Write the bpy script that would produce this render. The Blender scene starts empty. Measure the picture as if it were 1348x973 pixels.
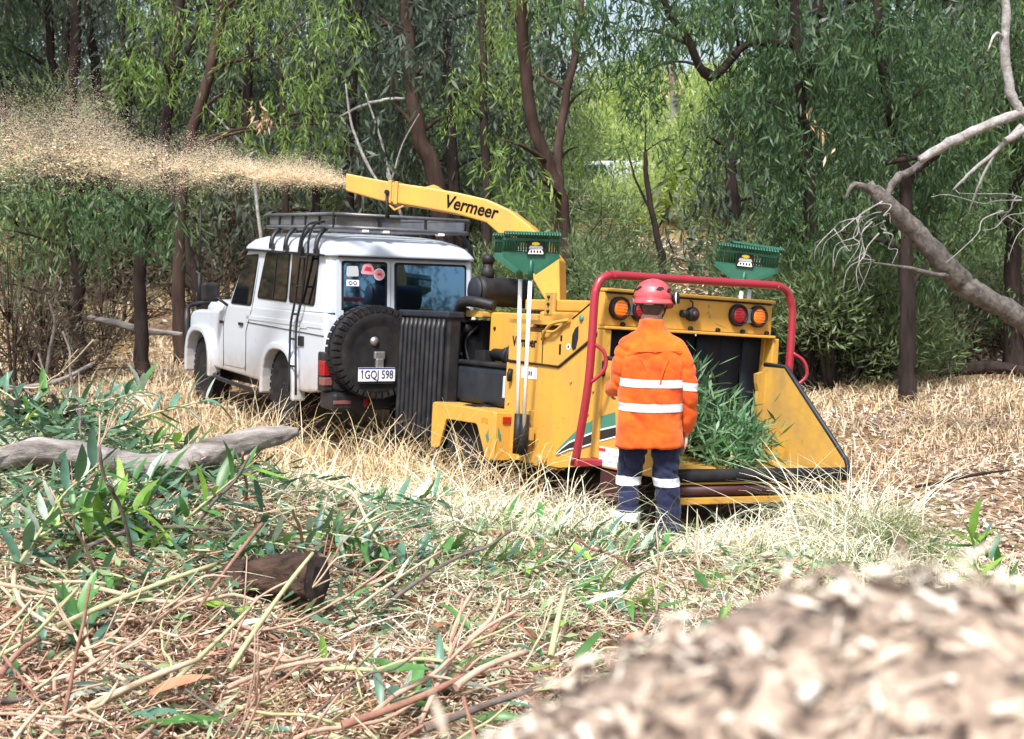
import bpy, bmesh, math, random
import numpy as np
from mathutils import Vector, Matrix, noise as mnoise

S = bpy.context.scene
COL = S.collection
rnd = random.Random(7)
rng = np.random.default_rng(11)

# ------------------------------------------------------------------ camera
F_PX, CX, CY, Y_HOR = 1750.0, 674.0, 486.5, 270.0        # in pixels of the 1348 x 973 photograph
PITCH = math.atan((CY - Y_HOR) / F_PX)
CAM = np.array([0.0, 0.0, 2.35])
cam_d = bpy.data.cameras.new("camera")
cam = bpy.data.objects.new("camera", cam_d)
COL.objects.link(cam)
cam.location = CAM
cam.rotation_euler = (math.pi / 2 - PITCH, 0, 0)
cam_d.sensor_width = 36.0
cam_d.lens = 36.0 * F_PX / 1348.0
cam_d.clip_start = 0.05
cam_d.clip_end = 2000
cam_d.dof.use_dof = True
cam_d.dof.focus_distance = 8.6
cam_d.dof.aperture_fstop = (cam_d.lens / 1000) / 0.0085
S.camera = cam

# ------------------------------------------------------------------ light
SUN_EL, SUN_AZ = math.radians(58), math.radians(200)      # azimuth clockwise from +Y
world = bpy.data.worlds.new("World")
S.world = world
world.use_nodes = True
wn = world.node_tree
wn.nodes.clear()
w_out = wn.nodes.new("ShaderNodeOutputWorld")
w_bg = wn.nodes.new("ShaderNodeBackground")
w_sky = wn.nodes.new("ShaderNodeTexSky")
w_sky.sky_type = 'NISHITA'
w_sky.sun_disc = False
w_sky.sun_elevation = SUN_EL
w_sky.sun_rotation = SUN_AZ
w_sky.dust_density = 3.0
w_hsv = wn.nodes.new("ShaderNodeHueSaturation")            # thin high cloud: paler than a clear sky
w_hsv.inputs['Saturation'].default_value = 0.82
w_bg.inputs['Strength'].default_value = 0.11
wn.links.new(w_sky.outputs[0], w_hsv.inputs['Color'])
wn.links.new(w_hsv.outputs[0], w_bg.inputs['Color'])
wn.links.new(w_bg.outputs[0], w_out.inputs['Surface'])
sun_d = bpy.data.lights.new("sun", 'SUN')
sun_d.energy = 3.2
sun_d.angle = math.radians(9)
sun_d.color = (1.0, 0.98, 0.95)
sun = bpy.data.objects.new("sun", sun_d)
COL.objects.link(sun)
sv = Vector((math.sin(SUN_AZ) * math.cos(SUN_EL), math.cos(SUN_AZ) * math.cos(SUN_EL), math.sin(SUN_EL)))
sun.rotation_euler = sv.to_track_quat('Z', 'Y').to_euler()
sun.location = sv * 60

S.view_settings.view_transform = 'Standard'
S.view_settings.look = 'None'
S.view_settings.exposure = 1.16
S.view_settings.gamma = 1.0
S.cycles.max_bounces = 6
S.cycles.diffuse_bounces = 3
S.cycles.glossy_bounces = 3
S.cycles.transmission_bounces = 3
S.cycles.transparent_max_bounces = 8
S.cycles.volume_bounces = 0
S.cycles.caustics_reflective = False
S.cycles.caustics_refractive = False
S.cycles.use_adaptive_sampling = True
S.cycles.adaptive_threshold = 0.02
S.cycles.use_denoising = True

# ------------------------------------------------------------------ terrain
def ss(a, b, x):
    t = np.clip((np.asarray(x, float) - a) / (b - a), 0, 1)
    return t * t * (3 - 2 * t)

_BY = [-30, 0, 3.5, 4.4, 5.8, 6.6, 7.2, 7.8, 8.4, 9.0, 9.8, 200]
_BZ = [.50, .50, .55, .58, .74, .84, .86, .62, .26, .04, 0, 0]
_AX = [-60, -1.5, -.8, 0, .7, 1.2, 2.0, 3.0, 60]
_AZ = [.97, .95, .72, .56, .44, .36, .30, .26, .26]

def gz(x, y):
    x = np.asarray(x, float); y = np.asarray(y, float)
    m = np.interp(y, _BY, _BZ) * np.interp(x, _AX, _AZ)
    slope = -0.08 * ss(8.6, 12.0, y) * (1 - ss(22, 30, y))
    hill = 0.115 * np.clip(y - 21, 0, 40) * ss(20, 27, y) + 0.03 * np.clip(y - 61, 0, 200)
    bump = (0.05 * np.sin(x * 1.3 + 0.7 * np.sin(y * 0.9)) * np.sin(y * 1.1 + 1.0)
            + 0.025 * np.sin(x * 3.1 + y * 1.7) * np.sin(y * 2.7 - x * 1.1))
    pile = .50 * np.exp(-((x + 2.75) / .75) ** 2 - ((y - 7.95) / .60) ** 2)
    return m + slope + pile + hill + bump * (0.35 + 0.65 * ss(9, 6, y) + 1.5 * ss(20, 30, y))

_R = np.array([1.0, 0, 0]); _U = np.array([0, math.sin(PITCH), math.cos(PITCH)]); _F = np.array([0, math.cos(PITCH), -math.sin(PITCH)])

def at(px, py, Y):
    """World point that stands at depth Y along the line of sight of a photograph pixel."""
    r = _F + _R * (px - CX) / F_PX - _U * (py - CY) / F_PX
    return CAM + r * (Y / r[1])

def ground_hit(px, py):
    """Where the line of sight of a photograph pixel first meets the ground."""
    r = _F + _R * (px - CX) / F_PX - _U * (py - CY) / F_PX
    t = 2.0
    while t < 120:
        p = CAM + r * t
        if p[2] < gz(p[0], p[1]):
            return np.array([p[0], p[1], float(gz(p[0], p[1]))])
        t += 0.04 if t < 15 else 0.2
    return CAM + r * 60

# ------------------------------------------------------------------ materials
def new_mat(name):
    m = bpy.data.materials.new(name)
    m.use_nodes = True
    nt = m.node_tree
    b = nt.nodes['Principled BSDF']
    return m, nt, b

def ramp(nt, stops, interp='LINEAR'):
    r = nt.nodes.new('ShaderNodeValToRGB')
    cr = r.color_ramp
    cr.interpolation = interp
    while len(cr.elements) > 1:
        cr.elements.remove(cr.elements[-1])
    cr.elements[0].position = stops[0][0]; cr.elements[0].color = (*stops[0][1], 1)
    for p, c in stops[1:]:
        e = cr.elements.new(p); e.color = (*c, 1)
    return r

def noise_tex(nt, scale, detail=4, rough=.6, coord='Object', stretch=None):
    tc = nt.nodes.new('ShaderNodeTexCoord')
    n = nt.nodes.new('ShaderNodeTexNoise')
    n.inputs['Scale'].default_value = scale
    n.inputs['Detail'].default_value = detail
    n.inputs['Roughness'].default_value = rough
    if stretch:
        mp = nt.nodes.new('ShaderNodeMapping')
        mp.inputs['Scale'].default_value = stretch
        nt.links.new(tc.outputs[coord], mp.inputs['Vector'])
        nt.links.new(mp.outputs[0], n.inputs['Vector'])
    else:
        nt.links.new(tc.outputs[coord], n.inputs['Vector'])
    return n

def bump(nt, b, src, strength=.4, dist=.02):
    bp = nt.nodes.new('ShaderNodeBump')
    bp.inputs['Strength'].default_value = strength
    bp.inputs['Distance'].default_value = dist
    nt.links.new(src, bp.inputs['Height'])
    nt.links.new(bp.outputs[0], b.inputs['Normal'])

def paint(name, col, rough=.45, dirt=None, dirt_amt=.35, scale=3.0, metal=0.0, spec=.5, coat=0.0, wear=0.0, mud=0.0):
    """A surface colour worn by blotches of dirt or fading that stay with the thing."""
    m, nt, b = new_mat(name)
    b.inputs['Roughness'].default_value = rough
    b.inputs['Metallic'].default_value = metal
    b.inputs['Specular IOR Level'].default_value = spec
    b.inputs['Coat Weight'].default_value = coat
    if dirt is None:
        b.inputs['Base Color'].default_value = (*col, 1)
        return m
    n = noise_tex(nt, scale, 6, .68)
    r = ramp(nt, [(.38, col), (.62, tuple(c * (1 - dirt_amt) + d * dirt_amt for c, d in zip(col, dirt))), (.80, tuple(c * .3 + d * .7 for c, d in zip(col, dirt)))])
    nt.links.new(n.outputs['Fac'], r.inputs[0])
    last = r.outputs[0]
    if wear:
        n2 = noise_tex(nt, 17, 8, .8); r2 = ramp(nt, [(.60, (0, 0, 0)), (.68, (1, 1, 1))]); nt.links.new(n2.outputs['Fac'], r2.inputs[0])
        mk = nt.nodes.new('ShaderNodeMix'); mk.data_type = 'RGBA'; mk.inputs[7].default_value = (*[c * .30 for c in dirt], 1)
        mu = nt.nodes.new('ShaderNodeMath'); mu.operation = 'MULTIPLY'; mu.inputs[1].default_value = wear
        nt.links.new(r2.outputs[0], mu.inputs[0]); nt.links.new(mu.outputs[0], mk.inputs[0]); nt.links.new(last, mk.inputs[6]); last = mk.outputs[2]
        n3 = noise_tex(nt, 5, 4, .6, stretch=(1, 1, .12)); r3 = ramp(nt, [(.48, (0, 0, 0)), (.75, (1, 1, 1))]); nt.links.new(n3.outputs['Fac'], r3.inputs[0])
        m3 = nt.nodes.new('ShaderNodeMix'); m3.data_type = 'RGBA'; m3.inputs[7].default_value = (*[c * .8 for c in dirt], 1)
        mu3 = nt.nodes.new('ShaderNodeMath'); mu3.operation = 'MULTIPLY'; mu3.inputs[1].default_value = wear * .55
        nt.links.new(r3.outputs[0], mu3.inputs[0]); nt.links.new(mu3.outputs[0], m3.inputs[0]); nt.links.new(last, m3.inputs[6]); last = m3.outputs[2]
    if mud:
        tc = nt.nodes.new('ShaderNodeTexCoord'); sx = nt.nodes.new('ShaderNodeSeparateXYZ'); nt.links.new(tc.outputs['Object'], sx.inputs[0])
        mr = nt.nodes.new('ShaderNodeMapRange'); mr.inputs['From Min'].default_value = mud; mr.inputs['From Max'].default_value = mud - .5; nt.links.new(sx.outputs[2], mr.inputs['Value'])
        n4 = noise_tex(nt, 7, 6, .7); m4 = nt.nodes.new('ShaderNodeMath'); m4.operation = 'MULTIPLY'; nt.links.new(n4.outputs['Fac'], m4.inputs[0]); nt.links.new(mr.outputs[0], m4.inputs[1])
        r4 = ramp(nt, [(.16, (0, 0, 0)), (.62, (.75, .75, .75))]); nt.links.new(m4.outputs[0], r4.inputs[0])
        m5 = nt.nodes.new('ShaderNodeMix'); m5.data_type = 'RGBA'; m5.inputs[7].default_value = (.36, .27, .19, 1)
        nt.links.new(r4.outputs[0], m5.inputs[0]); nt.links.new(last, m5.inputs[6]); last = m5.outputs[2]
    nt.links.new(last, b.inputs['Base Color'])
    rr = nt.nodes.new('ShaderNodeMapRange')
    rr.inputs['To Min'].default_value = rough * .75
    rr.inputs['To Max'].default_value = min(1, rough * 1.45)
    nt.links.new(n.outputs['Fac'], rr.inputs['Value'])
    nt.links.new(rr.outputs[0], b.inputs['Roughness'])
    return m

def leafy(name, stops, rough=.5, trans=.35, tint=(1, 1, 1), objvar=.25):
    """Leaf blades: every blade has a colour of its own, light passes partly through it."""
    m, nt, b = new_mat(name)
    g = nt.nodes.new('ShaderNodeNewGeometry')
    r = ramp(nt, stops)
    oi = nt.nodes.new('ShaderNodeObjectInfo')
    ma = nt.nodes.new('ShaderNodeMath'); ma.operation = 'MULTIPLY_ADD'
    ma.inputs[1].default_value = objvar; 
    nt.links.new(oi.outputs['Random'], ma.inputs[0])
    ms = nt.nodes.new('ShaderNodeMath'); ms.operation = 'MULTIPLY'
    ms.inputs[1].default_value = 1 - objvar
    nt.links.new(g.outputs['Random Per Island'], ms.inputs[0])
    nt.links.new(ms.outputs[0], ma.inputs[2])
    nt.links.new(ma.outputs[0], r.inputs[0])
    nt.links.new(r.outputs[0], b.inputs['Base Color'])
    b.inputs['Roughness'].default_value = rough
    b.inputs['Specular IOR Level'].default_value = .35
    t = nt.nodes.new('ShaderNodeBsdfTranslucent')
    hs = nt.nodes.new('ShaderNodeHueSaturation')
    hs.inputs['Hue'].default_value = .485
    hs.inputs['Saturation'].default_value = 1.15
    hs.inputs['Value'].default_value = 1.5
    nt.links.new(r.outputs[0], hs.inputs['Color'])
    nt.links.new(hs.outputs[0], t.inputs['Color'])
    mx = nt.nodes.new('ShaderNodeMixShader')
    mx.inputs[0].default_value = trans
    nt.links.new(b.outputs[0], mx.inputs[1])
    nt.links.new(t.outputs[0], mx.inputs[2])
    nt.links.new(mx.outputs[0], nt.nodes['Material Output'].inputs['Surface'])
    return m

def pieces_mat(name, stops, rough=.85, noise_mix=0.0):
    """Small loose pieces (chips, twigs, straw): a colour per piece."""
    m, nt, b = new_mat(name)
    g = nt.nodes.new('ShaderNodeNewGeometry')
    oi = nt.nodes.new('ShaderNodeObjectInfo')
    ad = nt.nodes.new('ShaderNodeMath'); ad.operation = 'ADD'
    fr = nt.nodes.new('ShaderNodeMath'); fr.operation = 'FRACT'
    nt.links.new(g.outputs['Random Per Island'], ad.inputs[0])
    nt.links.new(oi.outputs['Random'], ad.inputs[1])
    nt.links.new(ad.outputs[0], fr.inputs[0])
    r = ramp(nt, stops)
    nt.links.new(fr.outputs[0], r.inputs[0])
    if noise_mix:
        n = noise_tex(nt, 40, 3, .6)
        mx = nt.nodes.new('ShaderNodeMix'); mx.data_type = 'RGBA'; mx.blend_type = 'MULTIPLY'
        mx.inputs[0].default_value = noise_mix
        nt.links.new(r.outputs[0], mx.inputs[6])
        rr = ramp(nt, [(.3, (.35, .3, .28)), (.65, (1, 1, 1))])
        nt.links.new(n.outputs['Fac'], rr.inputs[0])
        nt.links.new(rr.outputs[0], mx.inputs[7])
        nt.links.new(mx.outputs[2], b.inputs['Base Color'])
    else:
        nt.links.new(r.outputs[0], b.inputs['Base Color'])
    b.inputs['Roughness'].default_value = rough
    b.inputs['Specular IOR Level'].default_value = .25
    return m

def bark(name, a, c, scale=7.0, stretch=(1, 1, .18), bump_s=.7):
    m, nt, b = new_mat(name)
    n = noise_tex(nt, scale, 7, .72, stretch=stretch)
    r = ramp(nt, [(.30, a), (.52, tuple((x + y) / 2 for x, y in zip(a, c))), (.72, c)])
    nt.links.new(n.outputs['Fac'], r.inputs[0])
    nt.links.new(r.outputs[0], b.inputs['Base Color'])
    b.inputs['Roughness'].default_value = .9
    b.inputs['Specular IOR Level'].default_value = .2
    bump(nt, b, n.outputs['Fac'], bump_s, .03)
    return m

M = {}
M['white'] = paint('white_paint', (.50, .545, .60), .28, (.46, .42, .36), .10, 2.2, coat=.4, mud=1.0)
M['plate_blue'] = paint('plate_blue', (.008, .016, .075), .6)
M['white_trim'] = paint('white_trim', (.76, .78, .80), .4, (.5, .45, .38), .15, 3)
M['glass'] = paint('tinted_window_glass', (.006, .008, .012), .025, spec=1.0)
M['side_glass'] = paint('side_window_glass', (.004, .005, .007), .05, spec=.22)
M['glass'].node_tree.nodes['Principled BSDF'].inputs['IOR'].default_value = 2.7
M['glass'].node_tree.nodes['Principled BSDF'].inputs['Specular Tint'].default_value = (.34, .64, 1.0, 1)
M['black'] = paint('black_plastic', (.007, .007, .009), .5, (.06, .055, .05), .25, 5, spec=.3)
M['black_steel'] = paint('black_steel', (.009, .010, .014), .42, (.07, .06, .05), .25, 6, spec=.4)
M['rack_steel'] = paint('rack_steel', (.10, .11, .13), .4, (.25, .24, .22), .4, 8, metal=.3)
M['rubber'] = paint('rubber', (.010, .010, .012), .8, (.07, .06, .05), .25, 6, spec=.2)
M['curtain'] = paint('rubber_curtain', (.006, .009, .017), .6, (.02, .024, .032), .4, 2.5, spec=.3)
M['yellow'] = paint('yellow_paint', (.62, .325, .042), .42, (.30, .19, .08), .30, 2.6, coat=.1, wear=.55)
M['yellow_worn'] = paint('worn_yellow_paint', (.50, .285, .045), .55, (.24, .16, .08), .45, 4.5, wear=.8)
M['yellow_scorched'] = M['yellow']
M['red'] = paint('red_paint', (.33, .010, .026), .35, (.16, .05, .045), .3, 6, coat=.2, wear=.6)
M['dark_red'] = paint('dark_red_paint', (.060, .010, .010), .5, (.03, .02, .02), .5, 6)
M['lens_red'] = paint('red_lens', (.32, .006, .010), .15, coat=.5)
M['lens_amber'] = paint('amber_lens', (.85, .22, .012), .18, coat=.5)
M['metal'] = paint('bare_metal', (.42, .41, .40), .4, (.2, .17, .14), .4, 9, metal=.8)
M['alu'] = paint('painted_tube', (.82, .80, .77), .38, (.5, .45, .4), .15, 10)
M['rake_green'] = paint('green_plastic', (.012, .095, .055), .42, (.03, .12, .08), .4, 9)
M['sticker_white'] = paint('white_sticker', (.78, .78, .76), .5)
M['sticker_red'] = paint('red_sticker', (.55, .03, .05), .5)
M['lens_dull'] = paint('dull_lens', (.20, .075, .07), .3)
M['sticker_pink'] = paint('pink_sticker', (.70, .30, .35), .5)
M['sticker_grey'] = paint('grey_sticker', (.45, .47, .48), .5)
M['sticker_blue'] = paint('blue_print', (.012, .03, .16), .5)
M['sticker_yellow'] = paint('yellow_sticker', (.80, .62, .02), .5)
M['stripe_green'] = paint('green_stripe', (.055, .20, .14), .4)
M['stripe_black'] = paint('black_stripe', (.015, .015, .015), .4)
M['print_black'] = paint('black_print', (.006, .005, .005), .8, spec=.15)
M['grey_plastic'] = paint('grey_plastic', (.010, .013, .020), .5, (.04, .045, .05), .3, 6, spec=.4)
M['orange_print'] = paint('orange_print', (.75, .22, .02), .5)

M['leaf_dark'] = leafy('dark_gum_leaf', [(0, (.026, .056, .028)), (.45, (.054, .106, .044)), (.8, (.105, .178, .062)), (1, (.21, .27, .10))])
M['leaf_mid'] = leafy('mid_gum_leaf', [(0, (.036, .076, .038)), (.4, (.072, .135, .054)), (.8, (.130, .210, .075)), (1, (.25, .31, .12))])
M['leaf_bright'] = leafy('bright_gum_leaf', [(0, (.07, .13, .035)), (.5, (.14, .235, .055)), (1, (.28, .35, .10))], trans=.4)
M['leaf_grey'] = leafy('grey_sheoak_leaf', [(0, (.030, .045, .034)), (.5, (.060, .082, .058)), (1, (.11, .135, .09))], trans=.25)
M['leaf_shrub'] = leafy('wattle_leaf', [(0, (.065, .105, .045)), (.5, (.120, .175, .075)), (1, (.21, .26, .12))])
M['leaf_pale'] = leafy('sun_painted_shrub_leaf', [(0, (.26, .36, .12)), (.5, (.40, .50, .19)), (1, (.58, .63, .32))], trans=.5)  # the clearing's sunlight is put into this leaf colour, paler than real leaves
M['leaf_cut'] = leafy('cut_gum_leaf', [(0, (.045, .095, .050)), (.35, (.080, .155, .085)), (.6, (.150, .235, .150)), (.8, (.26, .34, .16)), (.92, (.42, .48, .38)), (1, (.40, .27, .16))], trans=.2, objvar=.8)
M['leaf_feed'] = leafy('feed_gum_leaf', [(0, (.035, .095, .040)), (.5, (.085, .185, .080)), (1, (.22, .33, .19))], trans=.2, objvar=.5)
M['leaf_dry'] = pieces_mat('dry_leaf', [(0, (.30, .16, .08)), (.4, (.42, .28, .17)), (.75, (.55, .43, .30)), (1, (.34, .12, .07))], .7)
M['leaf_dryshrub'] = leafy('dry_shrub_leaf', [(0, (.055, .045, .032)), (.6, (.10, .095, .06)), (1, (.15, .16, .09))])
M['straw'] = pieces_mat('straw', [(0, (.40, .27, .11)), (.35, (.55, .40, .19)), (.7, (.66, .54, .30)), (1, (.74, .66, .45))], .75)
M['straw_pale'] = pieces_mat('pale_straw', [(0, (.36, .31, .19)), (.3, (.54, .49, .35)), (.55, (.68, .64, .50)), (.8, (.76, .73, .61)), (.9, (.34, .40, .20)), (1, (.22, .32, .14))], .75)
M['straw_gold'] = pieces_mat('golden_straw', [(0, (.30, .20, .11)), (.4, (.44, .325, .19)), (.75, (.56, .45, .29)), (1, (.68, .60, .46))], .8)
M['grass_green'] = leafy('green_grass_blade', [(0, (.10, .17, .05)), (.5, (.20, .28, .10)), (1, (.48, .48, .24))], trans=.3)
M['twig'] = pieces_mat('cut_twig', [(0, (.30, .145, .095)), (.3, (.43, .25, .17)), (.6, (.54, .36, .25)), (.8, (.42, .40, .22)), (1, (.60, .48, .36))], .8, .35)
M['litter'] = pieces_mat('leaf_litter', [(0, (.13, .085, .065)), (.3, (.27, .19, .14)), (.6, (.43, .33, .25)), (.85, (.60, .50, .40)), (1, (.72, .64, .55))], .85)
M['shred'] = pieces_mat('bark_shreds', [(0, (.22, .10, .065)), (.25, (.40, .22, .15)), (.5, (.55, .38, .28)), (.75, (.66, .52, .40)), (1, (.80, .72, .60))], .85)
M['chip'] = pieces_mat('wood_chip', [(0, (.22, .15, .10)), (.3, (.44, .32, .21)), (.55, (.60, .46, .30)), (.8, (.72, .60, .42)), (1, (.80, .72, .55))], .8, .3)
M['chip_heap'] = pieces_mat('heap_chip', [(0, (.05, .034, .027)), (.30, (.20, .14, .105)), (.5, (.42, .33, .26)), (.75, (.66, .57, .46)), (1, (.82, .78, .68))], .85, .35)
M['chip_fly'] = pieces_mat('flying_chip', [(0, (.30, .21, .12)), (.35, (.60, .47, .28)), (.8, (.76, .64, .43)), (1, (.84, .78, .62))], .8)
M['dust'] = leafy('wood_dust', [(0, (.74, .62, .44)), (1, (.90, .83, .68))], trans=.5)
M['bark_dark'] = bark('dark_bark', (.010, .007, .007), (.055, .038, .032))
M['bark_brown'] = bark('brown_bark', (.018, .011, .009), (.095, .058, .045))
M['bark_grey'] = bark('weathered_grey_wood', (.065, .052, .046), (.44, .40, .37), 8, (.35, 1.5, 1.5), 1.0)
M['bark_pale'] = bark('pale_bark', (.14, .125, .115), (.50, .48, .46), 12, (1, 1, 1), .8)
M['bark_lean'] = bark('rough_grey_bark', (.040, .034, .030), (.24, .215, .19), 13, (1, 1, 1), 1.0)
M['cut_wood'] = bark('rotten_cut_wood', (.020, .016, .015), (.10, .075, .065), 14, (1, 1, 1), .5)
M['log_brown'] = bark('red_brown_bark', (.010, .007, .006), (.12, .072, .052), 15, (.5, 1, 1), 1.0)

# ------------------------------------------------------------------ object helpers
def tag(o, label=None, cat=None, group=None, kind=None):
    if label: o['label'] = label
    if cat: o['category'] = cat
    if group: o['group'] = group
    if kind: o['kind'] = kind
    return o

def thing(name, label, cat, loc=(0, 0, 0), mat3=None, group=None):
    o = bpy.data.objects.new(name, None)
    COL.objects.link(o)
    o.empty_display_size = .1
    if mat3 is not None:
        mw = Matrix([[*map(float, mat3[i]), float(loc[i])] for i in range(3)] + [[0, 0, 0, 1]])
        o.matrix_world = mw
    else:
        o.location = [float(c) for c in loc]
    return tag(o, label, cat, group)

def link(name, me, parent=None):
    o = bpy.data.objects.new(name, me)
    COL.objects.link(o)
    if parent is not None:
        o.parent = parent
    return o

def frame(d, up=(0, 0, 1)):
    d = np.asarray(d, float); d = d / (np.linalg.norm(d) + 1e-12)
    u = np.asarray(up, float)
    if abs(d @ u) > .98 * np.linalg.norm(u): u = np.array([0, 1., 0]) if abs(d[1]) < .9 else np.array([1., 0, 0])
    s = np.cross(d, u); s /= np.linalg.norm(s)
    return d, s, np.cross(s, d)

class MB:
    """Collects simple solids and links them as one mesh object."""
    def __init__(s):
        s.v = []; s.f = []; s.sm = []
    def add(s, vs, fs, smooth=False):
        o = len(s.v)
        s.v += [tuple(map(float, p)) for p in vs]
        s.f += [tuple(i + o for i in f) for f in fs]
        s.sm += [smooth] * len(fs)
        return s
    def box(s, x0, x1, y0, y1, z0, z1):
        x0, x1 = sorted((x0, x1)); y0, y1 = sorted((y0, y1)); z0, z1 = sorted((z0, z1))
        vs = [(x, y, z) for z in (z0, z1) for y in (y0, y1) for x in (x0, x1)]
        return s.add(vs, [(0, 2, 3, 1), (4, 5, 7, 6), (0, 1, 5, 4), (1, 3, 7, 5), (3, 2, 6, 7), (2, 0, 4, 6)])
    def bar(s, p, q, w, h, up=(0, 0, 1)):
        p = np.asarray(p, float); q = np.asarray(q, float)
        d, a, b = frame(q - p, up)
        vs = [c + a * sx * w / 2 + b * sz * h / 2 for c in (p, q) for sx, sz in ((-1, -1), (1, -1), (1, 1), (-1, 1))]
        return s.add(vs, [(3, 2, 1, 0), (4, 5, 6, 7), (0, 1, 5, 4), (1, 2, 6, 5), (2, 3, 7, 6), (3, 0, 4, 7)])
    def prism(s, poly, a, b, axis='y'):
        """poly: (u, w) points; swept along axis from a to b (y: u = x, w = z; x: u = y, w = z; z: u = x, w = y)."""
        n = len(poly)
        mk = {'y': lambda u, w, t: (u, t, w), 'x': lambda u, w, t: (t, u, w), 'z': lambda u, w, t: (u, w, t)}[axis]
        vs = [mk(u, w, t) for t in (a, b) for u, w in poly]
        fs = [tuple(range(n))[::-1], tuple(range(n, 2 * n))] + [(i, (i + 1) % n, n + (i + 1) % n, n + i) for i in range(n)]
        return s.add(vs, fs)
    def tube(s, pts, r, n=8, caps=True, flat=1.0):
        pts = [np.asarray(p, float) for p in pts]
        m = len(pts)
        rr = [r] * m if np.isscalar(r) else list(r)
        d0, a, b = frame(pts[1] - pts[0])
        vs = []
        for i, p in enumerate(pts):
            d = pts[min(i + 1, m - 1)] - pts[max(i - 1, 0)]
            d = d / (np.linalg.norm(d) + 1e-12)
            a = a - d * (a @ d); a /= (np.linalg.norm(a) + 1e-12)
            b = np.cross(d, a)
            for k in range(n):
                t = 2 * math.pi * k / n
                vs.append(p + (a * math.cos(t) + b * math.sin(t) * flat) * rr[i])
        fs = [(i * n + k, i * n + (k + 1) % n, (i + 1) * n + (k + 1) % n, (i + 1) * n + k) for i in range(m - 1) for k in range(n)]
        s.add(vs, fs, True)
        if caps:
            o = len(s.v) - len(vs)
            s.f += [tuple(o + k for k in range(n))[::-1], tuple(o + (m - 1) * n + k for k in range(n))]
            s.sm += [False, False]
        return s
    def lathe(s, prof, origin, axis, n=24, closed=False):
        """prof: (along, radius) pairs turned round an axis."""
        o = np.asarray(origin, float)
        d, a, b = frame(axis)
        vs = [o + d * h + (a * math.cos(2 * math.pi * k / n) + b * math.sin(2 * math.pi * k / n)) * r for h, r in prof for k in range(n)]
        m = len(prof)
        rows = range(m) if closed else range(m - 1)
        fs = [(i * n + k, i * n + (k + 1) % n, ((i + 1) % m) * n + (k + 1) % n, ((i + 1) % m) * n + k) for i in rows for k in range(n)]
        s.add(vs, fs, True)
        if not closed:
            oo = len(s.v) - len(vs)
            if prof[0][1] > 1e-4: s.f.append(tuple(oo + k for k in range(n))[::-1]); s.sm.append(False)
            if prof[-1][1] > 1e-4: s.f.append(tuple(oo + (m - 1) * n + k for k in range(n))); s.sm.append(False)
        return s
    def mesh(s, name, mat):
        me = bpy.data.meshes.new(name)
        me.from_pydata(s.v, [], s.f)
        me.polygons.foreach_set('use_smooth', s.sm)
        bm = bmesh.new(); bm.from_mesh(me)
        bmesh.ops.recalc_face_normals(bm, faces=bm.faces)
        bm.to_mesh(me); bm.free()
        if mat: me.materials.append(mat)
        me.update()
        return me
    def build(s, name, mat, parent=None, bevel=0, seg=2, angle=35):
        o = link(name, s.mesh(name, mat), parent)
        if bevel:
            md = o.modifiers.new('edge', 'BEVEL'); md.width = bevel; md.segments = seg
            md.limit_method = 'ANGLE'; md.angle_limit = math.radians(angle); md.harden_normals = False
        return o

def np_mesh(name, V, mat, k=4, smooth=False):
    """V: (n, k, 3): n separate polygons of k corners."""
    n = V.shape[0]
    me = bpy.data.meshes.new(name)
    me.vertices.add(n * k); me.loops.add(n * k); me.polygons.add(n)
    me.vertices.foreach_set('co', np.ascontiguousarray(V, dtype=np.float32).ravel())
    me.loops.foreach_set('vertex_index', np.arange(n * k, dtype=np.int32))
    me.polygons.foreach_set('loop_start', np.arange(0, n * k, k, dtype=np.int32))
    if smooth: me.polygons.foreach_set('use_smooth', np.ones(n, dtype=bool))
    me.update(calc_edges=True)
    if mat: me.materials.append(mat)
    return me

def strip_mesh(name, V, mat):
    """V: (n, m, 2, 3): n ribbons of m cross-rungs."""
    n, m = V.shape[:2]
    me = bpy.data.meshes.new(name)
    me.vertices.add(n * m * 2)
    me.vertices.foreach_set('co', np.ascontiguousarray(V, dtype=np.float32).ravel())
    base = (np.arange(n) * m * 2)[:, None, None] + (np.arange(m - 1) * 2)[None, :, None]
    q = (base + np.array([0, 1, 3, 2])[None, None, :]).reshape(-1)
    nf = n * (m - 1)
    me.loops.add(nf * 4); me.polygons.add(nf)
    me.loops.foreach_set('vertex_index', q.astype(np.int32))
    me.polygons.foreach_set('loop_start', np.arange(0, nf * 4, 4, dtype=np.int32))
    me.polygons.foreach_set('use_smooth', np.ones(nf, dtype=bool))
    me.update(calc_edges=True)
    if mat: me.materials.append(mat)
    return me

def unit(a):
    return a / (np.linalg.norm(a, axis=-1, keepdims=True) + 1e-9)

def blades(P, D, L, W, N=None):
    """Lens-shaped leaf blades: base P, direction D, length L, width W."""
    n = len(P)
    if N is None: N = rng.normal(size=(n, 3))
    side = unit(np.cross(D, N)) * (W / 2)[:, None]
    mid = P + D * (L * .42)[:, None]
    tip = P + D * L[:, None]
    return np.stack([P, mid + side, tip, mid - side], 1)

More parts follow.
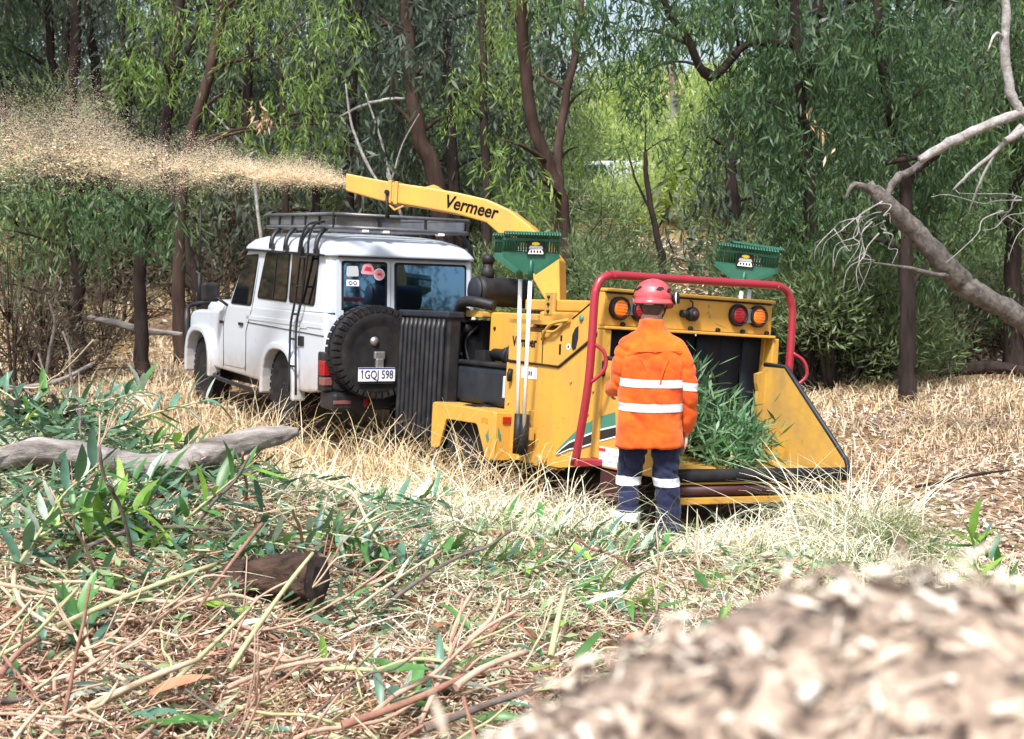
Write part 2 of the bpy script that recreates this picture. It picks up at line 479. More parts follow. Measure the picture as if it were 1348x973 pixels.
def flat_text(name, body, size, mat, parent, origin, xdir, ydir, bold=.0, squeeze=1.0, depth=.0015, align='LEFT', shear=0.0):
    cu = bpy.data.curves.new(name, 'FONT')
    cu.body = body; cu.size = size; cu.offset = bold; cu.extrude = depth; cu.align_x = align; cu.shear = shear
    cu.resolution_u = 3
    t = bpy.data.objects.new(name, cu); COL.objects.link(t)
    dg = bpy.context.evaluated_depsgraph_get()
    me = bpy.data.meshes.new_from_object(t.evaluated_get(dg))
    bpy.data.objects.remove(t); bpy.data.curves.remove(cu)
    x = Vector(xdir).normalized(); y = Vector(ydir).normalized(); z = x.cross(y)
    mt = Matrix([[x[i] * squeeze, y[i], z[i], origin[i]] for i in range(3)] + [[0, 0, 0, 1]])
    me.transform(mt)
    me.materials.clear(); me.materials.append(mat)
    return link(name, me, parent)

def decal(name, poly, mat, parent, origin, xdir, ydir, t=.002):
    """A thin flat piece of film: poly in (x, y) of the surface it lies on."""
    x = np.array(xdir, float); x /= np.linalg.norm(x)
    y = np.array(ydir, float); y /= np.linalg.norm(y)
    z = np.cross(x, y); o = np.array(origin, float)
    n = len(poly)
    vs = [o + x * u + y * w + z * d for d in (0, t) for u, w in poly]
    b = MB().add(vs, [tuple(range(n))[::-1], tuple(range(n, 2 * n))] + [(i, (i + 1) % n, n + (i + 1) % n, n + i) for i in range(n)])
    return b.build(name, mat, parent)

def rect(x0, x1, y0, y1): return [(x0, y0), (x1, y0), (x1, y1), (x0, y1)]
def disc(cx, cy, r, n=20, ry=None): return [(cx + r * math.cos(2 * math.pi * k / n), cy + (ry or r) * math.sin(2 * math.pi * k / n)) for k in range(n)]

def rrect(x0, x1, y0, y1, r, n=4):
    out = []
    for cx, cy, a in ((x1 - r, y1 - r, 0), (x0 + r, y1 - r, 90), (x0 + r, y0 + r, 180), (x1 - r, y0 + r, 270)):
        for k in range(n + 1):
            t = math.radians(a + 90 * k / n); out.append((cx + r * math.cos(t), cy + r * math.sin(t)))
    return out

def quad_round(q, r=.03, n=4):
    """Rounded corners on any polygon."""
    out = []
    m = len(q)
    for i in range(m):
        p0, p, p1 = (np.array(q[(i + j) % m], float) for j in (-1, 0, 1))
        a = (p0 - p); b = (p1 - p)
        rr = min(r, np.linalg.norm(a) * .45, np.linalg.norm(b) * .45)
        a = p + a / np.linalg.norm(a) * rr; b = p + b / np.linalg.norm(b) * rr
        for k in range(n + 1):
            t = k / n
            out.append(tuple((1 - t) ** 2 * a + 2 * t * (1 - t) * p + t * t * b))
    return out

def bez(p0, p1, p2, n=8):
    p0, p1, p2 = (np.asarray(p, float) for p in (p0, p1, p2))
    return [(1 - t) ** 2 * p0 + 2 * t * (1 - t) * p1 + t * t * p2 for t in np.linspace(0, 1, n)]

def smooth_path(pts, n=6):
    """Catmull-Rom through points."""
    P = [np.asarray(p, float) for p in pts]
    P = [2 * P[0] - P[1]] + P + [2 * P[-1] - P[-2]]
    out = []
    for i in range(1, len(P) - 2):
        for t in np.linspace(0, 1, n, endpoint=False):
            a, b, c, d = P[i - 1:i + 3]
            out.append(.5 * (2 * b + (c - a) * t + (2 * a - 5 * b + 4 * c - d) * t * t + (3 * b - a - 3 * c + d) * t ** 3))
    out.append(P[-2])
    return out

def copy_tree(o, parent=None):
    c = o.copy(); COL.objects.link(c)
    if parent is not None: c.parent = parent
    for ch in list(o.children): copy_tree(ch, c)
    return c
# ------------------------------------------------------------------ the white four wheel drive
def rot3(yaw, pitch, roll):
    fw = np.array([-math.sin(yaw) * math.cos(pitch), math.cos(yaw) * math.cos(pitch), math.sin(pitch)])
    l0 = np.array([-math.cos(yaw), -math.sin(yaw), 0]); u0 = np.cross(fw, l0)
    l = l0 * math.cos(roll) + u0 * math.sin(roll)
    return np.stack([fw, l, np.cross(fw, l)], 1)

def ring_sector(cx, cz, r0, r1, a0, a1, n=18):
    o = [(cx + r1 * math.cos(t), cz + r1 * math.sin(t)) for t in np.radians(np.linspace(a0, a1, n))]
    i = [(cx + r0 * math.cos(t), cz + r0 * math.sin(t)) for t in np.radians(np.linspace(a1, a0, n))]
    return o, i

def sq(t, p=2.8): return (abs(math.cos(t)) ** p + abs(math.sin(t)) ** p) ** (-1 / p)

def sector_mesh(b, cx, cz, r0, r1, a0, a1, y0, y1, n=18):
    T = np.radians(np.linspace(a0, a1, n))
    vs = []; fs = []
    for k, t in enumerate(T):
        for r, y in ((r0, y0), (r0, y1), (r1, y1), (r1, y0)):
            vs.append((cx + r * sq(t) * math.cos(t), y, cz + r * sq(t) * math.sin(t)))
        if k:
            a = 4 * (k - 1); c = 4 * k
            fs += [(a + j, a + (j + 1) % 4, c + (j + 1) % 4, c + j) for j in range(4)]
    fs += [(3, 2, 1, 0), tuple(4 * (n - 1) + j for j in range(4))]
    b.add(vs, fs)

def wheel(parent, x, y, z, R, w, out, rim_mat, studs=True):
    """A tyre with lugged tread (part) and a dished rim (sub-part) round an axle along y; out = +1 when its face looks to +y."""
    b = MB()
    h = w / 2
    prof = [(-h * .80, R * .60), (-h, R * .68), (-h, R * .86), (-h * .86, R * .965), (-h * .5, R * .985), (0, R * .99), (h * .5, R * .985), (h * .86, R * .965), (h, R * .86), (h, R * .68), (h * .80, R * .60)]
    b.lathe(prof, (x, y, z), (0, 1, 0), 40)
    for k in range(36):
        t = 2 * math.pi * k / 36
        for sgn in (-1, 1):
            c = np.array([x + R * .985 * math.cos(t + .05 * sgn), y + sgn * h * .62, z + R * .985 * math.sin(t + .05 * sgn)])
            tv = np.array([-math.sin(t), 0, math.cos(t)])
            b.bar(c - tv * R * .055, c + tv * R * .055, h * .62, R * .05, (math.cos(t), 0, math.sin(t)))
    wh = bpy.data.objects.new('wheel', None); COL.objects.link(wh); wh.parent = parent
    ty = b.build('tyre', M['rubber'], wh)
    r = MB()
    o = out
    r.lathe([(-h * .8 * o, R * .61), (h * .78 * o, R * .61), (h * .80 * o, R * .57), (h * .35 * o, R * .52), (h * .25 * o, R * .30), (h * .45 * o, R * .24), (h * .45 * o, R * .10), (h * .62 * o, R * .09), (h * .62 * o, .001)], (x, y, z), (0, 1, 0), 32)
    if studs:
        for k in range(6):
            t = 2 * math.pi * k / 6
            r.lathe([(0, .014), (h * .6, .012)], (x + R * .17 * math.cos(t), y + (h * .25 * o if o > 0 else h * .25 * o - h * .6), z + R * .17 * math.sin(t)), (0, 1, 0), 6)
    r.build('rim', rim_mat, wh)
    return ty

CAR_M = rot3(0.5176201414613973, -0.0382596290279493, 0.054835150977069265)
CAR_O = np.array([-1.1324891312259795, 13.01774858407184, 0.03241549038940291])
car = thing('four_wheel_drive', 'white high-roofed four wheel drive with roof rack, ladder and rear spare wheel', 'car', CAR_O, CAR_M)

# lower body: one shell with the wheel arches cut out of it
prof = quad_round([(-.06, .50), (-.09, .98), (-.05, 1.26), (2.98, 1.285), (3.08, 1.27), (3.16, 1.185), (4.15, 1.165), (4.38, 1.135), (4.45, 1.04), (4.44, .66), (4.22, .56), (3.4, .50), (1.7, .46), (.4, .45)], .07, 3)
b = MB(); b.prism(prof, -.825, .825)
body = b.build('lower_body', M['white'], car, .035, 3, 40)
cut = MB()
for cx, cz, r in ((3.95, .46, .46), (1.14, .40, .455)):
    for y0, y1 in ((.50, 1.2), (-1.2, -.50)):
        cut.prism([(cx + r * sq(t) * math.cos(t), cz + r * sq(t) * math.sin(t)) for t in np.linspace(0, 2 * math.pi, 40, endpoint=False)], y0, y1)
cutter = cut.build('arch_cutter', None, car)
md = body.modifiers.new('arches', 'BOOLEAN'); md.operation = 'DIFFERENCE'; md.solver = 'EXACT'; md.object = cutter
bpy.context.view_layer.update()
me = bpy.data.meshes.new_from_object(body.evaluated_get(bpy.context.evaluated_depsgraph_get()))
body.modifiers.clear(); body.data = me
if not me.materials: me.materials.append(M['white'])
me.materials[0] = M['white']
bpy.data.objects.remove(cutter)

def loft_rings(rings, cap0=True, cap1=True, smooth=True):
    n = len(rings[0]); b = MB()
    vs = [p for r in rings for p in r]
    b.add(vs, [(i * n + k, i * n + (k + 1) % n, (i + 1) * n + (k + 1) % n, (i + 1) * n + k) for i in range(len(rings) - 1) for k in range(n)], smooth)
    o = len(b.v) - len(vs)
    if cap0: b.f.append(tuple(range(n))[::-1]); b.sm.append(False)
    if cap1: b.f.append(tuple((len(rings) - 1) * n + k for k in range(n))); b.sm.append(smooth)
    return b

def lift(x, z): return z + .034 * max(0, x) * min(1, max(0, (z - 1.35) / .4))
def rring(x0, x1, hy, z, r, n=5):
    return [(u, w, lift(u, z)) for u, w in rrect(x0, x1, -hy, hy, r, n)]

cab = loft_rings([rring(-.055, 2.95, .822, 1.255, .09), rring(-.055, 2.93, .818, 1.30, .09), rring(-.035, 2.42, .792, 1.78, .10), rring(-.03, 2.38, .785, 1.81, .10)], smooth=False)
cab.build('cabin', M['white'], car)
roof = loft_rings([rring(-.07, 2.43, .820, 1.795, .14), rring(-.07, 2.43, .820, 1.825, .14), rring(-.05, 2.42, .800, 1.86, .16), rring(.00, 2.31, .765, 1.915, .18), rring(.05, 2.15, .70, 1.955, .22), rring(.14, 1.96, .60, 1.990, .25), rring(.30, 1.75, .44, 2.012, .25), rring(.6, 1.4, .18, 2.022, .14)])
roof_o = roof.build('roof', M['white'], car)
g = MB()
for s in (1, -1): g.bar((-.0, s * .826, 1.800), (2.38, s * .826, lift(2.38, 1.800)), .014, .022)
g.bar((-.078, -.70, 1.795), (-.078, .70, 1.795), .022, .014)
g.build('gutter_trim', M['black'], roof_o)

def side_y(z, s=1): return s * (.822 - (z - 1.255) * .030 / .52 + .001)

def side_window(poly, name='side_window', s=1, bars=()):
    """Glass in a rubber surround let into the leaning cabin side."""
    pl = quad_round(poly, .05)
    c = np.mean(np.array(pl), 0)
    o = MB(); gl = MB()
    big = [(c[0] + (u - c[0]) * 1.05, c[1] + (w - c[1]) * 1.07) for u, w in pl]
    n = len(pl)
    for bb, pp, t0, t1 in ((o, big, -.012, .006), (gl, pl, -.012, .010)):
        vs = [(u, side_y(w, s) + s * t, lift(u, w)) for t in (t0, t1) for u, w in pp]
        bb.add(vs, [tuple(range(n)), tuple(range(n, 2 * n))[::-1]] + [(i, (i + 1) % n, n + (i + 1) % n, n + i) for i in range(n)])
    w = o.build(name, M['rubber'], car)
    gl.build('pane', M['side_glass'], w)
    for (u0, z0, u1, z1) in bars:
        MB().bar((u0, side_y(z0, s) + s * .012, lift(u0, z0)), (u1, side_y(z1, s) + s * .012, lift(u1, z1)), .022, .008, (0, s, 0)).build('sash', M['black'], w)
    return w

for s in (1, -1):
    side_window([(1.93, 1.375), (1.70, 1.775), (.99, 1.782), (1.20, 1.335)][::-1] if False else [(1.90, 1.365), (1.70, 1.782), (1.00, 1.782), (1.02, 1.345)], s=s, bars=((1.40, 1.36, 1.36, 1.76),))
    side_window([(.92, 1.345), (.90, 1.782), (.20, 1.782), (.24, 1.325)], s=s, bars=((.58, 1.34, .56, 1.76),))
    side_window([(2.80, 1.285), (2.37, 1.725), (1.97, 1.745), (2.12, 1.275)], 'door_window', s=s)
    # front door: raised panel edge, seam, handle
    dr = MB().prism(quad_round([(3.02, .56), (3.05, 1.02), (2.93, 1.245), (2.08, 1.235), (2.26, .98), (2.27, .56)], .05), s * .826, s * .832).build('front_door', M['white'], car, .004, 1)
    MB().box(2.33, 2.47, s * .832, s * .852, 1.035, 1.07).build('door_handle', M['black'], dr, .006, 1)
    sm = MB()
    sm.tube([(2.255, s * .829, .54), (2.255, s * .829, .98), (2.075, s * .824, 1.24), (1.93, s * .795, 1.74)], .0045, 5)
    sm.tube([(3.04, s * .829, .54), (3.065, s * .829, 1.02), (2.94, s * .824, 1.25)], .0045, 5)
    sm.tube([(-.05, s * .829, 1.03), (1.1, s * .829, 1.055), (2.25, s * .829, 1.08)], .0045, 5)
    sm.build('panel_seam', M['grey_plastic'], car)
    # swage along the flank
    MB().bar((.0, s * .826, 1.12), (2.25, s * .826, 1.135), .012, .05).build('swage', M['white'], car, .005, 2)
    # guards
    fl = MB(); sector_mesh(fl, 3.95, .46, .445, .520, -8, 188, s * .74, s * .890); fl.build('front_flare', M['white'], car, .018, 2, 30)
    fl = MB(); sector_mesh(fl, 1.14, .40, .440, .515, -6, 186, s * .74, s * .880); fl.build('rear_flare', M['white'], car, .018, 2, 30)
    MB().box(3.06, 3.20, s * .828, s * .838, 1.03, 1.065).build('side_indicator', M['black'], car, .005, 1)
    # mirror on its arm
    mb = MB(); mb.box(2.98, 3.10, s * .90, s * 1.10, 1.28, 1.50)
    mi = mb.build('mirror', M['black'], car, .035, 3)
    MB().tube([(2.92, s * .82, 1.24), (2.96, s * .90, 1.30), (3.03, s * .97, 1.36)], .016, 8).build('mirror_arm', M['black'], mi)
    # sill step
    MB().tube(smooth_path([(3.35, s * .80, .44), (3.2, s * .86, .40), (1.85, s * .86, .36), (1.7, s * .80, .40)], 4), .025, 8).build('side_step', M['black_steel'], car)
    # wheels
    for wx in (3.95, 1.14):
        wheel(car, wx, s * .672, .42, .42, .25, s, M['black_steel'])
MB().box(.47, .62, .826, .840, .905, 1.005).build('fuel_flap', M['black'], car, .01, 2)
MB().box(.40, .60, .828, .833, 1.085, 1.10).build('side_badge', M['sticker_grey'], car)

# windscreen, underside, axles
bn = loft_rings([[(u, w, z) for u, w in rrect(2.96, 4.37 - a, -hy, hy, .10, 4)] for z, hy, a in ((1.10, .655, 0), (1.20, .645, .0), (1.262, .615, .04), (1.288, .55, .10), (1.296, .40, .22))])
bn.build('bonnet', M['white'], car)
for s in (1, -1): MB().box(4.43, 4.47, s * .50, s * .78, .86, 1.03).build('headlamp', M['alu'], car, .03, 2)
ws = MB().add([(2.955, -.70, 1.31), (2.955, .70, 1.31), (2.475, .68, 1.83), (2.475, -.68, 1.83)], [(0, 1, 2, 3)])
ws.build('windscreen', M['glass'], car)
u = MB(); u.box(.1, 4.2, -.55, .55, .34, .48); u.tube([(1.14, -.66, .42), (1.14, .66, .42)], .055, 10); u.tube([(4.0, -.66, .42), (4.0, .66, .42)], .05, 10); u.lathe([(-.14, .05), (-.1, .14), (.1, .14), (.14, .05)], (1.14, .15, .42), (1, 0, 0), 16)
u.build('chassis', M['black_steel'], car)

# rear doors with their glass, one narrow and one wide
def rear_x(z): return -.058 + (z - 1.255) * .022 / .525 if z > 1.255 else -.075
def rear_door(y0, y1, wy0, wy1):
    pl = quad_round([(y0, .56), (y0, 1.775), (y1, 1.775), (y1, .56)], .04)
    d = MB(); n = len(pl)
    vs = [(rear_x(w) - t - (.020 if w < 1.255 else 0), u, w) for t in (-.01, .012) for u, w in pl]
    d.add([(rear_x(1.3) - .012 if False else v[0], v[1], v[2]) for v in vs], [tuple(range(n)), tuple(range(n, 2 * n))[::-1]] + [(i, (i + 1) % n, n + (i + 1) % n, n + i) for i in range(n)])
    do = d.build('rear_door', M['white'], car)
    for nm, mat, e, t in (('window_seal', M['rubber'], .022, .016), ('rear_window', M['glass'], 0, .020)):
        q = quad_round([(wy0 + e, 1.235 - e), (wy0 + e, 1.735 + e), (wy1 - e, 1.735 + e), (wy1 - e, 1.235 - e)], .035)
        n = len(q); bb = MB()
        vs = [(-.058 + (w - 1.255) * .022 / .525 - tt, uu, w) for tt in (-.005, t) for uu, w in q]
        bb.add(vs, [tuple(range(n)), tuple(range(n, 2 * n))[::-1]] + [(i, (i + 1) % n, n + (i + 1) % n, n + i) for i in range(n)])
        bb.build(nm, mat, do)
    return do
door_l = rear_door(.715, .150, .640, .205)
door_r = rear_door(.140, -.735, .085, -.665)
sx = (0, -1, 0); sz = (.042, 0, 1)
def on_glass(y, z): return (-.058 + (z - 1.255) * .022 / .525 - .0215, y, z)
decal('sticker', quad_round([(-.06, -.05), (.07, -.045), (.06, .055), (-.055, .05)], .02), M['sticker_grey'], door_l, on_glass(.555, 1.655), sx, sz)['label'] = 'pale grey irregular sticker'
pk = decal('sticker', quad_round([(-.075, -.045), (.08, -.05), (.06, .01), (.02, .06), (-.05, .045)], .02), M['sticker_pink'], door_l, on_glass(.39, 1.680), sx, sz); pk['label'] = 'pink and red sticker'
decal('sticker_print', [(-.04, -.01), (.04, -.02), (.03, .02), (-.02, .03)], M['sticker_red'], door_l, (on_glass(.39, 1.68)[0] - .002, .39, 1.68), sx, sz)
decal('sticker', disc(0, 0, .058), M['sticker_white'], door_l, on_glass(.272, 1.635), sx, sz)['label'] = 'round white sticker with red centre'
decal('sticker_print', disc(0, 0, .050), M['sticker_pink'], door_l, (on_glass(.272, 1.635)[0] - .002, .272, 1.635), sx, sz)
decal('sticker_print', [(-.03, -.01), (.032, -.012), (.02, .012), (-.01, .018)], M['sticker_red'], door_l, (on_glass(.272, 1.635)[0] - .004, .272, 1.635), sx, sz)
decal('sticker', rect(-.065, .065, -.03, .03), M['sticker_white'], door_l, on_glass(.548, 1.545), sx, sz)['label'] = 'small white sticker with two blue rings'
for dy in (-.024, .024):
    decal('sticker_print', disc(dy, 0, .02), M['sticker_blue'], door_l, (on_glass(.548, 1.545)[0] - .002, .548, 1.545), sx, sz)
    decal('sticker_print', disc(dy, 0, .011), M['sticker_white'], door_l, (on_glass(.548, 1.545)[0] - .004, .548, 1.545), sx, sz)

# tail lights, bumper, tow bar
for s in (1, -1):
    t = MB().box(-.115, .06, s * .745, s * .845, .50, .88).build('tail_light', M['black'], car, .02, 2)
    MB().box(-.125, .02, s * .755, s * .850, .655, .80).build('red_lens', M['lens_red'], t, .012, 2)
    MB().box(-.124, .01, s * .757, s * .848, .56, .64).build('clear_lens', M['lens_dull'], t, .01, 2)
bp = MB(); bp.box(-.26, .10, -.80, .80, .33, .50)
bp = bp.build('rear_bumper', M['black_steel'], car, .03, 2)
MB().box(-.267, -.25, .62, .80, .395, .43).build('bumper_marker', M['lens_dull'], bp, .004, 1)
MB().box(-.267, -.25, .44, .49, .37, .45).build('red_reflector', M['lens_red'], bp, .004, 1)
MB().tube([(-.2, 0, .40), (-.34, 0, .40)], .03, 8).tube([(-.34, 0, .40), (-.34, 0, .47)], .025, 10).build('tow_ball', M['metal'], bp)

# spare wheel on the rear door
spare = bpy.data.objects.new('spare_wheel', None); COL.objects.link(spare); spare.parent = car
def spare_lathe(name, prof, mat, par, n=40):
    return MB().lathe(prof, (-.285, .415, .895), (-1, 0, 0), n).build(name, mat, par)
R = .44
b = MB()
b.lathe([(-.10, R * .58), (-.125, R * .70), (-.125, R * .86), (-.105, R * .965), (-.05, R * .985), (.05, R * .985), (.105, R * .965), (.128, R * .86), (.130, R * .70), (.105, R * .58)], (-.285, .415, .895), (-1, 0, 0), 44)
for k in range(40):
    t = 2 * math.pi * k / 40
    for sgn in (-1, 1):
        tt = t + sgn * .04
        rad = np.array([0, math.cos(tt), math.sin(tt)]); tv = np.array([0, -math.sin(tt), math.cos(tt)])
        c = np.array([-.285 + sgn * .075, .415, .895]) + rad * R * .985
        b.bar(c - tv * .026, c + tv * .026, .085, .024, rad)
        c2 = np.array([-.285 + sgn * .118, .415, .895]) + rad * R * .93
        b.bar(c2 - tv * .022, c2 + tv * .022, .03, .05, rad)
b.build('tyre', M['rubber'], spare)
r = MB()
r.lathe([(-.11, R * .59), (.10, R * .60), (.105, R * .56), (.04, R * .52), (.02, R * .34), (.05, R * .27), (.05, R * .15), (.0, R * .145), (0, .001)], (-.285, .415, .895), (-1, 0, 0), 36)
for k in range(8):
    t = 2 * math.pi * (k + .5) / 8
    r.bar((-.335, .415 + R * .30 * math.cos(t), .895 + R * .30 * math.sin(t)), (-.355, .415 + R * .56 * math.cos(t), .895 + R * .56 * math.sin(t)), .05, .02, (1, 0, 0))
r.build('rim', M['black_steel'], spare)
br = MB(); br.box(-.42, -.30, .345, .455, .83, .905); br.box(-.425, -.36, .36, .44, .70, .84)
br.lathe([(0, .05), (.07, .045), (.09, .02)], (-.33, .45, 1.0), (-1, 0, 0), 14)
br.build('plate_bracket', M['metal'], spare, .01, 2)
pl = MB().box(-.440, -.434, .252, .628, .625, .755).build('number_plate', M['sticker_white'], car)
MB().box(-.437, -.432, .26, .62, .60, .622).build('plate_holder', M['black'], pl)
flat_text('plate_lettering', '1GQJ 598', .112, M['plate_blue'], pl, (-.4405, .608, .650), (0, -1, 0), (0, 0, 1), bold=.0012, squeeze=.74)
decal('plate_lettering', [(0, 0), (.006, -.006), (.022, .010), (.022, .022)], M['plate_blue'], pl, (-.4405, .606, .714), (0, -1, 0), (0, 0, 1), .0015)
decal('plate_band', rect(0, .376, 0, .012), M['sticker_blue'], pl, (-.4405, .628, .741), (0, -1, 0), (0, 0, 1), .001)

# roof rack: rails, slats, gutter legs, each of its own
rack = bpy.data.objects.new('roof_rack', None); COL.objects.link(rack); rack.parent = car; rack.rotation_euler = (0, -.024, 0); rack.location = (0, 0, .0)
x0, x1, hy = .06, 1.95, .725
for z, r in ((2.075, .021), (2.20, .018)):
    for p, q in (((x0, hy, z), (x1, hy, z)), ((x0, -hy, z), (x1, -hy, z)), ((x0, -hy, z), (x0, hy, z)), ((x1, -hy, z), (x1, hy, z))):
        MB().tube([p, q], r, 8).build('rack_rail', M['rack_steel'], rack)
for x in np.linspace(x0, x1, 6):
    for s in (1, -1): MB().bar((x, s * hy, 2.075), (x, s * hy, 2.20), .025, .02).build('rack_post', M['black_steel'], rack)
for y in (-.25, .25): MB().bar((x0, y, 2.075), (x0, y, 2.20), .02, .025).build('rack_post', M['black_steel'], rack)
for x in np.linspace(x0 + .15, x1 - .12, 9): MB().box(x - .03, x + .03, -hy, hy, 2.062, 2.075).build('rack_slat', M['rack_steel'], rack)
for p, q in (((x0, hy * .95, 2.10), (x0, .25, 2.185)),): pass
MB().box(x0 + .01, x0 + .018, .02, hy - .03, 2.10, 2.19).build('wind_panel', M['rack_steel'], rack)
for yy in (.05, -.30, -.62): MB().box(x1 - .02, x1 - .012, yy - .16, yy + .16, 2.10, 2.19).build('wind_panel', M['rack_steel'], rack)
for s in (1, -1):
    MB().box(x0 + .06, x1 - .05, s * (hy - .008), s * (hy - .016), 2.10, 2.185).build('wind_panel', M['rack_steel'], rack)
    for x in (.20, .62, 1.05, 1.48):
        lg = MB(); lg.tube(bez((x, s * .838, lift(x, 1.815)), (x - .01, s * .865, 1.98), (x + .06, s * .715, 2.065), 7), .024, 8); lg.box(x - .05, x + .05, s * .825, s * .852, lift(x, 1.79), lift(x, 1.85))
        lg.build('gutter_leg', M['black_steel'], rack)
for y in (-.42, .18, .40): MB().box(x0 - .03, x0 + .05, y - .035, y + .035, 2.035, 2.06).build('rack_lamp', M['alu'], rack, .006, 1)

# ladder on the flank
lad = bpy.data.objects.new('side_ladder', None); COL.objects.link(lad); lad.parent = car
A = [(.46, .70, 2.14), (.47, .82, 2.10), (.48, .872, 1.95), (.50, .872, 1.80), (.63, .872, 1.34), (.74, .872, 1.06), (.68, .895, .44)]
B = [(.26, .70, 2.14), (.27, .82, 2.10), (.28, .872, 1.95), (.30, .872, 1.80), (.46, .872, 1.34), (.58, .872, 1.06), (.49, .895, .42)]
for P in (A, B): MB().tube(smooth_path(P, 5), .0125, 8).build('ladder_rail', M['black_steel'], lad)
def on(P, z):
    for p, q in zip(P, P[1:]):
        if q[2] <= z <= p[2]:
            t = (p[2] - z) / (p[2] - q[2] + 1e-9); return tuple(np.array(p) * (1 - t) + np.array(q) * t)
for z in (1.78, 1.50, 1.22, .97, .70): MB().tube([on(A, z), on(B, z)], .011, 8).build('ladder_rung', M['black_steel'], lad)

# bull bar and whip aerial at the front
bb = MB()
for s in (1, -1):
    bb.tube(smooth_path([(4.46, s * .30, .55), (4.62, s * .34, .70), (4.66, s * .34, 1.10), (4.62, s * .42, 1.24), (4.58, s * .78, 1.20), (4.46, s * .86, 1.05), (4.42, s * .86, .75)], 5), .03, 10)
bb.tube([(4.63, -.40, 1.235), (4.63, .40, 1.235)], .03, 10); bb.box(4.42, 4.60, -.85, .85, .50, .72)
bb.build('bull_bar', M['black_steel'], car)
an = MB(); an.tube([(4.62, .66, 1.18), (4.62, .66, 1.62)], .026, 8); an.tube([(4.62, .66, 1.62), (4.61, .66, 2.40)], .013, 8)
an.build('aerial', M['black'], car)
b = MB(); b.tube(smooth_path([(3.2, -.86, 1.18), (2.75, -.90, 1.40), (2.38, -.87, 1.85), (2.36, -.87, 2.02)], 5), .035, 10); b.build('snorkel', M['black'], car)
# ------------------------------------------------------------------ the wood chipper
CH_M = rot3(math.radians(32), math.radians(-2.8), math.radians(5.5))
CH_O = np.array([1.29657, 10.22743, -0.0153])
chip = thing('wood_chipper', 'yellow towed wood chipper with raised discharge chute and red control bar', 'wood chipper', CH_O, CH_M)
Y = M['yellow']

# --- rear of the feed hopper
lp = MB(); lp.box(0, .07, -.875, .82, 1.40, 1.655); lp = lp.build('lamp_panel', Y, chip, .008, 2)
b = MB(); b.box(-.035, .10, -.88, .825, 1.657, 1.682); b.build('top_flange', Y, lp, .005, 1)
b = MB(); b.box(-.05, .06, -.885, .83, 1.375, 1.398); b.build('lower_flange', Y, lp, .005, 1)
MB().box(-.012, -.002, -.86, .80, 1.643, 1.655).build('panel_seam', M['black'], lp)
for y in (.64, .32, -.02, -.30, -.56, -.82): MB().lathe([(0, .020), (.022, .018)], (-.0, y, 1.415), (-1, 0, 0), 8).build('flap_bolt', M['black'], lp)
for y, z in ((-.20, 1.60), (-.20, 1.55), (-.215, 1.52)): MB().lathe([(0, .009), (.008, .007)], (0, y, z), (-1, 0, 0), 8).build('bolt', M['metal'], lp)
def lamp(y, z, r, lens, lab):
    h = MB().lathe([(-.005, r * 1.02), (.035, r * 1.02), (.045, r * .95), (.045, r * .82), (.02, r * .80)], (-.002, y, z), (-1, 0, 0), 28).build('tail_lamp', M['black'], chip)
    h['label'] = lab
    MB().lathe([(0, r * .82), (.030, r * .82), (.046, r * .60), (.050, .001)], (-.002, y, z), (-1, 0, 0), 28).build('lens', lens, h)
    for k in range(5):
        MB().bar((-.050, y - r * .55, z - r * .5 + k * r * .25), (-.050, y + r * .55, z - r * .5 + k * r * .25), .006, .003).build('lens_rib', lens, h)
lamp(.685, 1.535, .088, M['lens_amber'], 'amber round lamp'); lamp(.485, 1.532, .088, M['lens_red'], 'red round lamp')
lamp(-.495, 1.545, .088, M['lens_red'], 'red round lamp'); lamp(-.705, 1.545, .088, M['lens_amber'], 'amber round lamp')
for y0, y1 in ((.58, .59), (-.59, -.61)):
    MB().box(-.03, -.002, min(y0, y1) - .02, max(y0, y1) + .02, 1.49, 1.60).build('lamp_bracket', M['metal'], lp)
pg = MB(); pg.lathe([(0, .056), (.04, .056), (.055, .045), (.06, .02), (.06, .001)], (0, -.02, 1.528), (-1, 0, 0), 18); pg.lathe([(0, .03), (.06, .03)], (-.03, .035, 1.528), (0, 1, 0), 12); pg.tube([(-.02, -.02, 1.57), (-.03, -.01, 1.62), (-.01, 0, 1.635)], .006, 6)
pg.build('plug_socket', M['black'], lp)
MB().lathe([(0, .03), (.008, .03), (.01, .001)], (-.06, -.02, 1.528), (-1, 0, 0), 14).build('socket_cap', M['dark_red'], lp)

# rubber flaps in the mouth
ys = np.linspace(.80, -.90, 8)
for k in range(7):
    y0, y1 = ys[k], ys[k + 1]
    n = 9; vs = []; fs = []
    for j in range(n):
        z = 1.385 - j * (1.385 - .62) / (n - 1)
        for yy, dx in ((y0 - .004, 0), ((y0 + y1) / 2, .012), (y1 + .004, 0)):
            vs.append((.10 + .018 * (k % 2) + dx + .03 * math.sin(j * .5 + k) * j / n, yy, z))
        if j: fs += [(3 * (j - 1) + c, 3 * (j - 1) + c + 1, 3 * j + c + 1, 3 * j + c) for c in range(2)]
    fl = MB().add(vs, fs, True).build('rubber_flap', M['curtain'], chip)
    sd = fl.modifiers.new('t', 'SOLIDIFY'); sd.thickness = .01
MB().box(.55, .60, -.85, .745, .45, 1.36).build('feed_roller_housing', M['black'], chip)
hp = MB(); hp.box(.06, .60, -.90, -.86, .36, 1.40); hp.box(.06, .60, -.86, .78, .34, .38); hp.box(.06, 1.4, -.86, .80, 1.385, 1.42)
hp.build('hopper_shell', Y, chip)

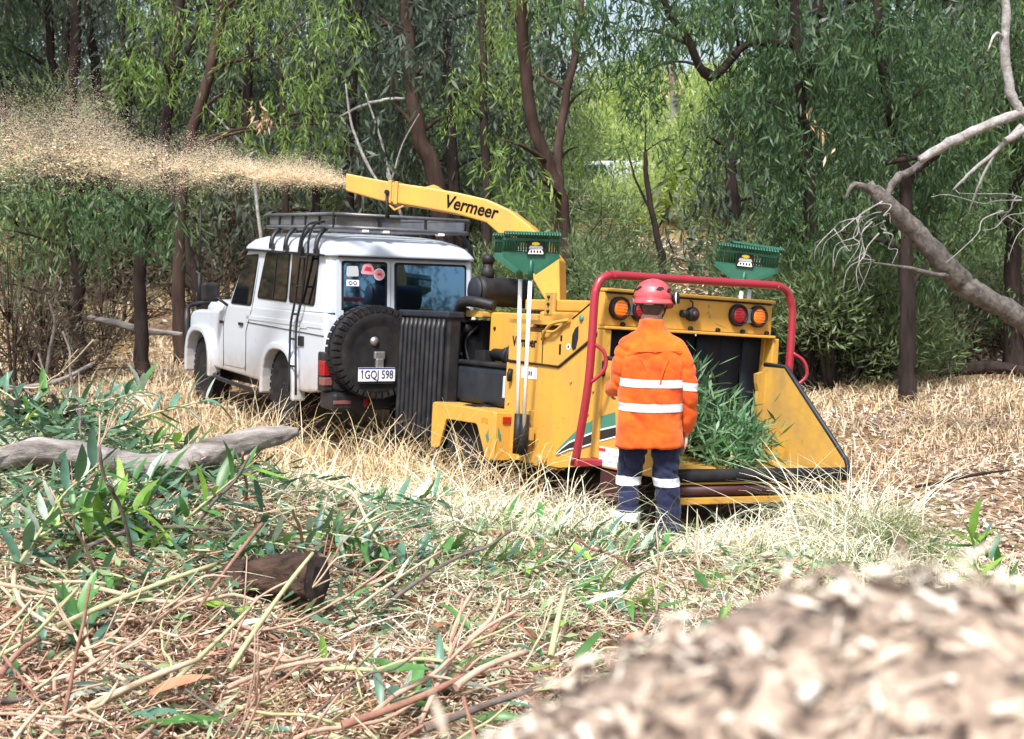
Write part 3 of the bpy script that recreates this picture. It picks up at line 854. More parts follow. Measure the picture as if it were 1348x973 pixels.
# mouth posts
for s, y0, y1 in ((1, .755, .825), (-1, -.945, -.875)):
    p = MB().box(-.03, .06, y0, y1, .40, 1.374).build('mouth_post', Y, chip, .008, 2)
    MB().box(-.05, -.028, y0 - .01, y1 + .01, 1.02, 1.14).build('latch', M['black'], p, .01, 1)
b = MB(); b.prism([(-.86, .50), (-.86, 1.06), (-.82, 1.10), (-.75, 1.08), (-.76, 1.00), (-.78, .94), (-.76, .85), (-.79, .7), (-.79, .5)], .0, .04, 'x'); b.build('inner_plate', M['yellow_worn'], chip)

# folding table, its pad and lips
tb = MB(); tb.box(-.84, .06, -.84, .80, .365, .385); tb = tb.build('feed_table', M['yellow_worn'], chip)
MB().tube([(-.885, -.93, .375), (-.885, .86, .375)], .048, 10).build('edge_pad', M['rubber'], tb)
MB().box(-.90, -.84, -.92, .86, .312, .328).build('lip', Y, tb, .004, 1)
MB().tube([(-.875, -.84, .268), (-.875, .84, .268)], .040, 12).build('control_bar_tube', M['dark_red'], tb)
MB().box(-.90, -.82, -.86, .86, .170, .222).build('lip', Y, tb, .006, 1)
MB().box(-.80, -.1, -.5, .5, .15, .35).build('table_brace', M['black_steel'], tb)

# side wings of the table
for s in (1, -1):
    yb = .805 if s > 0 else -.86; yt = .805 if s > 0 else -.965
    poly = [(.03, 1.155), (-.20, 1.148), (-.83, .47), (-.86, .40), (-.84, .34), (.03, .34)]
    n = len(poly)
    def yo(u): return yb + (yt - yb) * min(1, max(0, -u / .85))
    vs = [(u, yo(u) + d, w) for d in (0, -.022 * s) for u, w in poly]
    wg = MB().add(vs, [tuple(range(n))[::-1], tuple(range(n, 2 * n))] + [(i, (i + 1) % n, n + (i + 1) % n, n + i) for i in range(n)]).build('table_wing', Y if s > 0 else M['yellow_worn'], chip, .004, 1)
    ed = MB(); ed.tube([(.02, yo(0) - .011 * s, 1.160), (-.20, yo(-.2) - .011 * s, 1.153), (-.835, yo(-.83) - .011 * s, .475), (-.862, yo(-.86) - .011 * s, .40), (-.86, yo(-.86) - .011 * s, .33)], .019, 8)
    ed.build('edge_strip', M['grey_plastic'], wg)

# --- left flank
side = MB().prism([(1.36, .26), (1.36, 1.055), (.58, 1.055), (.50, .27)], .755, .800).prism([(.58, 1.055), (.235, 1.24), (.05, 1.35), (.032, .34), (.50, .27)], .755, .800).build('side_plate', Y, chip)
door = MB().prism(quad_round([(1.32, 1.078), (1.32, 1.328), (.81, 1.318), (.60, 1.350), (.407, 1.445), (.06, 1.63), (.05, 1.36), (.235, 1.252), (.575, 1.064)], .012, 2), .70, .816).build('side_door', Y, chip, .006, 2)
MB().tube([(1.32, .808, 1.070), (.577, .808, 1.056), (.235, .808, 1.242), (.055, .808, 1.350)], .007, 6).build('door_seam', M['black'], door)
MB().tube([(.808, .817, 1.315), (.80, .817, 1.075)], .005, 5).build('door_seam', M['black'], door)
MB().tube([(.407, .817, 1.440), (.23, .817, 1.535), (.08, .817, 1.612)], .006, 5).build('door_seam', M['black'], door)
hose = MB(); hose.tube(smooth_path([(.80, .83, 1.265), (.72, .86, 1.33), (.62, .86, 1.395), (.42, .84, 1.43)], 5), .014, 8); hose.tube(smooth_path([(.79, .84, 1.31), (.72, .86, 1.335), (.60, .85, 1.335), (.46, .83, 1.425)], 5), .011, 8); hose.build('grab_hose', M['yellow_worn'], door)
flat_text('maker_lettering', 'Vermeer', .115, M['print_black'], door, (1.262, .8175, 1.198), (-1, 0, 0), (0, 0, 1), bold=.003, squeeze=.88)
decal('oval_vent', [(-.04, -.07), (-.015, -.10), (.02, -.085), (.045, 0), (.04, .09), (.0, .075), (-.035, .02)], M['black'], door, (.36, .817, 1.295), (-1, 0, 0), (0, 0, 1))
for px, pz in ((.546, 1.285), (.556, 1.215), (.555, 1.178)):
    decal('print_mark', rect(-.012, .012, -.022, .022), M['print_black'], door, (px, .817, pz), (-1, 0, 0), (0, 0, 1))
decal('round_sticker', disc(0, 0, .026), M['sticker_white'], door, (.44, .817, 1.222), (-1, 0, 0), (0, 0, 1)); decal('round_sticker', disc(0, 0, .012), M['sticker_blue'], door, (.44, .819, 1.222), (-1, 0, 0), (0, 0, 1))
MB().lathe([(0, .024), (.012, .024), (.018, .012)], (.281, .816, 1.447), (0, 1, 0), 14).build('green_button', M['stripe_green'], door)
decal('white_sticker', rect(-.115, .115, -.047, .047), M['sticker_white'], side, (1.005, .801, .985), (-1, 0, 0), (0, 0, 1))
for k in range(3): decal('sticker_print', rect(-.03 + k * .03, -.012 + k * .03, -.02, .015), M['sticker_blue'], side, (1.01, .803, .985), (-1, 0, 0), (0, 0, 1))
for x, z in ((1.30, .72), (.10, .90), (.15, .72), (.40, .95)): MB().lathe([(0, .014), (.012, .010)], (x, .80, z), (0, 1, 0), 8).build('bolt', M['yellow_worn'], side)
# the swoosh
def sw(name, top, bot, mat, t): decal(name, [(-u, w) for u, w in top] + [(-u, w) for u, w in bot[::-1]], mat, side, (0, .8062, 0), (-1, 0, 0), (0, 0, 1), t)
g_top = [(.557, .376), (.468, .452), (.322, .556), (.177, .640), (-.013, .716), (-.20, .765)]
g_bot = [(.548, .372), (.468, .430), (.365, .492), (.168, .560), (-.023, .622), (-.215, .668)]
w_bot = [(.540, .368), (.468, .420), (.365, .478), (.168, .546), (-.023, .610), (-.217, .655)]
k_bot = [(.530, .366), (.463, .398), (.36, .436), (.21, .466), (-.031, .540), (-.225, .590)]
v_bot = [(.525, .363), (.463, .390), (.36, .426), (.21, .455), (-.031, .529), (-.225, .579)]
sw('green_stripe', g_top, g_bot, M['stripe_green'], .0022); sw('white_stripe', g_bot, w_bot, M['sticker_white'], .0026); sw('black_stripe', w_bot, k_bot, M['stripe_black'], .0024); sw('thin_white_stripe', k_bot, v_bot, M['sticker_white'], .0028)
# warning sign
wsn = decal('warning_sign', rect(0, .33, 0, .14), M['sticker_white'], chip, (-.01, .8055, .355), (-1, 0, 0), (0, 0, 1), .003)
decal('warning_header', rect(.01, .10, .105, .13), M['sticker_red'], wsn, (-.01, .8088, .355), (-1, 0, 0), (0, 0, 1), .001)
for u, w, a, c in ((.02, .06, .05, .02), (.13, .085, .03, .035), (.20, .075, .05, .03), (.14, .03, .06, .03), (.23, .03, .05, .03), (.03, .02, .06, .012), (.28, .08, .03, .03)):
    decal('warning_print', rect(u, u + a, w, w + c * .6), M['sticker_grey'], wsn, (-.01, .8088, .355), (-1, 0, 0), (0, 0, 1), .001)
MB().box(-.35, -.03, .60, .795, .10, .33).build('skid_box', M['dark_red'], chip, .02, 2)
MB().box(.9, 1.0, .70, .83, .255, .69).build('frame_bracket', M['yellow_worn'], chip, .01, 1)
fb = MB(); fb.box(.55, .92, .70, .79, .24, .38); fb.tube([(.72, .80, .30), (.72, .88, .30)], .05, 12); fb.build('frame_foot', M['yellow_worn'], chip, .01, 1)

# --- engine bay, radiator, tanks
b = MB(); b.box(1.38, 2.13, -.45, .52, .70, 1.475); cov = b.build('engine_cover', Y, chip, .012, 2)
for x, z in ((2.043, 1.332), (1.60, .80)): MB().lathe([(0, .018), (.012, .014)], (x, .52, z), (0, 1, 0), 8).build('bolt', M['black'], cov)
b = MB(); b.prism(quad_round([(2.13, 1.425), (2.13, 1.478), (2.58, 1.490), (2.66, 1.45), (2.66, 1.425)], .02), -.45, .60); b.build('engine_hood', M['yellow_worn'], chip)
en = MB(); en.box(2.37, 3.10, -.42, .45, .55, 1.40); en.box(2.45, 2.7, .45, .56, .95, 1.25); en.lathe([(0, .10), (.1, .10)], (2.85, .45, 1.15), (0, 1, 0), 18); en.lathe([(0, .06), (.14, .06)], (2.5, .45, 1.32), (0, 1, 0), 14)
for k in range(5): en.tube(smooth_path([(2.4 + .1 * k, .47, 1.36), (2.45 + .1 * k, .58, 1.2), (2.38 + .12 * k, .56, .98)], 4), .014, 6)
en = en.build('engine', M['black'], chip)
for x, z in ((2.72, 1.20), (2.52, 1.08), (2.86, 1.30)): MB().lathe([(0, .016), (.02, .012)], (x, .57, z), (0, 1, 0), 8).build('bolt', M['metal'], en)
# radiator screen with its ribs
rs = MB(); rs.box(2.33, 3.26, .70, .83, .20, 1.44); rs = rs.build('radiator_screen', M['black'], chip, .02, 2)
MB().box(2.31, 3.28, .68, .86, 1.40, 1.462).build('screen_cap', M['grey_plastic'], rs, .015, 2)
for k in range(10):
    x = 2.40 + k * .0885
    MB().tube([(x, .838, .25), (x, .850, .32), (x, .852, 1.30), (x, .838, 1.385)], .024, 8).build('screen_rib', M['black_steel'], rs)
cl = MB(); cl.lathe([(0, .07), (.14, .07)], (2.44, .60, 1.44), (1, 0, 0), 16); cl.tube(smooth_path([(2.52, .62, 1.46), (2.40, .66, 1.55), (2.24, .62, 1.56), (2.1, .5, 1.53)], 5), .05, 10); cl.build('intake_hose', M['black'], chip)
# fuel tank on the fender
tk = MB(); tk.box(1.47, 2.47, .26, .70, .655, 1.0); tk = tk.build('fuel_tank', M['grey_plastic'], chip, .055, 4)
MB().box(1.46, 2.49, .25, .712, .995, 1.035).build('tank_lid', M['black'], tk, .015, 2)
MB().box(1.52, 1.555, .695, .712, .74, .93).build('level_gauge', M['sticker_grey'], tk, .006, 1)
f = MB(); f.lathe([(0, .055), (.20, .055), (.21, .075), (.27, .075)], (2.02, .52, 1.10), (-1, 0, 0), 18); f.lathe([(0, .12), (.04, .12), (.05, .04)], (1.50, .62, 1.11), (-1, 0, 0), 22); f.tube([(1.82, .52, 1.11), (1.50, .62, 1.11)], .03, 8); f.box(2.02, 2.2, .48, .62, 1.035, 1.13)
f.build('hydraulic_filter', M['black'], chip)
MB().tube([(1.275, .81, 1.0), (1.27, .825, .96), (1.27, .82, .90)], .022, 8).build('drain_lever', M['black'], chip)
# air cleaner across the engine with its pre-cleaner
ac = MB(); ac.lathe([(0, .06), (.01, .135), (.05, .142), (.09, .135), (.55, .135), (.56, .10)], (2.36, .56, 1.665), (0, -1, 0), 30); ac = ac.build('air_cleaner', M['black'], chip)
MB().lathe([(0, .125), (.012, .122), (.014, .06), (.02, .05), (.02, .001)], (2.36, .562, 1.665), (0, 1, 0), 30).build('cleaner_cap', M['grey_plastic'], ac)
pc = MB(); pc.lathe([(0, .062), (.09, .062), (.10, .045), (.14, .045)], (2.36, .44, 1.78), (0, 0, 1), 18); pc.lathe([(0, .02), (.012, .05), (.05, .064), (.088, .05), (.10, .02)], (2.36, .44, 1.905), (0, 0, 1), 20); pc.build('pre_cleaner', M['black'], ac)

# fenders, wheels, axle
for s in (1, -1):
    fo = bpy.data.objects.new('fender', None); COL.objects.link(fo); fo.parent = chip
    plate = [(1.27, .24), (1.27, .645), (2.34, .645), (2.34, .24), (2.19, .25), (2.08, .515), (1.55, .52), (1.375, .235)]
    MB().prism(quad_round(plate, .03, 3), s * .925, s * .95).build('side_panel', Y, fo, .008, 2)
    MB().box(1.272, 2.338, s * .42, s * .924, .625, .648).build('top_panel', M['yellow_worn'], fo)
    MB().box(1.25, 1.272, s * .42, s * .945, .24, .64).build('rear_panel', Y, fo, .006, 1)
    MB().box(1.238, 1.2495, s * .64, s * .88, .548, .605).build('reflector', M['lens_red'], fo, .003, 1)
    if s > 0:
        decal('orange_mark', [(-.05, -.02), (-.02, -.015), (-.015, .02), (.0, .02), (.005, -.015), (.05, -.018), (.05, .022), (.01, .03), (-.05, .022)], M['orange_print'], fo, (1.42, .951, .555), (-1, 0, 0), (0, 0, 1))
        decal('green_mark', [(0, -.06), (.03, -.03), (.015, 0), (.01, .05), (-.01, .01), (-.035, .0)], M['stripe_green'], fo, (1.36, .951, .44), (-1, 0, 0), (0, 0, 1))
        decal('green_mark', [(0, -.06), (.02, -.05), (.01, 0), (-.02, .06), (-.02, 0)], M['stripe_green'], fo, (1.2495, .90, .46), (0, -1, 0), (0, 0, 1))
    wheel(chip, 1.83, s * .765, .30, .36, .23, s, M['rack_steel'])
    MB().box(1.30, 2.32, s * .40, s * .43, .25, .62).build('inner_guard', M['black_steel'], fo)
ch = MB(); ch.tube([(1.83, -.7, .30), (1.83, .7, .30)], .05, 10); ch.box(-.2, 3.1, .30, .42, .33, .50); ch.box(-.2, 3.1, -.42, -.30, .33, .50); ch.box(1.2, 1.35, -.42, .42, .34, .48); ch.box(2.9, 3.05, -.42, .42, .34, .48)
ch.bar((3.0, .35, .42), (3.55, .50, .42), .10, .12); ch.bar((3.0, -.35, .42), (3.50, .46, .42), .09, .11); ch.tube([(3.2, .28, .0), (3.2, .28, .7)], .035, 10)
ch.build('chassis', M['black_steel'], chip)

# drum housing and turntable
b = MB(); b.box(.62, 1.37, -.55, .62, .45, 1.36); b.box(.60, 1.37, -.45, .50, 1.36, 1.50); b.build('drum_housing', Y, chip, .02, 2)
b = MB(); b.prism([(1.66, .46), (1.95, .12), (1.95, -.36), (.75, -.36), (.75, .46)], 1.505, 1.60, 'z'); tt = b.build('turntable', Y, chip, .012, 2)
MB().box(1.16, 1.30, .465, .50, 1.45, 1.665).build('hinge_bracket', M['yellow_worn'], tt, .01, 1)
for z in (1.50, 1.56, 1.62): MB().lathe([(0, .015), (.015, .012)], (1.23, .50, z), (0, 1, 0), 8).build('bolt', M['black'], tt)
for k in range(6): MB().box(1.33 + k * .055, 1.355 + k * .055, .44, .475, 1.472, 1.503).build('bolt', M['black'], tt)

# discharge chute, swung to the left
TH = math.radians(42)
CA = np.array([math.cos(TH), math.sin(TH), 0]); CN = np.array([-math.sin(TH), math.cos(TH), 0]); CB = np.array([1.75, 0, 0])
def cp(s, z, off): return CB + CA * s + CN * off + np.array([0, 0, z])
top = [(2.106, 2.687), (1.84, 2.644), (1.62, 2.612), (1.318, 2.580), (1.024, 2.539), (.734, 2.485), (.515, 2.395), (.318, 2.261), (.163, 2.115), (.029, 1.965), (.000, 1.59)]
bot = [(2.098, 2.525), (1.754, 2.444), (1.60, 2.425), (1.40, 2.400), (1.013, 2.345), (.722, 2.275), (.600, 2.18), (.420, 1.99), (.330, 1.86), (.240, 1.76), (.125, 1.59)]
def chute_piece(i0, i1, w, name, par, mat):
    vs = []; fs = []
    for j, (t, u) in enumerate(zip(top[i0:i1], bot[i0:i1])):
        for (s_, z_), o in ((t, w), (u, w), (u, -w), (t, -w)): vs.append(cp(s_, z_, o))
        if j: a = 4 * (j - 1); c = 4 * j; fs += [(a + k, a + (k + 1) % 4, c + (k + 1) % 4, c + k) for k in range(4)]
    n = (i1 - i0)
    fs += [(3, 2, 1, 0), tuple(4 * (n - 1) + k for k in range(4))]
    return MB().add(vs, fs).build(name, mat, par, .012, 2, 30)
cht = chute_piece(2, 11, .125, 'chute', chip, Y)
dfl = chute_piece(0, 3, .130, 'deflector', cht, Y)
md_ = MB()
for s_ in (1.60, 1.66):
    tp = np.interp(s_, [1.318, 1.62, 1.84], [2.58, 2.612, 2.644]); bt = np.interp(s_, [1.40, 1.60, 1.754], [2.40, 2.425, 2.444])
    md_.add([cp(s_ + ds, z_, o) for ds in (-.018, .018) for z_, o in ((bt - .012, .142), (tp + .012, .142), (tp + .012, -.142), (bt - .012, -.142))], [(0, 1, 2, 3), (7, 6, 5, 4), (0, 4, 5, 1), (1, 5, 6, 2), (2, 6, 7, 3), (3, 7, 4, 0)])
md_.build('chute_collar', Y, cht, .004, 1)
lv = MB(); lv.tube([cp(1.68, 2.50, .15), cp(1.67, 2.40, .16), cp(1.66, 2.28, .15)], [.012, .016, .022], 8); lv.lathe([(0, .022), (.03, .022)], cp(1.68, 2.52, .135), CN, 12); lv.build('deflector_lever', M['black'], cht)
MB().tube([cp(1.68, 2.42, .12), cp(1.60, 2.36, .14), cp(1.52, 2.40, .13)], .01, 6).build('lever_stay', Y, cht)
b = MB(); b.add([cp(1.35, 2.585, .06), cp(1.18, 2.562, .06), cp(1.265, 2.61, .06), cp(1.35, 2.585, -.06), cp(1.18, 2.562, -.06), cp(1.265, 2.61, -.06)], [(0, 1, 2), (5, 4, 3), (0, 3, 4, 1), (1, 4, 5, 2), (2, 5, 3, 0)]); b.build('lifting_lug', Y, cht)
tx = -(CA * (1.127 - .654) + np.array([0, 0, 2.434 - 2.345])); tx = tx / np.linalg.norm(tx)
sl = np.array(tx); upv = np.cross(CN, sl); upv = upv if upv[2] > 0 else -upv
flat_text('maker_lettering', 'Vermeer', .165, M['print_black'], cht, cp(1.135, 2.405, .1262), sl, upv, bold=.004, squeeze=.86, shear=.12)

# red control bar and its hand loops
cbp = [(-.02, 1.02, .36), (-.04, 1.02, .43), (-.12, 1.005, .99), (-.12, .995, 1.56), (-.12, .985, 1.66), (-.12, .945, 1.735), (-.12, .86, 1.772), (-.12, .70, 1.778), (-.12, -.62, 1.800), (-.12, -.80, 1.800), (-.12, -.905, 1.765), (-.12, -.955, 1.69), (-.12, -.985, 1.55), (-.12, -.985, 1.05)]
cb = MB().tube(cbp[:2] + smooth_path(cbp[1:], 5)[1:], .0315, 14).build('control_bar', M['red'], chip)
for s, ys_ in ((1, (1.0, .93, .925, 1.005)), (-1, (-1.0, -1.08, -1.10, -1.0))):
    MB().tube(smooth_path([(-.13, ys_[0], 1.27), (-.19, ys_[1], 1.20), (-.20, ys_[2], 1.08), (-.14, ys_[3], .97)], 5), .014, 8).build('hand_loop', M['red'], cb)
MB().box(-.08, .03, .80, 1.04, .345, .40).build('bar_foot', M['red'], cb, .008, 1)
for y in (.985, -.97): MB().lathe([(0, .018), (.05, .018)], (-.05, y - .02, .37), (0, 1, 0), 8).build('pivot_bolt', M['dark_red'], cb)
MB().bar((.0, -.90, 1.12), (-.12, -.985, 1.12), .05, .05).build('bar_foot', M['red'], cb)

# rake tubes at left rear and right front of the hopper
def holder(x, y, z0, z1):
    MB().tube([(x, y, z0), (x - .002, y, z1)], .036, 12).build('rake_socket', M['black'], chip)

def to_world(p): return CH_O + CH_M @ np.array(p, float)

# --- plastic leaf rakes stood head up in the sockets
def rake(label, foot, top_, face, wdt, hgt, tilt=0.0, shift=0.0):
    """foot, top_: world ends of the handle; the head fans out above top_, its face turned towards face."""
    foot = np.array(foot); top_ = np.array(top_)
    r = thing('leaf_rake', label, 'rake', foot, None, 'green leaf rakes stowed on the chipper')
    MB().tube([np.zeros(3), top_ - foot], .0165, 10).build('handle', M['alu'], r)
    up = (top_ - foot) / np.linalg.norm(top_ - foot)
    fc = np.array(face, float); fc -= up * (fc @ up); fc /= np.linalg.norm(fc)
    sd = np.cross(up, fc); 
    o = top_ - foot
    def P(u, v, d): return o + sd * u + up * v + fc * d
    h = bpy.data.objects.new('rake_head', None); COL.objects.link(h); h.parent = r
    # webbed lower plate
    lo = hgt * .50
    poly = [(-.03, -.01), (-wdt / 2, lo * .82), (-wdt / 2, lo), (wdt / 2, lo), (wdt / 2, lo * .82), (.03, -.01)]
    n = len(poly)
    vs = [P(u, v, d - .03 * (v / hgt)) for d in (.006, -.006) for u, v in poly]
    MB().add(vs, [tuple(range(n))[::-1], tuple(range(n, 2 * n))] + [(i, (i + 1) % n, n + (i + 1) % n, n + i) for i in range(n)]).build('web_plate', M['rake_green'], h)
    MB().tube([P(-.0, -.06, 0), P(0, lo * .6, .012)], [.026, .012], 10).build('ferrule', M['rake_green'], h)
    for e in (-1, 1): MB().bar(P(e * .03, -.01, 0), P(e * wdt / 2, lo * .82, -.01), .03, .016, fc).build('web_rim', M['rake_green'], h)
    nt_ = 22
    for k in range(nt_):
        u = -wdt / 2 + wdt * (k + .5) / nt_
        MB().tube([P(u, lo * .98, -.01), P(u, hgt * .80, -.015), P(u, hgt * .97, .0), P(u, hgt, .03), P(u, hgt * .93, .075)], [.0098, .0098, .0098, .0095, .008], 5, True, .6).build('tine', M['rake_green'], h)
    MB().bar(P(-wdt / 2, hgt * .80, -.012), P(wdt / 2, hgt * .80, -.012), .016, .02, up).build('tine_bridge', M['rake_green'], h)
    lb = decal('label_plate', quad_round([(-.075, -.05), (.075, -.05), (.07, .055), (-.07, .055)], .012), M['black'], h, P(shift, hgt * .60, .014), -sd, up)
    decal('label_print', quad_round([(-.065, -.045), (.06, -.047), (.045, -.012), (-.05, -.008)], .006), M['sticker_white'], h, P(shift, hgt * .60, .0165), -sd, up)
    decal('label_print', quad_round([(-.06, -.005), (.055, -.005), (.045, .018), (-.05, .018)], .006), M['sticker_grey'], h, P(shift, hgt * .60, .0165), -sd, up)
    decal('label_print', disc(0, .034, .032, 18, .013), M['sticker_yellow'], h, P(shift, hgt * .60, .0165), -sd, up)
    for q in range(4): decal('label_print', rect(-.045 + q * .024, -.032 + q * .024, -.036, -.018), M['black'], h, P(shift, hgt * .60, .0185), -sd, up)
    return r
for x, y in ((.965, .905), (.875, .905)): holder(x, y, .33, .655)
MB().box(.84, 1.0, .83, .868, .45, .55).build('socket_bracket', M['yellow_worn'], chip)
fcam = np.array([.12, -1, .12])
p1 = to_world((.965, .905, .40)); p2 = to_world((.875, .905, .40))
d1 = p1[1]; 
rake('left rear one of two overlapping green rakes standing by the chute base', p1, at(685, 357, p1[1] + .05), fcam + np.array([-.35, 0, 0]), .44, .300, 0, .02)
rake('front one of two overlapping green rakes by the chute, oval yellow label showing', p2, at(698.5, 358, p2[1] - .05), fcam, .45, .315, 0, .03)
# right pair, on the far front corner of the hopper
q1 = to_world((.33, -.70, .60)); q2 = to_world((.30, -.78, .60))
for q in ((.33, -.70), (.30, -.78)): MB().tube([(q[0], q[1], .55), (q[0], q[1], 1.30)], .036, 12).build('rake_socket', M['black'], chip)
rake('green rake with white label standing behind the right end of the lamp panel', q1, at(978, 372, q1[1]), fcam + np.array([-.12, 0, .05]), .50, .30, 0, -.01)
rake('green rake behind another at the right end of the lamp panel, label hidden', q2, at(988.5, 371, q2[1] + .10), fcam + np.array([.3, 0, .1]), .50, .31, 0, .01)
# ------------------------------------------------------------------ the worker at the feed table
def ell_tube(b, rings, n=22):
    """rings: (centre, half-width vector, half-depth vector)."""
    vs = []
    for c, a, d in rings:
        c = np.array(c, float); a = np.array(a, float); d = np.array(d, float)
        for k in range(n):
            t = 2 * math.pi * k / n
            ct, st = math.cos(t), math.sin(t)
            e = .86
            vs.append(c + a * math.copysign(abs(ct) ** e, ct) + d * math.copysign(abs(st) ** e, st))
    m = len(rings)
    fs = [(i * n + k, i * n + (k + 1) % n, (i + 1) * n + (k + 1) % n, (i + 1) * n + k) for i in range(m - 1) for k in range(n)]
    fs += [tuple(range(n))[::-1], tuple((m - 1) * n + k for k in range(n))]
    b.add(vs, fs, True)

def limb(b, pts, radii, n=14):
    b.tube(smooth_path(pts, 4), np.interp(np.linspace(0, len(radii) - 1, (len(pts) - 1) * 4 + 1), range(len(radii)), radii), n)

def fuse(b, name, mat, voxel, smooth=4, parent=None, wrinkle=None):
    """Melt overlapping shapes into one continuous skin."""
    o = b.build('tmp_skin', mat)
    r = o.modifiers.new('r', 'REMESH'); r.mode = 'VOXEL'; r.voxel_size = voxel; r.use_smooth_shade = True
    s = o.modifiers.new('s', 'SMOOTH'); s.factor = .5; s.iterations = smooth
    bpy.context.view_layer.update()
    me = bpy.data.meshes.new_from_object(o.evaluated_get(bpy.context.evaluated_depsgraph_get()))
    bpy.data.objects.remove(o)
    me.name = name
    if wrinkle is not None:
        n = len(me.vertices)
        co = np.empty(n * 3, np.float32); me.vertices.foreach_get('co', co); co = co.reshape(-1, 3).astype(float)
        no = np.empty(n * 3, np.float32); me.vertices.foreach_get('normal', no); no = no.reshape(-1, 3)
        co += no * wrinkle(co)[:, None]
        me.vertices.foreach_set('co', co.astype(np.float32).ravel()); me.update()
    me.materials.clear(); me.materials.append(mat)
    me.polygons.foreach_set('use_smooth', np.ones(len(me.polygons), bool))
    return link(name, me, parent)

def band(src, name, mat, test, planes, parent, lift=.004):
    """A strip of tape sewn over a garment: the garment's own surface between planes, lifted off it."""
    bm = bmesh.new(); bm.from_mesh(src.data)
    for co, no in planes:
        bmesh.ops.bisect_plane(bm, geom=bm.verts[:] + bm.edges[:] + bm.faces[:], plane_co=Vector(co), plane_no=Vector(no))
    bm.normal_update()
    kill = [f for f in bm.faces if not test(f.calc_center_median())]
    bmesh.ops.delete(bm, geom=kill, context='FACES')
    for v in bm.verts: v.co += v.normal * lift
    me = bpy.data.meshes.new(name); bm.to_mesh(me); bm.free()
    me.materials.clear(); me.materials.append(mat)
    me.polygons.foreach_set('use_smooth', np.ones(len(me.polygons), bool))
    return link(name, me, parent)

def cloth(name, a, c, rough=.85, scale=5):
    m, nt, b = new_mat(name)
    n = noise_tex(nt, scale, 5, .6)
    r = ramp(nt, [(.35, a), (.7, c)])
    nt.links.new(n.outputs['Fac'], r.inputs[0]); nt.links.new(r.outputs[0], b.inputs['Base Color'])
    b.inputs['Roughness'].default_value = rough; b.inputs['Specular IOR Level'].default_value = .2
    b.inputs['Sheen Weight'].default_value = .15
    w = noise_tex(nt, 420, 2, .5); bump(nt, b, w.outputs['Fac'], .15, .002)
    return m
M['hivis'] = cloth('orange_shirt_cloth', (.80, .150, .012), (.56, .055, .010))
M['navy'] = cloth('navy_trouser_cloth', (.010, .013, .040), (.020, .024, .060))
M['tape'] = paint('reflective_tape', (.72, .73, .75), .35, (.6, .6, .6), .3, 12)
M['skin'] = paint('skin', (.50, .27, .19), .5, (.42, .20, .14), .5, 14)
M['hair'] = paint('short_hair', (.05, .035, .028), .7, (.14, .10, .08), .5, 60)
M['helmet'] = paint('red_helmet_shell', (.62, .050, .065), .32, (.55, .16, .15), .35, 10, coat=.3)
M['boot'] = paint('work_boot', (.05, .035, .025), .75, (.2, .15, .1), .5, 12)

WX, WY = .945, 8.98
wz = -.02
wk = math.radians(-6)
PM = np.array([[math.cos(wk), math.sin(wk), 0], [-math.sin(wk), math.cos(wk), 0], [0, 0, 1.0]])

# skin and body, one surface
b = MB()
ell_tube(b, [((0, 0, .84), (.15, 0, 0), (0, .10, 0)), ((0, 0, 1.0), (.145, 0, 0), (0, .095, 0)), ((0, 0, 1.2), (.165, 0, 0), (0, .10, 0)), ((0, -.005, 1.38), (.18, 0, 0), (0, .09, 0)), ((0, .0, 1.47), (.11, 0, 0), (0, .06, 0)), ((0, .02, 1.50), (.06, 0, 0), (0, .06, 0))])
limb(b, [(0, .01, 1.46), (.005, .035, 1.55), (.015, .070, 1.62)], [.085, .074, .070])
# head: bowed and turned a little to the right
HC = np.array([.028, .075, 1.700])
hq = Matrix.Rotation(math.radians(-28), 3, 'Z') @ Matrix.Rotation(math.radians(-14), 3, 'X')
HQ = np.array(hq)
def hp_(x, y, z): return HC + HQ @ np.array([x, y, z])
def hv(x, y, z): return HQ @ np.array([x, y, z])
hr = [(-.115, .035, .030, .035), (-.10, .045, .048, .045), (-.07, .03, .062, .066), (-.03, .012, .072, .085), (.02, .0, .077, .097), (.06, -.004, .075, .096), (.095, -.006, .060, .078), (.115, -.006, .035, .045), (.122, -.006, .012, .015)]
ell_tube(b, [(hp_(0, cy, z), hv(rx, 0, 0), hv(0, ry, 0)) for z, cy, rx, ry in hr])
b.tube([hp_(0, .088, .015), hp_(0, .112, -.018), hp_(0, .098, -.03)], [.010, .016, .012], 8)          # nose
b.tube([hp_(-.022, .082, -.062), hp_(0, .092, -.060), hp_(.022, .082, -.062)], [.006, .009, .006], 8)    # lips
b.tube([hp_(-.045, .078, .030), hp_(0, .092, .032), hp_(.045, .078, .030)], .009, 8)                     # brow ridge
for e in (-1, 1):
    b.tube([hp_(e * .075, -.012, .022), hp_(e * .086, -.020, .012), hp_(e * .084, -.018, -.012), hp_(e * .074, -.008, -.030)], [.009, .013, .011, .008], 8)
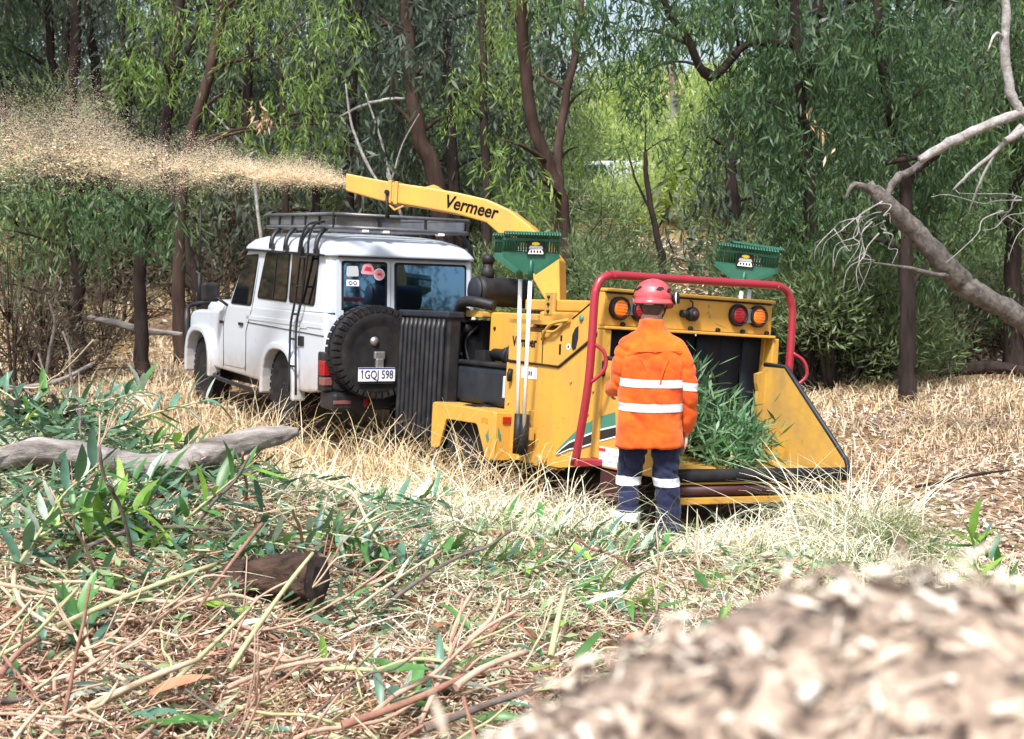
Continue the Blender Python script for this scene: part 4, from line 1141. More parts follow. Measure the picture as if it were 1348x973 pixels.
# arms: right hangs by the leg, left bent with the forearm forward
RA = [(.150, 0, 1.420), (.222, -.020, 1.29), (.252, -.030, 1.13), (.264, .015, .95), (.262, .060, .80)]
LA = [(-.150, 0, 1.420), (-.196, .01, 1.30), (-.205, .055, 1.16), (-.222, .15, 1.115), (-.222, .235, 1.09)]
limb(b, RA, [.062, .055, .045, .042, .030]); limb(b, LA, [.062, .055, .045, .042, .030])
def hand(b, wrist, d, palm_n, s, curl):
    """Palm, four bent fingers of unequal length and a thumb leaving the side of the palm. s: which side the thumb is on."""
    d = np.array(d, float); d /= np.linalg.norm(d); pn = np.array(palm_n, float); pn -= d * (d @ pn); pn /= np.linalg.norm(pn)
    sd = np.cross(d, pn) * s
    w = np.array(wrist, float)
    ell_tube(b, [(w, sd * .026, pn * .020), (w + d * .03, sd * .034, pn * .017), (w + d * .065, sd * .041, pn * .015), (w + d * .092, sd * .039, pn * .012)], 14)
    for k, (off, L) in enumerate(((.030, .070), (.010, .080), (-.011, .074), (-.031, .058))):
        base = w + d * (.085 - .004 * abs(k - 1)) + sd * off
        a = 0; p = base; pts = [base - d * .012]
        for j, f in enumerate((.45, .32, .23)):
            pts.append(p); a += curl * (1, .9, .6)[j] * (1 + .12 * k)
            p = p + (d * math.cos(a) + pn * math.sin(a)) * L * f
        pts.append(p)
        b.tube(pts, [.0095, .0095, .0088, .0080, .0062], 8)
    t0 = w + d * .028 + sd * .028
    b.tube([t0, t0 + d * .026 + sd * .024 + pn * .008, t0 + d * .055 + sd * .030 + pn * .020, t0 + d * .078 + sd * .026 + pn * .030], [.014, .012, .0105, .007], 8)
hand(b, RA[-1], (-.05, .16, -1), (-1, -.1, 0), -1, .35)
hand(b, LA[-1], (.25, .95, -.15), (.9, -.2, -.2), 1, .45)
# legs
LL = [(-.095, 0, .90), (-.105, .05, .70), (-.120, .095, .51), (-.145, .02, .32), (-.170, -.08, .135)]
RL = [(.095, 0, .90), (.108, .00, .70), (.122, .00, .49), (.132, -.02, .28), (.140, -.05, .10)]
for P in (LL, RL):
    limb(b, P, [.085, .075, .055, .050, .038])
    b.tube([np.array(P[-1]) + (0, 0, .0), np.array(P[-1]) + (0, .03, -.055), np.array(P[-1]) + (0, .16, -.06)], [.036, .04, .03], 10)
person = fuse(b, 'person', M['skin'], .0062, 5)
person.matrix_world = Matrix([[*PM[i], (WX, WY, wz)[i]] for i in range(3)] + [[0, 0, 0, 1]])
tag(person, 'worker seen from behind in orange high visibility shirt and red helmet', 'person')
for e in (-1, 1):
    ey = MB().lathe([(-.012, .004), (-.008, .010), (0, .0125), (.008, .010), (.0125, .001)], hp_(e * .031, .078, .008), hv(0, 1, 0), 12).build('eye', M['sticker_white'], person)
    MB().lathe([(0, .006), (.002, .001)], hp_(e * .031, .0902, .008), hv(0, 1, 0), 10).build('iris', M['hair'], ey)
# cropped hair at the back and sides under the helmet
hb = MB()
ell_tube(hb, [(hp_(0, -.022, z), hv(rx, 0, 0), hv(0, ry, 0)) for z, rx, ry in ((-.085, .050, .052), (-.055, .064, .068), (-.03, .074, .080), (.02, .080, .085), (.06, .078, .088), (.10, .058, .072), (.12, .02, .03))])
fuse(hb, 'hair', M['hair'], .008, 3, person)

# shirt: loose, hem out over the trousers
def folds(sc, amp, zs=1.0):
    def f(co):
        out = np.zeros(len(co))
        for i, p in enumerate(co):
            q = Vector((p[0] * sc, p[1] * sc, p[2] * sc * zs))
            out[i] = amp * (mnoise.noise(q) + .6 * abs(mnoise.noise(q * 2.3 + Vector((3, 1, 7)))) - .2)
        return out
    return f
b = MB()
ell_tube(b, [((0, .0, .735), (.232, 0, 0), (0, .150, 0)), ((0, .0, .76), (.232, 0, 0), (0, .152, 0)), ((-.005, .0, .88), (.226, 0, 0), (0, .150, 0)), ((-.005, .0, 1.02), (.216, 0, 0), (0, .140, 0)), ((0, -.002, 1.16), (.220, 0, 0), (0, .138, 0)), ((0, -.006, 1.30), (.226, 0, 0), (0, .136, 0)), ((0, -.004, 1.40), (.205, 0, 0), (0, .115, 0)), ((0, .0, 1.435), (.198, 0, 0), (0, .100, 0)), ((0, .004, 1.468), (.176, 0, 0), (0, .092, 0)), ((.004, .012, 1.50), (.138, 0, 0), (0, .086, 0)), ((.006, .020, 1.53), (.100, 0, 0), (0, .082, 0)), ((.008, .028, 1.565), (.088, 0, 0), (0, .082, 0)), ((.010, .036, 1.598), (.085, 0, 0), (0, .084, 0)), ((.010, .036, 1.602), (.066, 0, 0), (0, .064, 0))], 30)
SL = []
for P_, end, ex in ((RA, (.256, .065, .835), .10), (LA, (-.222, .205, 1.098), -.10)):
    q = MB(); limb(q, [(ex, 0, 1.415)] + P_[:-1] + [end], [.060, .074, .070, .066, .062, .055], 18); SL.append(q)
fw_ = folds(6, .012, .6); fn_ = folds(18, .003, .5)
def crease(amp, kx, kz, seed):
    def f(co):
        return np.array([-amp * (1 - min(1, 2.2 * abs(mnoise.noise(Vector((p[0] * kx + seed, p[1] * kx, p[2] * kz + 3.5 * p[0])))))) ** 2 for p in co])
    return f
c1_ = crease(.010, 3.2, 5.0, 1); c2_ = crease(.0035, 7, 11, 9)
shirt = fuse(b, 'shirt', M['hivis'], .0085, 4, person, lambda co: fw_(co) + fn_(co) + c1_(co) + c2_(co) + .009)
c4_ = crease(.012, 5, 9, 6)
slv = [fuse(q, 'sleeve', M['hivis'], .0085, 3, person, lambda co: fn_(co) + c4_(co) + .006) for q in SL]
# yoke seam and back pleats
MB().tube([(x, -.128 + abs(x) ** 2 * .9, 1.395) for x in np.linspace(-.19, .19, 13)], .004, 5).build('yoke_seam', M['hivis'], shirt)
tn = (0.02, 0, 1.0)
for z0, z1 in ((1.150, 1.205), (.985, 1.040)):
    sl_ = -.035
    def tst(c, z0=z0, z1=z1): 
        zz = c[2] - sl_ * c[0]
        return z0 < zz < z1 and abs(c[0]) < .25
    band(shirt, 'reflective_tape', M['tape'], tst, [((0, 0, z0), (-sl_, 0, 1)), ((0, 0, z1), (-sl_, 0, 1)), ((.25, 0, 0), (1, 0, 0)), ((-.25, 0, 0), (1, 0, 0))], shirt)
band(slv[0], 'sleeve_tape', M['tape'], lambda c: 1.120 < c[2] + .12 * (c[0] - .25) < 1.175, [((.25, 0, 1.120), (.12, 0, 1)), ((.25, 0, 1.175), (.12, 0, 1))], slv[0])
for s in (-1, 1):
    MB().tube(smooth_path([(s * .03, -.135, 1.16), (s * .055, -.140, 1.26), (s * .10, -.130, 1.36)], 4), [.003] + [.007] * 7 + [.003], 6).build('back_pleat', M['hivis'], shirt)

# trousers
b = MB()
ell_tube(b, [((0, 0, .98), (.165, 0, 0), (0, .115, 0)), ((0, -.005, .88), (.178, 0, 0), (0, .125, 0)), ((0, -.005, .80), (.180, 0, 0), (0, .120, 0)), ((0, 0, .76), (.15, 0, 0), (0, .10, 0))])
limb(b, LL[:-1] + [(-.166, -.065, .165)], [.098, .098, .085, .080, .078], 18); limb(b, RL[:-1] + [(.139, -.043, .135)], [.100, .100, .088, .082, .082], 18)
ft_ = folds(10, .016, .9)
c3_ = crease(.014, 6, 11, 4)
trs = fuse(b, 'trousers', M['navy'], .0085, 4, person, lambda co: ft_(co) + c3_(co) + .004)
for s in (-1, 1):
    for z0, z1 in ((.455, .515), (.225, .282))[:2 if s < 0 else 1]:
        band(trs, 'leg_tape', M['tape'], lambda c, z0=z0, z1=z1, s=s: c[0] * s > 0 and z0 < c[2] < z1, [((0, 0, z0), (0, 0, 1)), ((0, 0, z1), (0, 0, 1))], trs)
# boots
for P in (LL, RL):
    a = np.array(P[-1]); bt = MB()
    ell_tube(bt, [(a + (0, -.0, .10), (.050, 0, 0), (0, .055, 0)), (a + (0, .0, .02), (.050, 0, 0), (0, .058, 0)), (a + (0, .03, -.05), (.048, 0, 0), (0, .085, 0)), (a + (0, .06, -.085), (.050, 0, 0), (0, .135, 0)), (a + (0, .06, -.10), (.050, 0, 0), (0, .138, 0))])
    fuse(bt, 'boot', M['boot'], .009, 3, person)

# helmet with rear peak, vents, headband, chin strap and ear defender
hm = MB()
prof = [(-.005, .125, .142), (.03, .128, .146), (.07, .120, .138), (.105, .100, .115), (.13, .070, .080), (.145, .035, .04), (.149, .004, .005)]
ell_tube(hm, [(hp_(0, -.008, z + .022), hv(a, 0, 0), hv(0, d, 0)) for z, a, d in prof], 32)
hl = fuse(hm, 'helmet', M['helmet'], .007, 3, person)
rb = MB(); n = 33
vs = []; fs = []
for k in range(n):
    t = math.pi + math.pi * k / (n - 1)
    for rr, dz in ((.98, 0), (1.10, -.022 - .028 * math.sin(t - math.pi)), (1.08, -.030 - .028 * math.sin(t - math.pi)), (.94, -.012)):
        vs.append(hp_(.127 * rr * math.cos(t), -.008 + .146 * rr * math.sin(t), .030 + dz))
    if k: a = 4 * (k - 1); c = 4 * k; fs += [(a + j, a + (j + 1) % 4, c + (j + 1) % 4, c + j) for j in range(4)]
rb.add(vs, fs, True); rb.build('helmet_brim', M['helmet'], hl)
fb_ = MB(); n = 17; vs = []; fs = []
for k in range(n):
    t = math.pi * (.1 + .8 * k / (n - 1))
    for rr, dz in ((.97, 0), (1.28, -.03), (1.27, -.038), (.95, -.012)):
        vs.append(hp_(.127 * (rr if rr < 1 else 1.06) * math.cos(t), -.008 + .146 * rr * math.sin(t), .032 + dz))
    if k: a = 4 * (k - 1); c = 4 * k; fs += [(a + j, a + (j + 1) % 4, c + (j + 1) % 4, c + j) for j in range(4)]
fb_.add(vs, fs, True); fb_.build('helmet_peak', M['helmet'], hl)
for tt, zz in ((-.95, .080), (-.35, .082), (-2.2, .080), (-2.8, .082)):
    c = np.array([.118 * math.cos(tt), -.008 + .134 * math.sin(tt), zz]); nn = np.array([math.cos(tt), math.sin(tt), .45]); 
    x_ = np.array([-math.sin(tt), math.cos(tt), 0]); y_ = np.cross(nn / np.linalg.norm(nn), x_)
    decal('vent', [(-.030, -.012), (.0, -.016), (.030, .004), (.018, .018), (-.012, .012)], M['black'], hl, HC + HQ @ (c + nn * .006), HQ @ x_, HQ @ y_, .006)
hd = MB(); hd.tube([hp_(.086 * math.cos(t), -.006 + .104 * math.sin(t), .004) for t in np.linspace(math.pi * .95, math.pi * 2.05, 20)], .011, 6); hd.tube([hp_(.086 * math.cos(t), -.006 + .104 * math.sin(t), -.022 - .014 * math.sin(t)) for t in np.linspace(math.pi * 1.1, math.pi * 1.9, 16)], .008, 6)
hd.build('headband', M['grey_plastic'], hl)
MB().tube([hp_(-.03, -.112, -.010), hp_(.03, -.112, -.010)], .016, 8).build('ratchet_knob', M['sticker_grey'], hl)
sp = MB()
for e in (-1, 1):
    sp.tube([hp_(e * .088, .03, .02), hp_(e * .079, .022, -.05), hp_(e * .045, .045, -.108), hp_(0, .05, -.122)], .005, 6)
    sp.tube([hp_(e * .086, -.06, .012), hp_(e * .083, -.02, -.03), hp_(e * .079, .022, -.05)], .005, 6)
sp.build('chin_strap', M['black'], hl)
for e in (-1, 1):
    em = MB(); em.lathe([(0, .030), (.008, .040), (.03, .042), (.045, .034), (.05, .001)], hp_(e * .122, .035 if e > 0 else .085, .045), hv(e, .1 if e > 0 else .5, .1), 20)
    em.tube([hp_(e * .128, -.01, .06), hp_(e * .150, .02, .05), hp_(e * .150, .035, .045)], .006, 6)
    em = em.build('ear_defender', M['black'], person)
    MB().lathe([(0, .043), (.008, .043)], hp_(e * (.146 if e > 0 else .143), .037 if e > 0 else .097, .047), hv(e, .1 if e > 0 else .5, .1), 20).build('defender_ring', M['sticker_white'], em)
# ------------------------------------------------------------------ woodland
def sprays(C, Rr, ns, nl=8, L=.15, W=.026, step=.045, droop=1.0, rg=rng):
    """Hanging strings of leaves spread through an ellipsoid clump."""
    C = np.asarray(C, float); Rr = np.asarray(Rr, float)
    d = unit(rg.normal(size=(ns, 3))) * (rg.random((ns, 1)) ** .42)
    A = C + d * Rr
    S = unit(np.stack([rg.normal(size=ns) * .35, rg.normal(size=ns) * .35, -np.ones(ns) * droop], 1))
    k = np.arange(nl)
    P = A[:, None, :] + S[:, None, :] * (k * step)[None, :, None] + rg.normal(size=(ns, nl, 3)) * .02
    D = unit(S[:, None, :] * .9 + rg.normal(size=(ns, nl, 3)) * .42)
    n = ns * nl
    return blades(P.reshape(n, 3), D.reshape(n, 3), L * rg.uniform(.6, 1.25, n), W * rg.uniform(.7, 1.3, n), rg.normal(size=(n, 3)))

def puffs(C, Rr, n, L=.10, W=.02, up=.5, rg=rng):
    """Upright bushy foliage."""
    d = unit(rg.normal(size=(n, 3))) * (rg.random((n, 1)) ** .38)
    P = np.asarray(C, float) + d * np.asarray(Rr, float)
    D = unit(d + rg.normal(size=(n, 3)) * .7 + np.array([0, 0, up]))
    return blades(P, D, L * rg.uniform(.6, 1.3, n), W * rg.uniform(.7, 1.3, n))

def limb_to(b, p, q, r0, r1, sag=.12, n=6):
    p = np.asarray(p, float); q = np.asarray(q, float)
    m = (p + q) / 2 + np.array([0, 0, sag * np.linalg.norm(q - p)])
    pts = bez(p, m, q, n)
    b.tube(pts, list(np.linspace(r0, r1, n)), 6)

LEAF = {'dark': 'leaf_dark', 'mid': 'leaf_mid', 'bright': 'leaf_bright'}

def px_tree(name, label, trunks, clumps, leaf='mid', bk='bark_dark', per=1.0, group=None, cat='tree', L=.155, W=.023, base=None):
    """trunks: lists of (px, py, depth, px-width) from the foot up; clumps: (px, py, depth, rx, ry) in photograph pixels."""
    t0 = trunks[0]
    f = at(*t0[0][:3]); foot = np.array([f[0], f[1], float(gz(f[0], f[1])) - .05])
    o = thing(name, label, cat, foot, None, group)
    tb = MB(); nodes = []
    for k, tr in enumerate(trunks):
        pts = [at(a, c, d) - foot for a, c, d, w in tr]
        rad = [w * d / F_PX / 2 * .78 for a, c, d, w in tr]
        if k == 0 and pts[0][2] > .1: pts = [np.array([0, 0, 0.])] + pts; rad = [rad[0] * 1.25] + rad
        sp = smooth_path(pts, 5)
        rr = np.interp(np.linspace(0, len(rad) - 1, len(sp)), range(len(rad)), rad)
        sp = [p + np.array([mnoise.noise(Vector((i * .6, k, foot[0]))), mnoise.noise(Vector((i * .6, k + 5, foot[0]))), 0]) * r * .5 for i, (p, r) in enumerate(zip(sp, rr))]
        tb.tube(sp, list(rr), 10)
        nodes += [(p, r) for p, r in zip(sp, rr)]
    V = []
    for cx, cy, d, rx, ry in clumps:
        c = at(cx, cy, d) - foot
        R_ = np.array([rx, rx * 1.0, ry]) * d / F_PX
        area = rx * ry * (d / F_PX) ** 2
        ns = int(max(20, area * 200 * per))
        f_ = rng.uniform(.75, 1.25); V.append(sprays(c + np.array([0, 0, .25 * R_[2]]), R_ * np.array([1, 1, .8]), int(ns / f_), 8, L * f_, W * f_, .30 * L * f_, rng.uniform(.8, 1.5)))
        if nodes:
            j = min(range(len(nodes)), key=lambda i: np.linalg.norm(nodes[i][0] - c) + 2.0 * max(0, nodes[i][0][2] - c[2]))
            limb_to(tb, nodes[j][0], c + np.array([0, 0, R_[2] * .5]), min(nodes[j][1] * .5, .06), .008)
    tb.build('trunk', M[bk], o)
    if V:
        link('crown', np_mesh('crown', np.concatenate(V), M[LEAF.get(leaf, leaf)]), o)['kind'] = 'stuff'
    return o

# --- trees of the picture that can be told apart
px_tree('gum_tree', 'forked dark gum trunk rising behind the chute of the chipper',
        [[(738, 395, 19.5, 34), (742, 330, 19.5, 30), (737, 262, 19.5, 26), (716, 205, 19.4, 22), (697, 140, 19.3, 20), (690, 60, 19.2, 20), (686, -40, 19, 18)],
         [(737, 262, 19.5, 18), (734, 215, 19.6, 15), (741, 150, 19.8, 14), (757, 70, 20, 12), (768, -20, 20.2, 10)]],
        [(665, 30, 19.0, 55, 60), (720, -10, 19.2, 60, 50), (775, 30, 20, 60, 55), (660, 215, 18.6, 42, 60), (702, 260, 18.4, 40, 48), (790, 95, 20.6, 46, 50), (770, 150, 20.6, 36, 60), (680, 120, 20.2, 40, 60), (760, 215, 20.6, 40, 40)], 'bright', 'bark_brown', .5)
px_tree('gum_tree', 'thick straight gum trunk above the word on the chute',
        [[(590, 400, 25, 34), (575, 240, 25, 30), (556, 190, 25, 27), (544, 120, 25, 24), (537, 40, 25, 22), (534, -60, 25, 20)]],
        [(520, -10, 25, 80, 50), (590, 10, 24.6, 60, 60), (480, 50, 25.4, 55, 70), (612, 85, 23.6, 40, 55), (560, 60, 26, 60, 60), (600, 180, 26, 40, 60), (505, 160, 26.5, 50, 60)], 'leaf_grey', 'bark_brown', .6)
px_tree('gum_tree', 'thin dark trunk left of the forked gum, high bare stem',
        [[(640, 330, 22, 16), (640, 230, 22, 15), (636, 160, 22, 13), (637, 80, 22, 12), (634, -40, 22, 11)]],
        [(630, 110, 21.8, 36, 50), (600, 145, 21.5, 26, 30), (650, -10, 22, 50, 40), (655, 60, 22.4, 36, 46)], 'bright', 'bark_dark', .5)
px_tree('gum_tree', 'left of two leaning trunks crossing the stream of flying chips',
        [[(268, 415, 21, 20), (236, 290, 21, 19), (217, 215, 21, 19), (222, 130, 21, 18), (232, 60, 21, 17), (240, -40, 21, 15)],
         [(222, 120, 21, 10), (250, 60, 21.4, 9), (280, -20, 21.8, 8)]],
        [(215, 105, 20.6, 44, 50), (260, 30, 20.8, 55, 55), (200, 20, 21.5, 50, 50), (180, 90, 21.4, 40, 50)], 'bright', 'bark_dark', .6)
px_tree('gum_tree', 'right of two leaning trunks crossing the stream of flying chips',
        [[(235, 370, 20, 22), (240, 240, 20, 20), (252, 180, 20, 19), (272, 110, 20, 18), (286, 50, 20, 17), (298, -40, 20, 15)],
         [(275, 100, 20, 9), (300, 82, 19.8, 8), (340, 78, 19.6, 6)]],
        [(325, 60, 19.6, 60, 66), (390, 110, 19.5, 58, 80), (445, 50, 19.4, 45, 80), (350, 5, 19.8, 80, 50), (300, 140, 19.9, 40, 40), (370, 195, 19.2, 48, 50), (425, 190, 19.6, 38, 50)], 'bright', 'bark_brown', .6)
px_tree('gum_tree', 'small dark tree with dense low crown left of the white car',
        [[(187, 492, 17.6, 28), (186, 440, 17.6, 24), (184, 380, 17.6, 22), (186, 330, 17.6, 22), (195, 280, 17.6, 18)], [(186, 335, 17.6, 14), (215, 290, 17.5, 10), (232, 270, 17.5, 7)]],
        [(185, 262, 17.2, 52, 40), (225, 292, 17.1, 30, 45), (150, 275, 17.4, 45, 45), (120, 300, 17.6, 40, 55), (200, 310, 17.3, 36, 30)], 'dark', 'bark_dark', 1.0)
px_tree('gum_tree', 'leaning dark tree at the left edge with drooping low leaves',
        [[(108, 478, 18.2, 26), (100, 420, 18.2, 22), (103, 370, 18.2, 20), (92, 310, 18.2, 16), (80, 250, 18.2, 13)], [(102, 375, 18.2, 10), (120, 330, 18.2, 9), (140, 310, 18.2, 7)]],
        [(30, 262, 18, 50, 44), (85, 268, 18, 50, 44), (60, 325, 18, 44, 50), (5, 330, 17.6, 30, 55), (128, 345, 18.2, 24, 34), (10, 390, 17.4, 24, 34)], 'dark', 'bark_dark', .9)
px_tree('gum_sapling', 'thin leaning dark sapling behind the helmet of the worker',
        [[(873, 372, 22, 13), (870, 330, 22, 12), (860, 290, 22, 10), (852, 240, 22, 9), (849, 200, 22, 7)], [(858, 280, 22, 5), (838, 240, 22, 4), (828, 205, 22, 3)]],
        [(850, 170, 22, 44, 44), (820, 205, 22, 26, 34), (880, 195, 22, 26, 26)], 'mid', 'bark_dark', .5, L=.15)
px_tree('gum_tree', 'upright trunk behind the right pair of rakes with pale drooping leaves',
        [[(968, 345, 24, 26), (966, 280, 24, 22), (962, 220, 24, 19), (958, 150, 24, 15)]],
        [(925, 150, 23.5, 42, 55), (960, 110, 24, 40, 50), (930, 195, 23.2, 30, 30), (990, 190, 24, 36, 60)], 'bright', 'bark_dark', .55)
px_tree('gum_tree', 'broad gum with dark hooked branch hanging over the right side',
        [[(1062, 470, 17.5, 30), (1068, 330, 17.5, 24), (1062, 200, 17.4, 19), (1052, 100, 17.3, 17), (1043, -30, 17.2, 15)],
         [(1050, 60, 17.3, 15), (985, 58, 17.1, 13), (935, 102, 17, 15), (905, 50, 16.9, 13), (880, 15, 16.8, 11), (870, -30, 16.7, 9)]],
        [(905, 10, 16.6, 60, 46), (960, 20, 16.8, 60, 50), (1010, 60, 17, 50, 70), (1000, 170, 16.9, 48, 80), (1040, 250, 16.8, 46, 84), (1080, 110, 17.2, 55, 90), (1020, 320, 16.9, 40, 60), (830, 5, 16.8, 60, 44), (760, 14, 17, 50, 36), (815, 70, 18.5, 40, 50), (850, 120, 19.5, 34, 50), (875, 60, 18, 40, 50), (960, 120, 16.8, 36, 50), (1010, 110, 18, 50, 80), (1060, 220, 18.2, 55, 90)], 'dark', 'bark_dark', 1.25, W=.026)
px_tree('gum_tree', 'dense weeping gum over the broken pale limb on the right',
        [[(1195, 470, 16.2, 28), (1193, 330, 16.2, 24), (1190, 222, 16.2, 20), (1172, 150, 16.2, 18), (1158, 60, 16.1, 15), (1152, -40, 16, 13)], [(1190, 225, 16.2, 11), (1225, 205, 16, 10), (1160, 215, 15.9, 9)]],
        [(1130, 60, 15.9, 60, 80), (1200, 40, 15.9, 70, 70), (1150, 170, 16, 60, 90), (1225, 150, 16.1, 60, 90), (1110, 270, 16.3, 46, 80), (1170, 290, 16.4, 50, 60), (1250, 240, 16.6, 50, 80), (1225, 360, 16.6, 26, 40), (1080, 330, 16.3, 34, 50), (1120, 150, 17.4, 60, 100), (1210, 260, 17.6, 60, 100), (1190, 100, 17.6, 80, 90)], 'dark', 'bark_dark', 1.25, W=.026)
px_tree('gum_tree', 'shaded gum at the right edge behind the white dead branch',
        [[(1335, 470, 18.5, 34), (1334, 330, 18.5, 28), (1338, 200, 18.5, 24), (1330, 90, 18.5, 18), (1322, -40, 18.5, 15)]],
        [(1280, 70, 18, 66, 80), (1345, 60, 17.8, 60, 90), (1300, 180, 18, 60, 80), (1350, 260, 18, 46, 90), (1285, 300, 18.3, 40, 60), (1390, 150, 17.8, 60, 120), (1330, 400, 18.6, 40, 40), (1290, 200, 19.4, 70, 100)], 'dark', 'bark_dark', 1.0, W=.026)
px_tree('gum_tree', 'pale sunlit trunk seen far off through the gap in the canopy',
        [[(884, 230, 42, 18), (884, 190, 42, 17), (888, 140, 42, 15), (884, 90, 42, 12), (890, 20, 42, 9)]],
        [(870, 60, 42, 40, 40), (915, 40, 42, 40, 40), (900, 105, 41.5, 24, 30)], 'bright', 'bark_pale', .3, L=.26, W=.05)
for lab, tr, cl in (
    ('first slim dark trunk from the top left corner', [[(78, 300, 27, 15), (74, 130, 27, 14), (66, 60, 27, 14), (62, -40, 27, 13)]], [(30, 10, 26.6, 50, 40), (80, -10, 27, 50, 36), (10, 90, 26.5, 34, 60)]),
    ('second slim dark trunk from the top left corner, slightly kinked', [[(98, 300, 26, 20), (96, 115, 26, 19), (100, 60, 26, 19), (101, -40, 26, 17)]], [(110, 0, 25.8, 50, 40), (140, 40, 26, 34, 44)]),
    ('third brownish leaning trunk from the top left corner', [[(140, 300, 26.5, 18), (130, 120, 26.5, 17), (118, 40, 26.5, 15), (112, -40, 26.5, 13)]], [(150, 10, 26.4, 40, 36)]),
    ('fourth dim straight trunk from the top left corner', [[(168, 300, 28, 15), (163, 110, 28, 14), (160, 30, 28, 13), (158, -40, 28, 12)]], [(175, 0, 27.8, 40, 40)]),
    ('slender bare trunk beside the thick one above the roof rack', [[(480, 380, 27, 13), (470, 240, 27, 12), (468, 150, 27, 11), (462, 60, 27, 10), (460, -40, 27, 9)]], [(455, -5, 26.8, 50, 40)]),
    ('grey slender trunk above the left end of the roof rack', [[(378, 380, 23, 13), (376, 260, 23, 12), (372, 160, 23, 10), (368, 60, 23, 8)]], [(372, 40, 23, 50, 46), (400, 5, 23.2, 50, 36)]),
    ('brown leaning trunk just left of the chute mouth', [[(418, 380, 24, 15), (415, 260, 24, 13), (408, 170, 24, 11), (415, 60, 24, 9)]], [(430, 100, 24, 40, 50)])):
    px_tree('gum_tree', lab, tr, cl, 'leaf_grey', 'bark_dark', .55, L=.18, W=.030)

# --- generic trees, copied through the wood
def generic_tree(seed, H, leaf, bk, ns, L=.24, W=.046):
    rg = np.random.default_rng(seed)
    o = thing('gum_tree', 'tall gum among the massed trees of the wood behind', 'tree', (0, 0, 0), None, 'trees of the wood behind')
    tb = MB()
    lean = rg.normal(size=2) * .06
    pts = [np.array([lean[0] * z + .18 * math.sin(z * .6 + seed), lean[1] * z + .15 * math.cos(z * .5 + seed), z]) for z in np.linspace(-.3, H, 12)]
    tb.tube(pts, list(np.linspace(.115, .025, 12)), 8)
    V = []
    for i in range(16):
        h = rg.uniform(.22, 1.0); p = pts[int(h * 11)]
        a = rg.uniform(0, 2 * math.pi); rr = rg.uniform(.5, 2.3) * (1.25 - .55 * h)
        c = p + np.array([math.cos(a) * rr, math.sin(a) * rr, rg.uniform(-.2, .9)])
        limb_to(tb, p, c, .05 * (1.2 - h), .012, .2)
        V.append(sprays(c, (rg.uniform(.7, 1.2), rg.uniform(.7, 1.2), rg.uniform(.6, 1.1)), ns, 7, L, W, .07, rg=rg))
    a_ = tb.build('trunk', M[bk], o)
    c_ = link('crown', np_mesh('crown', np.concatenate(V), M[leaf]), o); c_['kind'] = 'stuff'
    return o, a_, c_

protos = [generic_tree(1, 10, 'leaf_grey', 'bark_dark', 60), generic_tree(2, 12, 'leaf_grey', 'bark_brown', 66), generic_tree(3, 9, 'leaf_mid', 'bark_dark', 58), generic_tree(4, 13, 'leaf_grey', 'bark_dark', 68), generic_tree(5, 8, 'leaf_bright', 'bark_brown', 50)]
used = set()
tr_rng = random.Random(5)
def place(proto, x, y, s, rot, z=None, label=None, sink=0):
    i = id(proto)
    if i not in used:
        used.add(i); o = proto[0]
    else:
        o = proto[0].copy(); COL.objects.link(o)
        for p in proto[1:]:
            c = p.copy(); COL.objects.link(c); c.parent = o
    o.location = (x, y, (float(gz(x, y)) if z is None else z) - sink); o.scale = (s, s, s); o.rotation_euler = (0, 0, rot)
    if label: o['label'] = label
    return o
spots = []
tries = 0
while len(spots) < 74 and tries < 4000:
    tries += 1
    y = tr_rng.uniform(25, 64); x = tr_rng.uniform(-.46 * y - 4, .46 * y + 4)
    px = CX + F_PX * x / y
    if (690 if y < 46 else 790) < px < 1010 and y < 60: continue
    if any((x - a) ** 2 + (y - c) ** 2 < (2.0 if y < 40 else 2.6) ** 2 for a, c in spots): continue
    spots.append((x, y))
for k, (x, y) in enumerate(spots):
    pk_ = tr_rng.choice(protos[:4] if tr_rng.random() < .85 else protos)
    place(pk_, x, y, tr_rng.uniform(.85, 1.25), tr_rng.uniform(0, 6.28))

# the open edge of the wood off to the right, which the rear windows mirror
for x, y, k, s_ in ((14, 1, 0, 1.0), (19, 4, 2, 1.1), (23, -4, 1, 1.0), (17, -7, 3, .9), (28, 2, 0, 1.2), (11, -6, 2, .9)): place(protos[k], x, y, s_, k * 1.3 + x)

# --- shrubs
def shrub(seed, leaf, n, L, W, label, group, dry=False, name='wattle_shrub'):
    rg = np.random.default_rng(seed)
    o = thing(name, label, 'shrub', (0, 0, 0), None, group)
    tb = MB(); V = []
    for i in range(9):
        a = rg.uniform(0, 6.28); r = rg.uniform(.1, .75)
        c = np.array([math.cos(a) * r, math.sin(a) * r, rg.uniform(.35, 1.25)])
        limb_to(tb, (math.cos(a) * .06, math.sin(a) * .06, -.05), c, .022, .006, .1)
        for j in range(5 if dry else 2): limb_to(tb, c * .6, c + rg.normal(size=3) * .35, .009, .003, .1, 4)
        V.append(puffs(c, (.42, .42, .38), n, L, W, .6, rg))
    a_ = tb.build('stems', M['bark_brown' if dry else 'bark_dark'], o)
    c_ = link('foliage', np_mesh('foliage', np.concatenate(V), M[leaf]), o); c_['kind'] = 'stuff'
    return o, a_, c_
sh_g = [shrub(20 + k, 'leaf_shrub', 620, .10, .015, 'soft green wattle shrub of the understorey', 'understorey shrubs') for k in range(3)]
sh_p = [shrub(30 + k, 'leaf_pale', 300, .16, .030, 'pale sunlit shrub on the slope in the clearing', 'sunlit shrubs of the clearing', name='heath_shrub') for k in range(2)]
sh_d = [shrub(40 + k, 'leaf_dryshrub', 60, .11, .02, 'dry twiggy grey shrub with few leaves under the trees', 'dry understorey shrubs', True, 'twiggy_shrub') for k in range(2)]
sr = random.Random(9)
